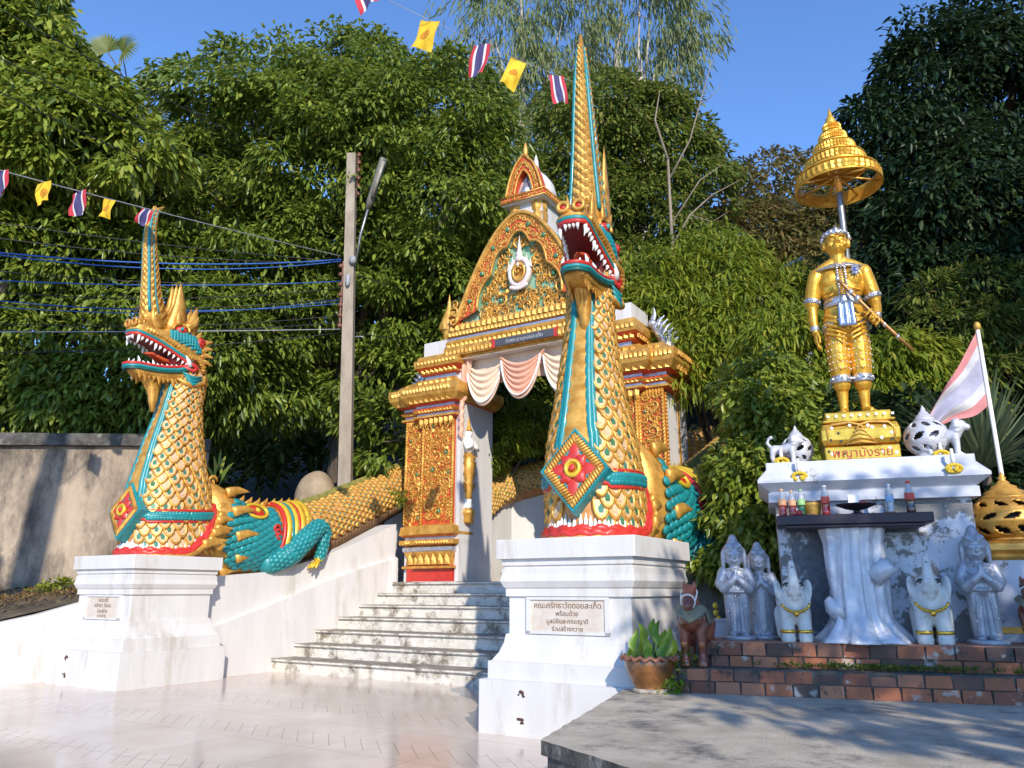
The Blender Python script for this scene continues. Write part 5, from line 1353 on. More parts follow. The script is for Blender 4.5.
mb = MB(); mb.box(-1.66, .27, 6.1, 1.66, .32, 6.72, 0); mb.obj('drape_backing', M['ivory'], gate)
for s in (-1, 1):
    mb = MB()
    mb.grid(lambda u, v: (s*(1.64-.30*u*(1-.55*v)), .10-.05*math.sin(u*PI*4), 6.72 - (1.35-.5*u)*v), 16, 12, 0); mb.obj('drape_tail', M['salmon'], gate)
    mb = MB(); P = [(s*1.62+.02*math.sin(k*2.2), .08+.02*math.cos(k*2.2), 5.9-.07*k) for k in range(16)]; mb.tube(P, [.06]*15+[.02], 7, 0); mb.obj('drape_cord', M['salmon'], gate)
    # gilt guardian relief on the inner pillar face, on a bracket
    mb = MB(); x = s*1.64
    mb.x = Matrix.Translation((x, .42, 0))
    mb.lathe([(.10,2.95),(.15,3.0),(.13,3.12),(.17,3.16),(.17,3.24),(.11,3.28)], 12, m=0)
    mb.lathe([(.09,3.29),(.12,3.34),(.09,3.42),(.10,3.50)], 12, m=1)
    mb.lathe([(.07,3.50),(.09,3.55),(.10,3.8),(.15,4.15),(.17,4.3),(.13,4.4),(.11,4.55)], 12, m=0)
    for z in (3.7,3.95,4.2,4.35):
        for q in (-1, 1): flame(mb, (0, q*.08, z), (-s*.2, q*.7, .7), (0,0,1), .26, .06, .5, 0, .15)
    mb.sph((0,0,4.75), (.13,.17,.2), 12, 8, 1); 
    for q in (-1,1): mb.tube([(0,q*.17,4.85),(-s*.1,q*.22,4.65),(-s*.16,q*.05,4.72)], [.06,.05,.04], 8, 1)
    mb.sph((0,0,5.02), (.08,.085,.11), 10, 8, 1); mb.lathe([(.09,5.08),(.06,5.15),(.035,5.24),(.01,5.4)], 10, m=0)
    mb.x = None
    mb.obj('guardian_relief', [M['gold'], M['white']], gate)

# small silver guardian figures on the outer ledges
for s, lab in ((-1, 'small silver flame tailed figure on the left cornice ledge of the gate'), (1, 'small silver flame tailed figure on the right cornice ledge behind leaves')):
    t = thing('silver_figure', lab, 'figure', GATE.W(s*3.28, 5.5+.55, 6.20), -GATE.a, 'silver figures on the gate ledges')
    mb = MB()
    mb.limb([(0,0,.05),(s*-.05,0,.25),(s*-.18,0,.42),(s*-.30,0,.62)], [.14,.12,.09,.07]); 
    for k in range(6): flame(mb, (s*(.05-.06*k),0,.12+.1*k), (s*.6,0,.7), (s*-.3,0,1), .30, .06, .6, 0, .2)
    mb.sph((s*-.34,-.02,.72), (.09,.08,.1), 10, 7); flame(mb, (s*-.34,0,.78), (s*.1,0,1), (1,0,0), .32, .06, .6, 0, .1)
    mb.lathe([(.16,0),(.18,.04),(.12,.08)], 12)
    mb.obj('figure', M['silver'], t)
# second serpent tail lying on the parapet above the stairs
t = thing('serpent_tail', 'shaded scaly serpent body on the parapet seen through the gate', 'serpent statue', GATE.W(-2.0, 8.0, 3.4))
o_ = GATE.W(-2.0, 8.0, 3.4)
P = [GATE.W(-2.15,6.9,3.35), GATE.W(-2.2,7.6,3.75), GATE.W(-2.1,8.4,4.08), GATE.W(-1.5,9.2,4.36), GATE.W(-.6,9.65,4.55), GATE.W(.6,10.0,4.72), GATE.W(2.0,10.5,4.98), GATE.W(3.5,11,5.3)]
mb = MB(); mb.tube([p+Vector((0,0,.0))-o_ for p in P], [.40,.42,.42,.42,.42,.42,.42,.4], 20, 0)
for i in range(len(P)-1):
    for k in range(8):
        c = P[i].lerp(P[i+1], k/8)-o_; d = (P[i+1]-P[i]).normalized(); sd = d.cross(Z_).normalized(); up = sd.cross(d)
        for j in range(-7, 8):
            a_ = (j+.5*(k % 2))*.26; n_ = up*math.cos(a_)+sd*math.sin(a_); u = (sd*math.cos(a_)-up*math.sin(a_))
            scale_plate(mb, c+n_*.425, u, d, n_, .15, .26, .045, 1, 2, 3 if random.random() < .5 else 2)
mb.obj('scaly_body', [M['orange'], M['gold_dull'], M['cream'], M['gem_green']], t)
mb = MB()
for i in range(len(P)-1):
    for k in range(4):
        c = P[i].lerp(P[i+1], k/4)-o_; d = (P[i+1]-P[i]).normalized(); mb.add([c+Z_*.40-d*.12, c+Z_*.40+d*.10, c+Z_*.56+d*.16, c+Z_*.4+d.cross(Z_)*.05, c+Z_*.4-d.cross(Z_)*.05], [(0,3,2),(0,2,4),(3,1,2),(4,2,1)], 0)
mb.obj('back_fin', bpy.data.materials['mossy_green_paint'], t)
# ================================================================== shrine with the golden statue
random.seed(41)
def S(u, v, z=0): return SHR.W(u, v, z)
RZ = -SHR.a
TOP = 1.012
# altar
t = thing('altar', 'blue white peeling concrete altar with wide sloping slab roof', 'altar', S(1.86, .85, TOP), RZ)
mb = MB(); mb.rectloft(-.92, .96, 0, 1.15, [(.03,.0),(.03,.06),(0,.07),(0,1.395)]); mb.obj('body', M['altar'], t)
mb = MB(); mb.box(-.80,-.012,.08,.22,.004,1.20); mb.box(-.78,-.016,.62,.20,-.011,.632); mb.obj('slate_facing', M['altar_slate'], t)
mb = MB(); mb.rectloft(.10,.47,-.10,-.02,[(.01,0),(.01,1.02),(-.03,1.06)]); mb.box(.22,-.112,.50,.36,-.10,.56); ob = mb.obj('front_slab', M['altar'], t)
mb = MB()
mb.rectloft(-.92,.96,-.02,1.17,[(.0,1.395),(.07,1.40),(.07,1.50),(.05,1.51),(.17,1.60),(.17,1.635),(.07,1.755),(.07,1.83)])
ob = mb.obj('roof_slab', M['altar_top'], t); bv = ob.modifiers.new('b','BEVEL'); bv.width = .01; bv.segments = 2
TZ = TOP + 1.83
# trunk shaped concrete table with dark board
t = thing('trunk_table', 'white silver tree trunk pedestal carrying a dark offering board', 'table', S(1.63, .56, TOP), RZ)
mb = MB(); rings = []
for j in range(33):
    z = j/32*1.115; k = z/1.115; r = .255 + .20*max(0, 1-k/.28)**2 + .035*max(0,(k-.85)/.15)
    row = []
    for i in range(72):
        a_ = 2*PI*i/72; rid = .022*math.sin(a_*13+2.2*math.sin(k*3)+k*1.5) + .014*math.sin(a_*23-k*5) + .03*math.sin(a_*3+1+k*2)*(1-k*.5) + .05*max(0,1-k/.2)*math.sin(a_*7)
        row.append(((r+rid)*math.cos(a_), (r+rid)*.85*math.sin(a_), z))
    rings.append(row)
mb.loft(rings, 0, True); mb.tube([(.15,-.12,.62),(.27,-.16,.70),(.315,-.18,.735),(.32,-.182,.738)], [.11,.085,.08,.05], 14); mb.tube([(-.16,-.08,.26),(-.25,-.10,.34),(-.275,-.11,.40),(-.27,-.11,.43)], [.12,.085,.05,.01], 14)
mb.obj('trunk', M['trunkwhite'], t)
mb = MB(); mb.box(-.70,-.31,1.118,.72,.22,1.215); mb.box(-.62,-.29,1.085,.64,.2,1.1175); ob = mb.obj('board', M['wood_dark'], t); bv = ob.modifiers.new('b','BEVEL'); bv.width = .008
BZ = TOP + 1.215
# drink bottles on the board
def glass(name, col, rough=.08):
    m = mat(name, col, rough, 0, col2=tuple(c*.8 for c in col), spec=.6, coat=.5); m.node_tree.nodes['Principled BSDF'].inputs['Transmission Weight'].default_value = .35; return m
GL = {'red': glass('red_drink', (.42,.012,.015)), 'green': glass('green_drink', (.01,.16,.03)), 'cola': glass('dark_red_drink', (.09,.006,.008)), 'clear': glass('clear_plastic', (.62,.66,.72))}
LB = {'red': mat('red_label', (.55,.03,.03), .5, col2=(.6,.12,.06), scale=30), 'orange': mat('orange_label', (.72,.24,.08), .5, col2=(.75,.5,.3), scale=30), 'green': mat('green_label', (.10,.45,.12), .5, col2=(.5,.6,.3), scale=30), 'blue': mat('blue_label', (.10,.30,.62), .5, col2=(.5,.62,.75), scale=30), 'white': M['white']}
def bottle(u, v, h, liq, lab, cap, label):
    t = thing('drink_bottle', label, 'bottle', S(u, v, BZ), RZ, 'drink bottles on the offering board')
    k = h/.27; mb = MB()
    mb.lathe([(.0,0),(.030,0),(.034,.012),(.033,.06),(.030,.09),(.034,.115),(.034,.165)] , 16, m=0); ob = mb.obj('body', GL[liq], t)
    mb = MB(); mb.lathe([(.034,.166),(.034,.178),(.026,.21),(.014,.238),(.0135,.25)], 16); b2 = mb.obj('neck', GL['clear'], t)
    mb = MB(); mb.lathe([(.0352,.115),(.0352,.170)], 16, cap=False); mb.obj('label', LB[lab], t)
    mb = MB(); mb.lathe([(.016,.25),(.016,.27),(0,.271)], 14); mb.obj('cap', M['red'] if cap == 'red' else (M['green_paint'] if cap == 'g' else LB[cap]), t)
    t.scale = (k*1.12, k*1.12, k*1.06)
bottle(1.00,.52,.28,'red','orange','orange','red drink bottle standing leftmost on the offering board')
bottle(1.095,.50,.26,'red','orange','orange','shorter red drink bottle between the leftmost one and the green one')
bottle(1.185,.50,.27,'green','green','green','green drink bottle on the offering board')
bottle(1.42,.52,.30,'red','red','white','bright red drink bottle beside the dark footed tray')
bottle(2.02,.52,.29,'clear','blue','blue','clear water bottle with blue label')
bottle(2.20,.50,.31,'cola','red','red','dark cola coloured bottle at the right end of the board')
t = thing('brass_bowl', 'small brass bowl behind the green bottle', 'bowl', S(1.29,.64,BZ), RZ)
mb = MB(); mb.lathe([(.06,0),(.075,.01),(.09,.07),(.105,.13),(.11,.16),(.10,.16),(.085,.08),(0,.05)], 18); mb.obj('bowl', M['gold_dull'], t)
mb = MB(); mb.lathe([(.112,.155),(.118,.165),(.112,.175),(.10,.165)], 18); mb.obj('rim', M['steel'], t)
t = thing('offering_tray', 'dark footed offering tray holding a small packet', 'tray', S(1.70,.48,BZ), RZ)
mb = MB(); mb.lathe([(.07,0),(.075,.015),(.03,.03),(.03,.05),(.10,.065),(.185,.10),(.195,.112),(.185,.112),(.09,.08),(0,.075)], 20); mb.obj('tray', M['wood_dark'], t)
t = thing('packet', 'white and red paper packet leaning on the dark tray', 'packet', S(1.69,.48,BZ+.08), RZ)
mb = MB(); mb.x = Matrix.Rotation(R(-14),4,'X') @ Matrix.Rotation(R(12),4,'Z'); mb.box(-.06,-.012,.0,.05,.012,.13,0); mb.box(-.055,-.016,.01,.045,-.0125,.045,1); mb.box(.03,-.05,.0,.11,-.02,.05,1); mb.obj('paper', [M['white'], M['red']], t)
t = thing('candle_cup', 'tiny red candle cup on the board before the green bottle', 'candle', S(1.15,.36,BZ), RZ)
mb = MB(); mb.lathe([(.02,0),(.03,.01),(.034,.05),(.028,.05),(.02,.02),(0,.02)], 12); mb.obj('cup', M['red'], t)
for u, lab in ((1.25,'small terracotta dish on the board beside the brass bowl'),(1.99,'small terracotta dish beside the water bottle')):
    t = thing('dish', lab, 'dish', S(u,.40,BZ), RZ, 'terracotta dishes'); mb = MB(); mb.lathe([(.04,0),(.055,.02),(.05,.02),(0,.008)], 12); mb.obj('bowl', M['terracotta'], t)

# golden plinth and statue
t = thing('statue_plinth', 'golden mirrored plinth with red lettering under the standing statue', 'plinth', S(1.86, 1.15, TZ), RZ)
mb = MB(); mb.rectloft(-.37,.37,-.33,.33,[(.0,0),(.0,.15)]); mb.rectloft(-.36,.36,-.32,.32,[(-.03,.152),(.01,.17),(.03,.22),(.03,.33),(.01,.39),(-.03,.41)]); mb.rectloft(-.34,.34,-.30,.30,[(.02,.412),(.02,.44),(-.01,.45),(-.01,.535)])
ob = mb.obj('plinth_body', M['gold_bright'], t); bv = ob.modifiers.new('b','BEVEL'); bv.width = .012; bv.segments = 2
mb = MB()
for i in range(9): mb.box(-.33+.08*i-.013+.03, -.318, .485-.013, -.33+.08*i+.013+.03, -.312, .485+.013)
mb.v = [tuple(p) for p in mb.v]
for x, z in ((-.28,.35),(-.1,.37),(.08,.36),(.24,.34),(.30,.27),(.2,.22),(-.3,.075),(.2,.075),(.27,.11),(.33,.06),(.12,.34)):
    mb.add([(x-.02,-.355 if z>.16 else -.334,z),(x,-.356 if z>.16 else -.335,z-.022),(x+.02,-.355 if z>.16 else -.334,z),(x,-.356 if z>.16 else -.335,z+.022)],[(0,1,2,3)])
mb.obj('mirror_stud', M['white'], t)
mb = MB()
for x, z in ((-.30,.22),(-.22,.29),(-.2,.2),(.3,.2),(-.24,.08),(-.18,.07),(-.33,.1)):
    mb.add([(x-.017,-.353 if z>.16 else -.334,z),(x,-.354 if z>.16 else -.335,z-.02),(x+.017,-.353 if z>.16 else -.334,z),(x,-.354 if z>.16 else -.335,z+.02)],[(0,1,2,3)])
mb.obj('dark_stud', M['dark'], t)
mb = MB()
mb.tube([(-.33,-.34,.18),(-.33,-.35,.33),(-.28,-.355,.385),(-.1,-.355,.40),(0,-.355,.37),(.1,-.355,.40),(.28,-.355,.385),(.33,-.35,.33),(.33,-.34,.18)], .014, 6)
for k in range(5): mb.tube([(-.13+.02*k,-.352,.17+.04*k),(0,-.36,.19+.045*k),(.13-.02*k,-.352,.17+.04*k)], .011, 6)
mb.tube([(-.15,-.35,.16),(0,-.356,.37),(.15,-.35,.16)], .012, 6)
mb.obj('plinth_relief', M['gold_dull'], t)
text_obj('lettering', 'พญามังราย', .13, M['letter_red'], t, Matrix.Translation((0,-.334,.07)) @ FRONT, .002)
FZ = TZ + .535

st = thing('golden_statue', 'golden standing statue of a crowned man resting his hand on a slanting sword', 'statue', S(1.88, 1.17, FZ), RZ)
def slim(mb):
    out = []
    for x, y, z in mb.v:
        q = max(0, min(1, (z-1.86)/.14)); k = .75 + .35*q*q*(3-2*q); out.append((x*k, y*(.86+.2*q), z))
    mb.v = out
mb = MB()
for s in (-1, 1):
    mb.limb([(s*.145,0,1.08),(s*.155,-.01,.80),(s*.15,-.02,.52),(s*.145,-.0,.40)], [.165,.165,.145,.13], 14)          # breeches
    mb.limb([(s*.145,0,.46),(s*.15,.02,.30),(s*.15,.02,.12),(s*.15,.01,.06)], [.10,.085,.062,.06], 12)
    mb.limb([(s*.15,.02,.045),(s*.175,-.10,.04),(s*.195,-.19,.03)], [.06,.055,.04], 10)
    for k in range(5): mb.tube([(s*(.165+.02*k-.0),-.17,.03),(s*(.175+.022*k),-.235+.012*k,.022)], [.022-.002*k,.014], 8)
mb.limb([(0,.0,1.08),(0,.0,1.22),(0,.0,1.34)], [.22,.21,.20], 16); 
mb.sph((0,0,1.12), (.31,.21,.20), 18, 12); mb.sph((0,0,1.34), (.25,.175,.2), 18, 12); mb.sph((0,.0,1.56), (.325,.195,.26), 20, 14); mb.sph((0,.01,1.68), (.36,.165,.14), 20, 12); mb.sph((0,0,1.24), (.285,.19,.2), 18, 12)
for s in (-1, 1):
    mb.sph((s*.14,-.10,1.62), (.16,.10,.12), 14, 10)
    mb.limb([(s*.07,.02,1.86),(s*.22,.01,1.79),(s*.34,.01,1.70)], [.075,.085,.11], 12)
# right arm hanging (viewer's left)
mb.limb([(-.355,.01,1.695),(-.405,.02,1.54),(-.435,.03,1.41)], [.115,.118,.115], 14)
mb.limb([(-.445,.03,1.38),(-.455,.0,1.18),(-.445,-.03,1.02)], [.078,.07,.052], 12)
mb.sph((-.435,-.05,.94), (.04,.065,.085), 12, 8)
for k in range(4): mb.limb([(-.44+.006*k,-.095+.03*k,.90),(-.425,-.105+.03*k,.83),(-.40,-.10+.03*k,.805)], [.021,.019,.016], 8)
mb.limb([(-.42,-.10,.98),(-.40,-.13,.92),(-.40,-.13,.87)], [.024,.021,.017], 8)
# left arm bent to the sword
mb.limb([(.355,.01,1.695),(.405,.03,1.54),(.445,.045,1.41)], [.115,.118,.115], 14)
mb.limb([(.465,.05,1.38),(.46,-.04,1.22),(.42,-.14,1.10)], [.08,.07,.052], 12)
mb.sph((.385,-.205,1.07), (.07,.055,.075), 12, 8)
for k in range(4):
    c = Vector((.30+.038*k, -.255, 1.15-.042*k)); mb.limb([c+Vector((.055,.04,.03)), c+Vector((.015,-.03,-.0)), c+Vector((-.03,-.02,-.04)), c+Vector((-.03,.02,-.05))], [.021,.021,.019,.016], 8)
mb.limb([(.36,-.20,1.13),(.30,-.22,1.17),(.26,-.25,1.18)], [.025,.022,.017], 8)
# neck, head and face
mb.limb([(0,.02,1.80),(0,.01,1.96)], [.09,.082], 12)
mb.sph((0,.01,2.11), (.118,.135,.165), 18, 14); mb.sph((0,-.035,2.02), (.085,.085,.075), 14, 10); mb.sph((0,-.09,1.985), (.036,.03,.028), 10, 8)
mb.tube([(0,-.118,2.145),(0,-.150,2.09),(0,-.158,2.065)], [.014,.022,.030], 8); mb.sph((-.024,-.138,2.062), .018, 8, 6); mb.sph((.024,-.138,2.062), .018, 8, 6)
mb.tube([(-.042,-.108,2.020),(-.015,-.136,2.030),(.015,-.136,2.030),(.042,-.108,2.020)], [.008,.014,.014,.008], 8); mb.tube([(-.036,-.108,2.006),(0,-.136,1.999),(.036,-.108,2.006)], [.008,.015,.008], 8)
for s in (-1, 1):
    mb.tube([(s*.018,-.130,2.148),(s*.05,-.135,2.164),(s*.092,-.098,2.148)], [.009,.012,.008], 8)
    mb.sph((s*.050,-.106,2.120), (.022,.016,.010), 10, 6)
    mb.sph((s*.126,.01,2.09), (.020,.04,.058), 10, 8); mb.sph((s*.066,-.085,2.058), (.038,.034,.034), 10, 8)
    for k in range(5):                        # wrapped folds over the hips and sleeve creases
        z = 1.13-.055*k; mb.tube([(s*.03,-.20-.01*k,z-.05),(s*.16,-.215,z),(s*.28,-.13,z+.05),(s*.315,.0,z+.07)], [.012,.02,.018,.01], 7)
    for k in range(4): mb.tube([(s*(.36+.01*k),-.085,1.66-.06*k),(s*(.43+.008*k),-.07,1.62-.06*k),(s*(.50),.0,1.60-.06*k)], [.008,.014,.008], 6)
    for k in range(3): mb.tube([(s*.10,-.17,1.50-.05*k),(s*.20,-.17,1.46-.055*k),(s*.29,-.06,1.47-.06*k)], [.006,.012,.006], 6)
    for k in range(4): mb.tube([(s*.04,-.13,.86-.10*k),(s*.15,-.175,.83-.10*k),(s*.27,-.08,.86-.10*k)], [.006,.011,.006], 6)
slim(mb); mb.remesh('body', M['statue_gold'], st, .0085, 0)
mb = MB(); mb.tube([(-.062,-.305,1.545),(.0,-.30,1.48),(.32,-.262,1.155),(.60,-.24,.885),(.84,-.22,.66)], [.022,.026,.026,.024,.018], 10, 0)
for p, r in (((-.075,-.306,1.56),.034),((.09,-.295,1.39),.038),((.17,-.285,1.31),.042),((.5,-.246,.98),.03),((.66,-.235,.83),.03)): mb.sph(p, r, 10, 8, 1)
slim(mb); mb.obj('sword', [mat('sword_bronze', (.42,.20,.06), .4, .4), M['silver']], st)
mb = MB()
mb.lathe([(.122,2.175),(.134,2.18),(.136,2.215),(.126,2.225),(.112,2.25),(.07,2.285),(.03,2.30),(0,2.305)], 28, c=(0,.012,0))
mb.v = [(x, y*1.12, z) for x, y, z in mb.v]
for k in range(16):
    a_ = 2*PI*k/16; o_ = Vector((math.sin(a_), -math.cos(a_)*1.12, 0)); mb.petal(Vector((0,.012,2.205))+o_*.128, o_.normalized().cross(Z_), o_.normalized(), (Z_-o_*.15).normalized(), .05, .045 if k else .085, .012)
    mb.sph(Vector((0,.012,2.197))+o_*.136, .014, 7, 5)
for q in (-1, 1): mb.tube([(q*.128,-.03,2.19),(q*.14,.0,2.15),(q*.138,.03,2.11)], [.016,.02,.008], 7)
slim(mb); mb.obj('crown', M['silver'], st)
mb = MB()                                            # collar, placket, belts, bands
mb.lathe([(.10,1.845),(.17,1.838),(.30,1.785),(.34,1.765),(.345,1.755),(.33,1.75)], 30, c=(0,.0,0)); mb.v = [(x*1.12, y*.62+.01, z) for x, y, z in mb.v]
slim(mb); cl = mb.obj('collar', M['silver'], st)
mb = MB()
for i in range(12):
    z = 1.77-.035*i; yy_ = -.195-.02*math.sin(max(0,min(1,(z-1.4)/.35))*PI)
    for x in (-.055,.055): mb.sph((x, yy_-.005, z), (.022,.014,.017), 7, 5)
    mb.sph((0, yy_-.01, z), (.012,.012,.012), 7, 5)
slim(mb); mb.obj('placket', M['silver'], st)
mb = MB(); mb.sph((.20,-.215,1.68), (.055,.018,.055), 10, 6, 0)
for k in range(8): a_ = k*PI/4; mb.petal((.20+.03*math.cos(a_),-.232,1.68+.03*math.sin(a_)), Vector((-math.sin(a_),0,math.cos(a_))), FN, Vector((math.cos(a_),0,math.sin(a_))), .035,.055,.012,1)
slim(mb); mb.obj('chest_star', [mat('blue_enamel', (.05,.08,.35), .3), M['silver']], st)
mb = MB(); mb.lathe([(.268,1.285),(.282,1.29),(.285,1.34),(.275,1.385),(.262,1.39)], 30, cap=False); mb.v = [(x, y*.76, z) for x, y, z in mb.v]; mb.sph((0,-.225,1.34), (.06,.025,.06), 10, 7); slim(mb); mb.obj('belt', M['silver'], st)
mb = MB(); mb.grid(lambda u, v: (-.10+.20*u+.015*v*(2*u-1), -.245-.012*math.sin(u*PI*5)-.02*v, 1.30-.30*v), 16, 8); slim(mb); ob = mb.obj('sash_panel', mat('pale_blue_mirror', (.42,.52,.66), .2, .6, col2=(.25,.32,.45), scale=24), st)
md = ob.modifiers.new('s','SOLIDIFY'); md.thickness = .015
mb = MB()
for z, rx, ry in ((1.03,.325,.225),(1.06,.325,.225)): mb.tube([(rx*math.sin(q), -ry*math.cos(q), z+.05*math.cos(q)) for q in [i*2*PI/30 for i in range(31)]], .016, 6)
slim(mb); mb.obj('hip_band', M['silver'], st)
for s in (-1, 1):
    mb = MB(); mb.x = Matrix.Translation((s*.434,.032,1.405)) @ Matrix.Rotation(s*-.18,4,'Y'); mb.lathe([(.110,-.032),(.123,-.022),(.123,.022),(.112,.032)], 18, cap=False)
    for k in range(12): mb.sph((.122*math.cos(k*PI/6), .122*math.sin(k*PI/6), 0), .013, 7, 5)
    slim(mb); mb.obj('arm_band', M['silver'], st)
    mb = MB(); mb.x = Matrix.Translation((s*.147,-.005,.43)); mb.lathe([(.138,-.045),(.147,-.034),(.147,.034),(.138,.045)], 20, cap=False)
    for k in range(12): mb.sph((.15*math.cos(k*PI/6), .15*math.sin(k*PI/6), 0), .022, 7, 5)
    slim(mb); mb.obj('hem_band', M['silver'], st)
    mb = MB()
    for i in range(7):
        for k in range(7):
            a_ = -1.3 + k*.43 + .2*(i % 2); z = .54 + i*.075; mb.sph((s*.152+.163*math.sin(a_), -.015-.163*math.cos(a_), z), .0085, 6, 4)
    slim(mb); mb.obj('breeches_studs', M['white'], st)
for c in ((-.447,-.02,1.06),(.435,-.11,1.13)):
    mb = MB(); mb.x = Matrix.Translation(c); mb.lathe([(.06,-.03),(.068,-.02),(.068,.02),(.06,.03)], 16, cap=False); slim(mb); mb.obj('wrist_band', M['silver'], st)

# five tier golden parasol on a silver pole
pr_ = thing('tiered_parasol', 'five tier golden ceremonial parasol on a silver pole above the statue', 'parasol', S(2.0, 1.30, TZ), RZ)
mb = MB(); mb.tube([(0,0,.0),(0,0,3.30),(0,0,3.55)], [.040,.038,.03], 14); mb.obj('pole', M['steel'], pr_)
mb = MB(); mb.tube([(0,0,3.36),(0,0,4.2)], [.045,.02], 12)
for k in range(8): a_ = k*PI/4+.2; mb.tube([(0,0,3.60),(.48*math.cos(a_),.48*math.sin(a_),3.50)], .016, 6)
mb.obj('frame', M['gold'], pr_)
tiers = [(.49,3.42,.17),(.345,3.66,.15),(.24,3.85,.14),(.155,4.02,.13),(.095,4.17,.12)]
for i, (r, z, h) in enumerate(tiers):
    mb = MB(); nxt = tiers[i+1][0] if i < 4 else .04
    n = 84
    # pierced lace skirt
    for a0 in range(n):
        pass
    prof = [(r,0),(r*1.012,.012),(r*1.0,.03),(r*.985,h*.40),(r*.965,h*.72),(r*.94,h)] + ([(nxt*1.02,h+.055)] if i else [])
    mb.x = Matrix.Translation((0,0,z)); mb.lathe(prof, 40, cap=False)
    for k in range(n//2):
        a_ = 2*PI*k/(n//2); o_ = Vector((math.cos(a_), math.sin(a_), 0)); al = o_.cross(Z_)
        for zz, up in ((.035,1),(.125 if h > .15 else .115,-1)): mb.petal(o_*r*.985 + Z_*zz, al*up, o_, Z_*up, 2*PI*r/(n//2)*.95, h*.42, .014)
    mb.tube([(r*1.005*math.cos(q), r*1.005*math.sin(q), .01) for q in [i_*2*PI/40 for i_ in range(41)]], .014, 6, cap=False); mb.tube([(r*.955*math.cos(q), r*.955*math.sin(q), h) for q in [i_*2*PI/40 for i_ in range(41)]], .012, 6, cap=False)
    o = mb.obj('tier', M['statue_gold'], pr_); md = o.modifiers.new('s','SOLIDIFY'); md.thickness = .006
mb = MB(); mb.x = Matrix.Translation((0,0,4.30)); mb.lathe([(.06,0),(.07,.04),(.05,.09),(.03,.14),(.02,.18),(.0,.26)], 14); mb.obj('finial', M['statue_gold'], pr_)

# pierced balls with spire tops
def pierced(mb, prof, n, leaf, m=0):
    """lathe whose wall is cut by leaf shaped holes"""
    P = []
    for (r0,z0),(r1,z1) in zip(prof, prof[1:]):
        for k in range(6): P.append((r0+(r1-r0)*k/6, z0+(z1-z0)*k/6))
    P.append(prof[-1]); J = len(P)
    vs = [(r*math.cos(2*PI*i/n), r*math.sin(2*PI*i/n), z) for r, z in P for i in range(n)]
    fs = [(j*n+i, j*n+(i+1)%n, (j+1)*n+(i+1)%n, (j+1)*n+i) for j in range(J-1) for i in range(n) if not leaf((i+.5)/n, (j+.5)/(J-1))]
    mb.add(vs, fs, m, True)
def leafholes(cols, rows, z0, z1, fat=.33):
    def f(u, v):
        if not z0 < v < z1: return False
        y = (v-z0)/(z1-z0)*rows; r = int(y); fy = y-r-.5
        x = u*cols + (.5 if r % 2 else 0); fx = x-math.floor(x)-.5
        sg_ = 1 if r % 2 else -1
        a_ = fx*.8 + sg_*fy*.6; b_ = -sg_*fx*.6 + fy*.8
        return abs(b_) < fat*(1-(a_/.46)**2)*.62
    return f
def ball(u, v, z, r, label):
    t = thing('pierced_ball', label, 'lantern', S(u, v, z), RZ, 'white pierced balls on the altar')
    mb = MB(); prof = [(r*.55,0),(r*.6,r*.12)]+[(r*math.cos(q), r*1.0+r*.92*math.sin(q)) for q in [R(-58)+i*R(125)/10 for i in range(11)]]
    pierced(mb, prof[1:], 96, leafholes(9, 3, .08, .94, .36)); o = mb.obj('ball', M['silverpaint2'], t); md = o.modifiers.new('s','SOLIDIFY'); md.thickness = .014
    mb = MB(); mb.x = Matrix.Translation((0,0,r*1.80)); mb.lathe([(r*.50,0),(r*.42,r*.14),(r*.36,r*.16),(r*.34,r*.28),(r*.25,r*.30),(r*.22,r*.42),(r*.14,r*.46),(r*.10,r*.6),(0,r*.8)], 16); mb.obj('spire', M['silverpaint2'], t)
    mb = MB(); mb.lathe([(r*.62,0),(r*.62,r*.10),(r*.5,r*.13)], 18); mb.obj('foot', M['silverpaint2'], t)
    mb = MB(); mb.sph((0,0,r), r*.55, 14, 10); mb.obj('core', M['dark'], t)  # near-black ball added inside: painted shade behind the holes
M['silverpaint2'] = mat('white_silver_paint', (.62,.62,.66), .4, .2, col2=(.48,.48,.53), scale=8, bump=.2)
ball(1.22, 1.10, TZ, .18, 'white pierced ball lantern with spire behind the left lion')
ball(2.52, 1.00, TZ, .225, 'larger white pierced ball lantern with spire behind the right lion')

# little lions on the altar edge
def lion(u, v, h, rz, label):
    t = thing('lion_figure', label, 'figurine', S(u, v, TZ), RZ+rz, 'white lion figurines on the altar')
    k = h/.30; mb = MB()
    mb.limb([(-.10,0,.17),(.0,0,.165),(.08,0,.185)], [.052,.05,.058], 12)
    for x in (-.115,.085):
        for y in (-.035,.035):
            mb.limb([(x,y,.15),(x-.012 if x < 0 else x+.006,y,.08),(x+.004,y,.02)], [.036,.026,.024], 10); mb.sph((x+.018,y,.014), (.034,.024,.016), 8, 6)
    mb.limb([(.09,0,.20),(.115,0,.25)], [.055,.058], 12); mb.sph((.135,0,.26), (.055,.05,.055), 12, 8); mb.sph((.185,0,.245), (.03,.034,.03), 10, 7)
    for q in (-1,1): mb.sph((.12,q*.042,.305), (.014,.012,.02), 8, 6)
    for i in range(10): a_ = i*2*PI/10; mb.sph((.10,.058*math.cos(a_),.25+.06*math.sin(a_)), (.028,.02,.022), 8, 6)
    mb.limb([(-.14,0,.20),(-.175,0,.25),(-.155,0,.30),(-.13,0,.31)], [.02,.018,.016,.022], 8)
    mb.remesh('body', M['silverpaint2'], t, .0085, 1); 
    mb = MB(); mb.lathe([(.16,0),(.16,.012),(.15,.014)], 16) if False else mb.rectloft(-.15,.13,-.05,.05,[(.01,-.0),(.01,.012),(0,.014)]); mb.obj('base', M['silverpaint2'], t)
    t.scale = (k,k,k)
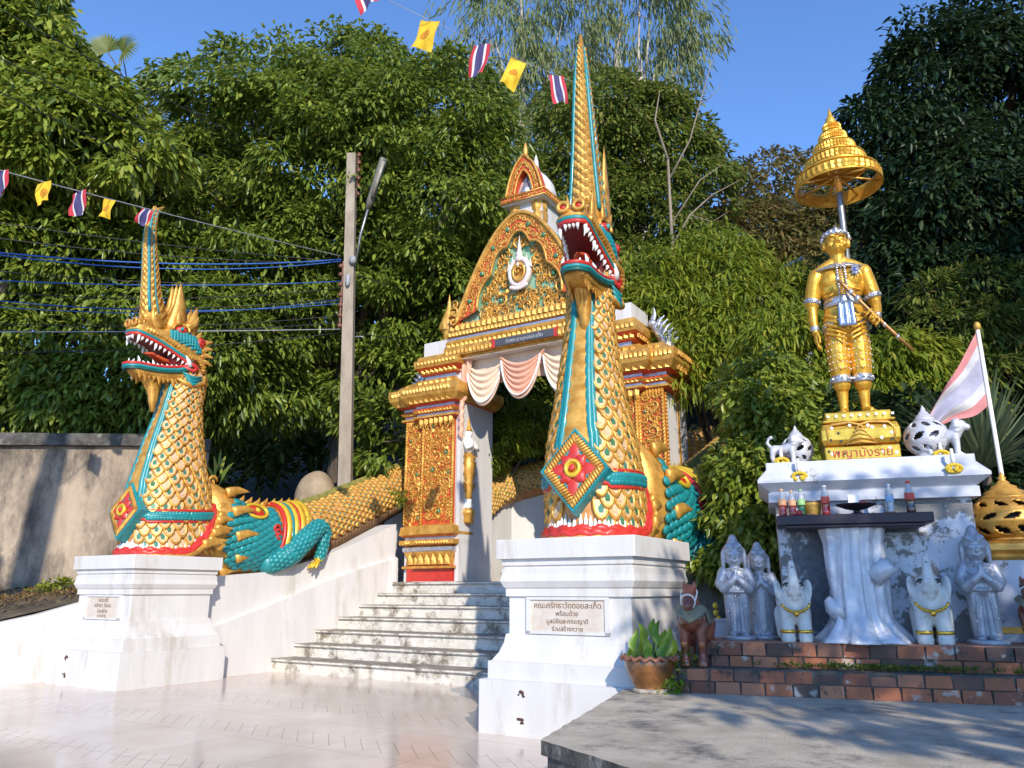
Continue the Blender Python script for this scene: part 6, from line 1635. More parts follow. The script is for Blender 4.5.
lion(1.08,.93,.30,R(-8),'small white lion figurine on the left end of the altar top')
lion(2.66,.90,.36,R(-8),'small white lion figurine on the right end of the altar top')
def garland(u, v, z, lab, drop=.16):
    t = thing('garland', lab, 'garland', S(u, v, z), RZ, 'marigold garlands on the altar'); mb = MB()
    for k in range(16): a_ = 2*PI*k/16; mb.sph((.065*math.cos(a_), -.02-.01*math.sin(a_), -drop+.035*math.sin(a_)), (.022,.022,.02), 7, 5)
    for k in range(5): mb.sph((random.uniform(-.06,.06), -.03, -drop-.02+random.uniform(-.02,.02)), .022, 7, 5)
    mb.obj('marigolds', M['garland'], t)
    mb = MB(); mb.tube([(0,-.01,.02),(0,-.02,-drop*.5),(0,-.015,-drop+.03)], [.016,.022,.018], 7); mb.obj('flower_string', M['eleph'], t)
for a_ in ((1.04,.87,TZ+.15,'yellow garland hanging at the neck of the left lion',.13),(1.20,.69,TZ-.0,'yellow garland draped over the altar edge at left',.17),(2.60,.84,TZ+.13,'yellow garland hanging on the right lion',.12),(2.66,.66,TZ+.02,'yellow garland draped over the altar edge at right',.18)): garland(*a_)

# praying figures
def praying(u, v, z, h, rz, label, gown=False):
    t = thing('praying_figure', label, 'figure', S(u, v, z), RZ+rz, 'silver praying figures'); k = h/1.05; mb = MB()
    for s in (-1, 1):
        mb.limb([(s*.065,0,.50),(s*.068,0,.30),(s*.066,0,.08)], [.088,.078,.07] if not gown else [.10,.10,.10], 12); mb.sph((s*.07,-.06,.05), (.045,.08,.03), 10, 7)
        mb.limb([(s*.14,.0,.66),(s*.185,-.03,.55),(s*.15,-.10,.50)], [.062,.06,.052], 12); mb.limb([(s*.15,-.10,.50),(s*.07,-.155,.56),(s*.022,-.165,.60)], [.05,.042,.034], 12)
        for q in range(4): mb.limb([(s*.014,-.165-.012*q+.02,.60),(s*.012,-.17-.010*q+.02,.66+.012*(q % 2)),(s*.004,-.165-.006*q+.02,.70)], [.014,.012,.009], 7)
    mb.sph((0,0,.50), (.155,.12,.10), 16, 10); mb.sph((0,.0,.60), (.15,.11,.13), 16, 10); mb.limb([(0,0,.70),(0,0,.75)], [.06,.055], 10)
    if gown: mb.limb([(0,0,.5),(0,.01,.1)], [.15,.135], 14)
    mb.sph((0,-.005,.83), (.108,.105,.118), 16, 12); mb.sph((0,.03,.88), (.128,.115,.10), 16, 10); mb.limb([(0,.03,.95),(0,.03,1.0)], [.075,.055], 12)
    mb.sph((0,-.112,.82), (.016,.02,.025), 8, 6); 
    for s in (-1, 1): mb.sph((s*.125,.03,.80), (.03,.05,.11), 10, 8); mb.tube([(s*.02,-.108,.858),(s*.05,-.103,.865),(s*.085,-.08,.852)], .007, 6)
    mb.tube([(-.04,-.098,.782),(0,-.106,.772),(.04,-.098,.782)], [.007,.011,.007], 7)
    mb.tube([(.16*math.sin(q), -.125*math.cos(q), .47+.0*q) for q in [i*2*PI/20 for i in range(21)]], .014, 7)
    for q in (-1, 1):
        mb.tube([(q*.05,-.085,.44),(q*.075,-.09,.28),(q*.085,-.08,.10)], [.008,.011,.008], 6); mb.tube([(q*.12,-.075,.645),(q*.07,-.115,.60),(q*.02,-.12,.56)], .009, 6)
        mb.sph((q*.048,-.100,.832), (.024,.014,.011), 8, 6); mb.tube([(q*.03,-.09,.70),(q*.10,-.06,.69),(q*.13,.02,.69)], .013, 7)
        for kk in range(5): mb.tube([(q*(.02+.018*kk),-.105+.010*kk,.895+.008*kk),(q*(.022+.016*kk),-.07,.945),(q*.014*kk,.0,.975)], .008, 6)
    b = mb.remesh('body', M['silverpaint'], t, .0095, 0)
    mb = MB(); mb.lathe([(.20,0),(.20,.03),(.185,.04)], 22); mb.obj('base', M['silverpaint'], t)
    mb = MB()
    for s in (-1, 1): mb.sph((s*.045,-.104,.835), (.017,.008,.006), 8, 5)
    mb.obj('eyes', M['dark'], t)
    mb = MB()
    for i in range(9): mb.sph((random.choice((-1,1))*.068+random.uniform(-.05,.05), -.088+random.uniform(0,.01), random.uniform(.12,.46)), (.008,.006,.009), 6, 4)
    mb.obj('mirror_stud', M['white'], t)
    t.scale = (k*.86,k*.9,k)
praying(.47,.62,TOP,1.06,R(6),'taller grey silver praying figure left of the altar, nearest the horse')
praying(.71,.80,TOP,.99,R(4),'grey silver praying figure in a long gown half hidden beside the taller one', True)
praying(2.72,.58,TOP,1.10,R(-4),'grey silver praying figure at the right of the altar beside the golden urn')

# sitting white elephants with raised trunks
def elephant(u, v, h, rz, label):
    t = thing('elephant_figure', label, 'figurine', S(u, v, TOP), RZ+rz, 'white elephant figures'); k = h/.75; mb = MB()
    for s in (-1, 1):
        mb.limb([(s*.085,-.02,.36),(s*.09,-.05,.20),(s*.092,-.06,.06)], [.085,.075,.075], 14); mb.lathe([(.078,0),(.08,.05)], 14, c=(s*.092,-.06,0))
        mb.limb([(s*.10,.20,.25),(s*.12,.14,.08)], [.11,.075], 12)
        mb.sph((s*.155,.0,.47), (.035,.085,.12), 12, 9, 0, Matrix.Rotation(s*.15,3,'Y') @ Matrix.Rotation(s*.5,3,'Z')); mb.sph((s*.165,.01,.40), (.028,.06,.09), 10, 8)
    mb.sph((0,.08,.33), (.165,.24,.20), 18, 12); mb.sph((0,-.02,.40), (.15,.14,.14), 16, 10); mb.sph((0,-.06,.50), (.115,.115,.115), 16, 10)
    mb.limb([(0,-.13,.47),(0,-.165,.53),(0,-.14,.62),(0,-.10,.70),(0,-.095,.735)], [.07,.062,.05,.04,.036], 12)
    mb.limb([(0,-.13,.43),(0,-.15,.41)], [.05,.035], 10)
    for s in (-1, 1): mb.limb([(s*.055,-.13,.44),(s*.065,-.19,.45),(s*.06,-.22,.485)], [.018,.014,.006], 8)
    mb.remesh('body', M['eleph'], t, .0115, 1)
    for s in (-1, 1):
        mb = MB(); mb.lathe([(.083,.085),(.088,.09),(.088,.11),(.083,.115)], 16, c=(s*.092,-.06,0), cap=False); mb.obj('foot_band', M['gold_bright'], t)
        mb = MB(); mb.tube([(s*.05,-.158,.545),(s*.085,-.135,.55),(s*.11,-.10,.53)], .009, 6); mb.sph((s*.078,-.14,.525), (.014,.008,.01), 8, 5); mb.obj('eye', M['dark'], t)
    mb = MB(); P = [(.155*math.sin(q), -.155-.03*math.cos(q)*.6, .38-.10*math.cos(q)) for q in [-1.35+i*2.7/16 for i in range(17)]]; mb.tube(P, .014, 7)
    for p in P[3:14:2]: mb.sph((p[0],p[1]-.012,p[2]), .016, 7, 5)
    mb.sph((0,-.18,.265), (.03,.016,.03), 9, 6); mb.obj('necklace', M['gold_bright'], t)
    mb = MB(); 
    for i in range(5): mb.sph((0,-.19+.012*i,.57+.032*i), (.011,.008,.011), 7, 5)
    mb.obj('trunk_studs', M['dark'], t)
    mb = MB(); mb.sph((.14,.05,.32), (.04,.10,.06), 10, 7); mb.obj('saddle_cloth', M['red'], t)
    t.scale = (k*.86,k*.92,k)
elephant(1.02,.42,.76,R(5),'white elephant figure with raised trunk left of the trunk table')
elephant(2.25,.44,.80,R(-6),'white elephant figure with raised trunk right of the trunk table')

# brown clay horses
def horse(u, v, z, h, rz, label):
    t = thing('horse_figure', label, 'figurine', S(u, v, z), RZ+rz, 'brown clay horse figures'); k = h/.76; mb = MB()
    mb.limb([(0,.30,.40),(0,.15,.385),(0,-.02,.40),(0,-.08,.42)], [.12,.115,.125,.12], 14)
    for s in (-1, 1):
        mb.limb([(s*.075,-.06,.36),(s*.078,-.075,.22),(s*.078,-.06,.11),(s*.078,-.07,.04)], [.07,.046,.034,.042], 12); mb.lathe([(.05,0),(.042,.055)], 12, c=(s*.078,-.075,0))
        mb.limb([(s*.08,.32,.36),(s*.085,.31,.24),(s*.085,.36,.15),(s*.085,.33,.04)], [.085,.055,.036,.04], 12); mb.lathe([(.048,0),(.04,.055)], 12, c=(s*.085,.325,0))
        mb.limb([(s*.045,-.13,.70),(s*.052,-.135,.755)], [.026,.010], 8)
    mb.limb([(0,-.06,.46),(0,-.10,.56),(0,-.12,.65)], [.105,.085,.075], 14); mb.limb([(0,-.12,.66),(0,-.20,.60),(0,-.265,.545)], [.072,.058,.05], 14); mb.sph((0,-.285,.535), (.05,.035,.042), 12, 8)
    mb.limb([(0,.40,.44),(0,.46,.36),(0,.46,.22)], [.04,.045,.02], 10)
    mb.remesh('body', M['horse'], t, .0105, 1)
    mb = MB(); mb.grid(lambda a_, b_: (.137*math.sin(-1.9+3.8*a_)*(1.05 if abs(a_-.5) > .4 else 1), .06+.22*b_, .40+.135*math.cos(-1.9+3.8*a_)), 16, 6); o = mb.obj('saddle_cloth', M['green_paint'], t); md = o.modifiers.new('s','SOLIDIFY'); md.thickness = .016
    mb = MB(); mb.grid(lambda a_, b_: ((.095+.045*b_)*math.sin(-1.7+3.4*a_), -.085-(.06+.045*b_)*math.cos(-1.7+3.4*a_)-.01, .54-.13*b_*(1-abs(2*a_-1))-.03*b_), 16, 6); o = mb.obj('collar', M['green_paint'], t); md = o.modifiers.new('s','SOLIDIFY'); md.thickness = .012
    mb = MB(); mb.tube([(.063*math.sin(q), -.235-.02*math.cos(q), .575+.062*math.cos(q)) for q in [i*2*PI/20 for i in range(21)]], .009, 6); 
    for s in (-1, 1): mb.tube([(s*.062,-.235,.57),(s*.074,-.14,.66),(s*.04,-.10,.72)], .008, 6)
    mb.obj('bridle', M['eleph'], t)
    for s in (-1, 1):
        mb = MB(); mb.sph((s*.056,-.175,.645), (.012,.012,.013), 8, 6); mb.obj('eye', M['dark'], t)
        mb = MB(); mb.sph((s*.079,-.095,.20), (.034,.026,.04), 10, 7); mb.obj('knee_patch', M['horse_pale'], t)
    t.scale = (k,k,k)
horse(.06,.12,.79,.80,R(-4),'dark brown clay horse on the lower brick step beside the potted plant')
horse(3.13,.62,1.012,.62,R(-22),'dark brown clay horse cut off by the right picture edge')

# golden urn on white plinth at right
t = thing('golden_urn', 'golden pierced lidded urn at the right picture edge', 'urn', S(3.22,1.25,1.98), RZ)
mb = MB(); prof = [(.24,.02),(.33,.09),(.385,.20),(.375,.28),(.32,.38),(.24,.44)]; pierced(mb, prof, 120, leafholes(11,3,.06,.95,.34)); o = mb.obj('pierced_bowl', M['gold'], t); md = o.modifiers.new('s','SOLIDIFY'); md.thickness = .015
mb = MB(); mb.sph((0,0,.22), (.30,.30,.19), 18, 12); mb.obj('core', M['dark'], t)  # black filler added so the hollow urn's inner shade is in its colour
mb = MB(); mb.lathe([(.26,0),(.27,.03),(.24,.04)], 24); mb.obj('foot', M['gold'], t)
mb = MB(); mb.x = Matrix.Translation((0,0,.43)); mb.lathe([(.25,0),(.24,.03),(.20,.05),(.19,.085),(.13,.11),(.12,.14),(.07,.16),(.055,.19),(.03,.21),(.04,.23),(.0,.30)], 22); mb.obj('lid', M['gold'], t)
t = thing('urn_plinth', 'white plinth with gold moulded top under the golden urn', 'plinth', S(3.27,1.35,TOP-.02), RZ)
mb = MB(); mb.rectloft(-.36,.6,-.36,.4,[(0,-.4),(0,.80)]); mb.obj('block', M['altar_top'], t)
mb = MB(); mb.rectloft(-.36,.6,-.36,.4,[(.01,.802),(.03,.83),(.01,.86),(.05,.90),(.05,.96),(.02,.985)]); mb.obj('gold_moulding', M['gold'], t); mb = MB(); mb.rectloft(-.36,.6,-.36,.4,[(.02,.10),(.02,.16)]); mb.obj('gold_band', M['gold'], t)
# faded flag on a white pole
t = thing('flagpole', 'white pole with gold knob leaning flag at the right', 'flagpole', S(3.32,1.62,.9), RZ)
mb = MB(); mb.tube([(0,0,0),(0,0,3.50)], [.026,.022], 10); mb.obj('pole', M['white'], t)
mb = MB(); mb.sph((0,0,3.54), (.04,.04,.055), 10, 8); mb.obj('knob', M['gold_dull'], t)
t = thing('flag', 'faded red white and blue flag drooping from the white pole', 'flag', S(3.32,1.62,.9), RZ)
mb = MB()
def fl(u, v):    # u along the hoist from top, v towards the fly
    hz = 3.46 - .86*u; dx = -.62*v*(1-.45*u*(1-v)); drop = .95*v*(1-u*.72) + .05*v*math.sin(v*7)
    return (-.025 + dx + .04*math.sin(u*8+v*3)*v, .05*math.sin(u*13+v*4)*v + .03*math.sin(v*9)*v, hz - drop)
nu, nv = 30, 18
vs = [fl(i/nu, j/nv) for j in range(nv+1) for i in range(nu+1)]
for j in range(nv):
    for i in range(nu):
        u = (i+.5)/nu; m_ = 0 if u < .17 or u > .83 else (1 if u < .34 or u > .66 else 2)
        mb.add([vs[j*(nu+1)+i], vs[j*(nu+1)+i+1], vs[(j+1)*(nu+1)+i+1], vs[(j+1)*(nu+1)+i]], [(0,1,2,3)], m_, True)
bm_o = mb.obj('cloth', [mat('faded_red_cloth', (.62,.26,.25), .9, col2=(.55,.2,.2)), mat('faded_white_cloth', (.62,.60,.62), .9), mat('faded_blue_cloth', (.46,.45,.58), .9)], t)

# potted plant on the platform
t = thing('potted_plant', 'glazed brown scalloped pot with bright green leaves on the platform corner', 'plant pot', S(-.37,-.06,.55), RZ)
mb = MB(); mb.lathe([(0,0),(.155,0),(.165,.02),(.15,.045),(.175,.09),(.225,.19),(.24,.26),(.232,.31),(.225,.33),(.20,.33),(.20,.27),(0,.265)], 36)
mb.obj('pot', M['glaze'], t)
mb = MB(); mb.lathe([(.16,.0),(.172,.012),(.168,.035),(.155,.04)], 28); mb.obj('foot_ring', M['concrete'], t)
mb = MB()
rings = []
for q, (r, dz) in enumerate(((.222,0),(.25,.012),(.275,.0),(.27,-.022),(.235,-.018))):
    rings.append([((r+.012*math.cos(16*a_)*(q in (2,3)))*math.cos(a_), (r+.012*math.cos(16*a_)*(q in (2,3)))*math.sin(a_), .325+dz-.014*math.cos(16*a_)*(q in (1,2,3))) for a_ in [2*PI*i/128 for i in range(128)]])
mb.loft(rings, 0, True, False, False); mb.obj('scalloped_rim', mat('terracotta_rim', (.30,.12,.07), .5), t)
mb = MB(); mb.lathe([(0,.268),(.2,.268),(.2,.272),(0,.275)], 20); mb.obj('soil', M['earth'], t)
mb = MB(); mb.sph((-.09,-.13,.30), (.07,.035,.022), 10, 6); mb.obj('pink_petals', mat('pink_petal', (.55,.22,.28), .6), t)
mb = MB(); mb2 = MB()
for (bx_, by_, hx, hy, hz, L) in ((-.04,-.06,-.14,-.10,.50,.20),(.04,-.04,-.02,-.12,.44,.22),(.05,.0,.10,-.08,.56,.22),(.08,.0,.20,-.04,.50,.22),(.02,.04,.07,.02,.58,.22),(.09,-.06,.17,-.13,.42,.2),(-.02,.02,-.09,.03,.44,.2),(.10,.04,.24,.05,.42,.2),(-.06,.02,-.17,-.02,.40,.18),(.0,-.09,.03,-.17,.38,.17),(.06,.06,.14,.08,.50,.2),(.0,.0,-.06,-.02,.56,.2)):
    b0 = Vector((bx_,by_,.27)); c0 = Vector((hx*.7+bx_*.3,hy*.7+by_*.3,hz-.12)); mb2.tube([b0,(b0+c0)/2+Vector((0,0,.02)),c0], [.012,.010,.008], 6)
    d = (Vector((hx,hy,hz+.10))-c0).normalized(); sd = d.cross(Vector((random.uniform(-.3,.3),-1,.2))).normalized(); n_ = sd.cross(d)
    cols = []
    for j in range(9):
        s_ = j/8; w = .055*math.sin(PI*min(1,(s_*.93+.06)))**.8*(1-.35*s_); p = c0 + d*L*s_ - n_*.10*s_*s_ + sd*.02*math.sin(s_*5+hx*20)
        cols.append([p-sd*w+n_*.018, p-sd*w*.5+n_*.004, p, p+sd*w*.5+n_*.004, p+sd*w+n_*.018])
    mb.loft(cols, 0, True, False, False, closed=False)
mb.obj('leaves', LM['potplant'], t); mb2.obj('stems', mat('green_stem', (.12,.22,.04), .5), t)
# low box planter, blue slab and small oddments behind the left figures
t = thing('planter', 'low white planter box behind the left praying figures', 'planter', S(.32,.95,TOP), RZ)
mb = MB(); mb.rectloft(-.12,.5,-.02,.2,[(0,0),(0,.16),(.02,.165),(.02,.19),(-.02,.19),(-.02,.12)]); mb.obj('box', M['altar_top'], t)
mb = MB()
for k in range(14): mb.sph((random.uniform(-.1,.45), -.02+random.uniform(-.02,.02), random.uniform(.18,.42)), (.03,.02,.035), 6, 4)
mb.obj('yellow_flowers', M['garland'], t)
# ================================================================== poles, cables, flags, small plants
random.seed(51)
def pv(a_, b_, Y): return Vector(px(a_, b_, Y))
base = pv(345,500,18.6); top = pv(352,155,18.6)
t = thing('utility_pole', 'square tapered concrete utility pole with insulators behind the balustrade', 'pole', base)
mb = MB(); h = (top-base)
mb.loft([[Vector((x*w, y*w, 0)) + h*k for x, y in ((-1,-1),(1,-1),(1,1),(-1,1))] for k, w in ((-.15,.16),(1,.115))], 0, False); mb.obj('pole_shaft', M['pole'], t)
mb = MB()
for k in (.995,.97,.945,.92,.895,.87): mb.lathe([(.05,-.05),(.07,0),(.04,.03),(.06,.06),(.0,.08)], 10, c=tuple(h*k+Vector((.20,-.05,0))))
mb.box(*(h*.86+Vector((.16,-.07,0))), *(h*1.0+Vector((.18,-.03,0)))); mb.obj('insulator_rack', mat('brown_insulator', (.16,.06,.03), .35), t)
mb = MB()
for k in (.645,.62,.59,.56,.53,.50,.47): mb.lathe([(.05,-.05),(.075,0),(.05,.05)], 10, c=tuple(h*k+Vector((-.20,-.10,0))))
mb.box(*(h*.46+Vector((-.19,-.12,0))), *(h*.66+Vector((-.16,-.05,0)))); mb.obj('cable_bracket', mat('rust_bracket', (.20,.08,.05), .6), t)
mb = MB(); mb.sph(h*.66+Vector((.12,-.2,0)), (.10,.09,.12), 10, 7); mb.sph(h*.60+Vector((.0,-.2,0)), (.07,.06,.18), 10, 7); mb.obj('cable_splice', M['cable_grey'], t)
mb = MB(); mb.tube([h*.44+Vector((-.15,0,0)), h*.44+Vector((.35,-.1,.0)), h*.43+Vector((.42,-.1,.06))], .02, 6); mb.obj('step_iron', M['steel'], t)
L0 = pv(356,262,18.4); L1 = pv(369,205,18.1); L2 = pv(384,158,17.7)
t = thing('street_lamp', 'slanted grey tube street lamp on a thin arm from the utility pole', 'street lamp', L0)
mb = MB(); mb.tube([(0,0,0), (L1-L0)*.5+Vector((-.05,0,-.05)), L1-L0], .035, 8); mb.obj('arm', M['steel'], t)
mb = MB(); d = (L2-L1); mb.tube([L1-L0-d*.1, L1-L0+d*.05, L1-L0+d*.95, L1-L0+d*1.0], [.07,.10,.11,.09], 12, flat=.7); mb.obj('lamp_housing', mat('lamp_housing_grey', (.20,.18,.15), .5, .2), t)
mb = MB(); mb.tube([L1-L0+d*.15+Vector((.05,-.10,-.02)), L1-L0+d*.9+Vector((.05,-.10,-.02))], .045, 8); mb.obj('diffuser', mat('old_diffuser', (.35,.31,.24), .3), t)
# cables
def cable(a_, b_, sag, m, r, label, n=20):
    a_, b_ = Vector(a_), Vector(b_)
    P = [a_.lerp(b_, i/n) + Vector((0,0,-sag*4*(i/n)*(1-i/n))) for i in range(n+1)]
    mb = MB(); mb.tube([p-a_ for p in P], r, 6, 0); o = mb.obj('overhead_cable', M[m], None, loc=a_); return tag(o, label, 'cable', 'overhead cables')
pp = lambda k, dx=-.2: base + h*k + Vector((dx,-.12,0))
far = lambda y_, Y=13: pv(-260, y_, Y)
cable(far(215,12.5), pp(.665), .45, 'cable_blue', .020, 'thick blue cable bundle, uppermost blue one at the pole')
cable(far(205,12.1), pp(.66), .62, 'cable_blue', .015, 'blue cable sagging just under the thick blue bundle')
cable(far(262,12.5), pp(.60), .25, 'cable_blue', .013, 'lower blue cable crossing behind the left serpent crest')
cable(far(262,13), pp(.535), .5, 'cable_blue', .010, 'thin blue cable among the black ones')
cable(far(272,13), pp(.545), .55, 'cable_blue', .009, 'lowest thin blue cable at the pole')
cable(far(330,13), pp(.46), .05, 'cable_grey', .012, 'pale grey cable running level below the blue cables')
for i, (y_, k, sg_) in enumerate(((180,.66,.2),(195,.655,.35),(235,.60,.4),(260,.58,.5),(275,.55,.45),(300,.5,.4),(315,.48,.3),(345,.45,.3))):
    cable(far(y_,13.2), pp(k), sg_, 'cable', .011, 'thin black cable in the tangle left of the utility pole')
cable(pv(-120,-60,12), pv(420,215,26), .4, 'cable', .014, 'black cable slanting across the upper left trees, highest')
cable(pv(-120,-5,12), pv(420,235,26), .5, 'cable', .014, 'black cable slanting across the upper left trees, middle')
cable(pv(-120,30,12), pv(420,255,26), .6, 'cable', .012, 'black cable slanting across the upper left trees, lowest')
cable(pp(.45,.2), pv(470,330,22), .2, 'cable', .012, 'black cable from the pole behind the gate')
cable(pp(.62,.2), pv(520,300,24), .3, 'cable', .012, 'black cable sagging to the right of the pole')
# bunting
def string_pts(a_, b_, sag, n=40):
    a_, b_ = Vector(a_), Vector(b_); return [a_.lerp(b_, i/n) + Vector((0,0,-sag*4*(i/n)*(1-i/n))) for i in range(n+1)]
sA = string_pts(pv(-150,130,8.6), pp(.675), .05)
mb = MB(); mb.tube([p-sA[0] for p in sA], .010, 5, 0); tag(mb.obj('bunting_string', M['cable_grey'], None, loc=sA[0]), 'pale bunting string running up from the left edge to the utility pole', 'string', 'bunting strings')
tipY = 9.3
sB = string_pts(pv(285,-55,8.0), pv(574,82,9.25), .10)
mb = MB(); mb.tube([p-sB[0] for p in sB], .004, 5, 0); tag(mb.obj('bunting_string', M['cable_grey'], None, loc=sB[0]), 'thin bunting string from the top edge to the tall serpent crest', 'string', 'bunting strings')
def at_px(P, xx):
    best = None
    p_ = R(15)
    for a_, b_ in zip(P, P[1:]):
        for k in range(10):
            q = a_.lerp(b_, k/10); zc = q.y*math.cos(p_)+(q.z-1.5)*math.sin(p_); X = 512+770*q.x/zc
            if best is None or abs(X-xx) < best[0]: best = (abs(X-xx), q)
    return best[1]
def flag(p, kind, w, hgt, tilt, yaw, label, curl=.032):
    t = thing('bunting_flag', label, 'flag', p, yaw, 'flags on the bunting strings')
    rot = Matrix.Rotation(tilt, 4, 'Y'); mb = MB(); nu, nv = 10, 14; ph = random.uniform(0, 6)
    def fn(u, v): return rot @ Vector((w*(u-.5), curl*(math.sin(v*5+u*4+ph)*(.3+v) + .5*math.sin(u*11-v*3+ph*2)*(.2+v*.6)), -hgt*v*(1-.03*math.sin(u*5+ph)) - .006))
    vs = [fn(i/nu, j/nv) for j in range(nv+1) for i in range(nu+1)]
    for j in range(nv):
        for i in range(nu):
            u = (i+.5)/nu; v = (j+.5)/nv; 
            if kind == 'thai': m_ = 0 if u < .17 or u > .83 else (1 if u < .34 or u > .66 else 2)
            else: m_ = 3
            mb.add([vs[j*(nu+1)+i], vs[j*(nu+1)+i+1], vs[(j+1)*(nu+1)+i+1], vs[(j+1)*(nu+1)+i]], [(0,1,2,3)], m_, True)
    mb.obj('cloth', [M['flag_red'], M['flag_white'], M['flag_blue'], M['flag_yellow']], t)
    if kind != 'thai':
        mb = MB()
        def cp(r, q, d): 
            u = .5 + r*math.cos(q)/w; v = .5 + r*math.sin(q)/hgt; c = fn(u, v); return c + Vector((0,d,0))
        for d in (-.004, .004):
            mb.loft([[cp(w*.26, 2*PI*k/20, d) for k in range(20)], [cp(w*.18, 2*PI*k/20, d) for k in range(20)]], 0, False, False, False)
            mb.loft([[cp(w*.10, 2*PI*k/20, d) for k in range(20)], [cp(w*.03, 2*PI*k/20, d) for k in range(20)]], 0, False, False, False)
            for k in range(8): a_ = k*PI/4; q0, q1 = cp(w*.09, a_, d), cp(w*.2, a_, d); mb.tube([q0, q1], .004, 4)
        mb.obj('wheel_emblem', M['flag_orange'], t)
for xx, kind, w, hg, tl, lab in ((2,'thai',.24,.36,.0,'striped bunting flag cut by the left picture edge'),(45,'y',.22,.31,-.08,'yellow wheel flag on the left string, nearest the left edge'),(80,'thai',.23,.34,-.08,'striped bunting flag on the left string between two yellow ones'),(110,'y',.19,.26,.28,'smaller tilted yellow flag on the left string beside the serpent horn'),(148,'thai',.22,.22,.5,'crumpled red striped flag caught on the left serpent horn'),(-40,'y',.22,.31,0,'yellow bunting flag outside the left edge')):
    if xx < -10: continue
    p = at_px(sA, xx); flag(p, kind, 1.2*w*(p.y/10.2), 1.12*hg*(p.y/10.2), tl, R(-20), lab)
for xx, kind, w, hg, tl, lab in ((364,'thai',.26,.34,-.28,'striped flag cut by the top picture edge'),(431,'y',.25,.40,.36,'larger yellow wheel flag high beside the broadleaf tree top'),(482,'thai',.21,.44,.22,'striped flag on the upper string in front of the grey green tree'),(519,'y',.18,.44,.36,'narrow yellow wheel flag on the upper string near the serpent crest'),(556,'thai',.17,.42,-.14,'striped flag nearest the tall serpent crest')):
    flag(at_px(sB, xx), kind, w*1.25, hg*1.05, tl, R(-25 if xx < 500 else 10), lab)
# far lamp post on the hill
b0 = pv(763,350,19.5); t1 = pv(757,262,19.5)
t = thing('lamp_post', 'thin grey lamp post with long fluorescent arm among the hillside trees', 'street lamp', b0)
mb = MB(); mb.tube([(0,0,-2.5),(0,0,0),t1-b0], [.10,.09,.075], 8); mb.obj('post', M['pole'], t)
mb = MB(); mb.tube([(t1-b0)*.82, pv(772,272,19.3)-b0, pv(803,258,19.0)-b0], [.02,.03,.05], 8); mb.obj('lamp_arm', M['cable_grey'], t)
# boulder behind the serpent tail
c = pv(315,497,19.3); t = thing('boulder', 'rounded beige boulder behind the left serpent tail', 'rock', c)
mb = MB(); mb.sph((0,0,0), (.52,.45,.62), 24, 16)
mb.v = [(x*(1+.06*math.sin(3*z+5*x)), y, z*(1+.05*math.sin(4*x+2))+(.03*math.sin(7*x))) for x, y, z in mb.v]; mb.box(-.5,-.3,-1.4,.5,.4,-.3); mb.obj('stone', M['stone'], t)
# white built piece glimpsed behind the statue
c = pv(820,372,14.6); t = thing('garden_shrine', 'small white plastered structure glimpsed through leaves behind the statue legs', 'shrine', c)
mb = MB(); mb.rectloft(-.36,.36,0,.5,[(0,-1.6),(0,.10),(.08,.13),(.08,.2)]); mb.obj('walls', M['plaster'], t)
mb = MB(); mb.rectloft(-.36,.36,0,.5,[(.05,.202),(-.1,.34),(-.12,.38),(-.26,.5)]); mb.obj('roof', M['silver'], t)
# young banana like sprout behind the makara
c = pv(215,500,17.2); t = thing('sapling', 'young yellow green sprout behind the teal makara', 'plant', c)
mb = MB()
for (dx, dz, w) in ((-.30,.75,.07),(-.12,.95,.06),(.14,.95,.07),(.34,.80,.07),(.02,1.1,.05)):
    cols = []
    for j in range(8):
        s_ = j/7; p = Vector((dx*s_**1.4, 0, .15+dz*s_-.12*s_**3)); ww = w*math.sin(PI*min(1,s_*.9+.08))**.7; cols.append([p+Vector((-ww*.7,0,ww*.7)), p, p+Vector((ww*.7,0,ww*.5))])
    mb.loft(cols, 0, True, False, False, closed=False)
mb.obj('leaves', LM['bamboo'], t); mb = MB(); mb.tube([(0,0,-1.5),(0,0,.3)], [.06,.04], 7); mb.obj('stem', M['bark'], t)
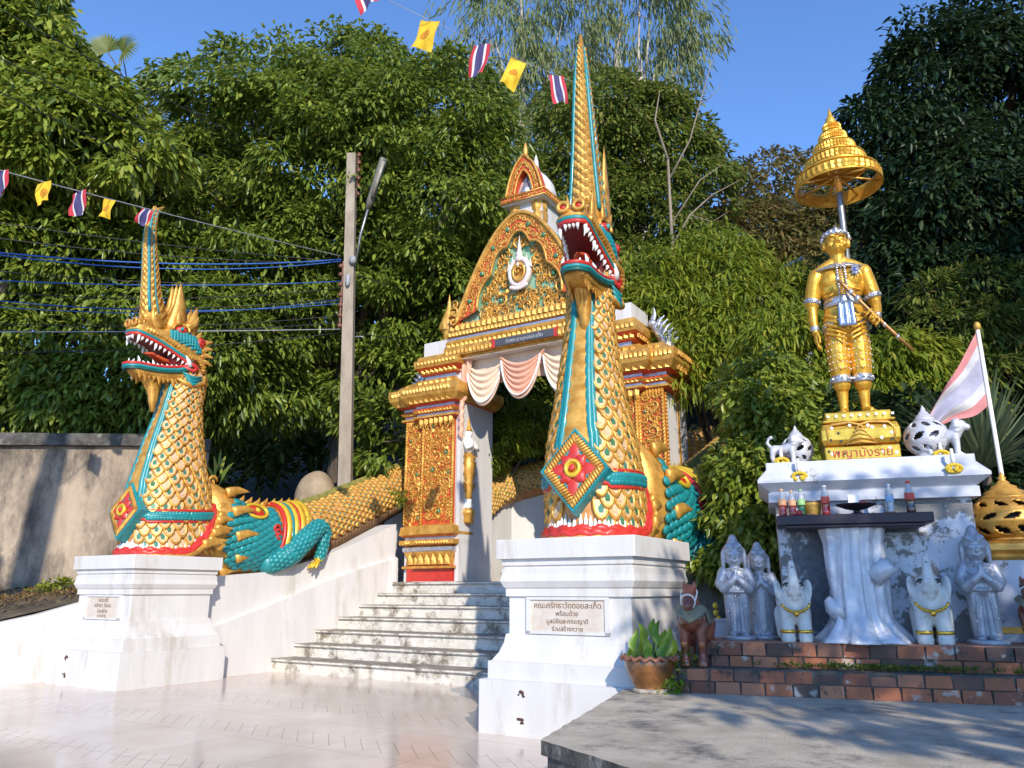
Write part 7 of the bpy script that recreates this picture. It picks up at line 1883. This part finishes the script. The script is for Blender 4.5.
# weeds
def weed(name, label, loc, n, hgt, spread, lm, L=.14, W=.05):
    t = thing(name, label, 'weed', loc); C = np.array([[random.uniform(-spread,spread), random.uniform(-spread,spread)*.6, random.uniform(.03,hgt)] for _ in range(n)]); Nn = np.tile(np.array([[0,-.3,.9]]), (n,1))
    b, d, s, l, w = clump_leaves(C, Nn, np.full(n,.12), 9, L, W, down=.1); leaf_mesh('leaves', b, d, s, l, w, LM[lm], t)
    mb = MB()
    for k in range(6): q = C[random.randrange(n)]; mb.tube([(q[0]*.2,q[1]*.2,-.05), tuple(q)], .006, 5)
    mb.obj('stems', mat('green_stem', (.12,.2,.04), .6), t)
weed('weed', 'small green weed growing at the foot of the weathered wall', pv(48,606,15.2), 30, .45, .32, 'bamboo')
weed('weed', 'fine weed behind the potted plant and the horse', Vector(S(-.12,.12,.55)), 26, .32, .16, 'mid', .08, .03)
weed('weed', 'low green weed at the base of the plant pot', Vector(S(-.15,-.10,.55)), 12, .05, .10, 'potplant', .06, .03)
weed('weed', 'green tuft growing beside the right end of the stairs pillar', Vector(GATE.W(-3.15,5.3,3.35)), 16, .4, .14, 'bamboo', .1, .04)
C = []; Nn = []
for k in range(150):
    u = random.gauss(1.75,.55); C.append(tuple(S(u, .16+random.uniform(-.05,.08), .785+random.uniform(0,.03)))); Nn.append((0,-.3,1))
b, d, s, l, w = clump_leaves(np.array(C), np.array(Nn), np.full(len(C),.03), 7, .045, .016, down=-.1)
tag(leaf_mesh('moss_and_grass', b, d, s, l, w, LM['mid']), 'moss and tiny grass on the lower brick step', 'grass', kind='stuff')
C = []; Nn = []
for k in range(500):
    Y = random.uniform(13.2,16.2); X = -9.2+random.uniform(-2.5,2.2)+(Y-14)*.25; 
    if Y < 12.75+(X+9.1)*.946+.55: continue
    C.append((X, Y, 1.15+.12*(Y-13.2)+.07*(X+9)+.06)); Nn.append((0,-.3,1))
b, d, s, l, w = clump_leaves(np.array(C), np.array(Nn), np.full(len(C),.08), 6, .09, .035, down=.2)
tag(leaf_mesh('leaf_litter', b, d, s, l, w, leafmat('dry_leaves', [(.16,.10,.04),(.24,.16,.07),(.12,.07,.03)], .8, .1, .1)), 'dry fallen leaves scattered on the earth bank', 'leaves', kind='stuff')
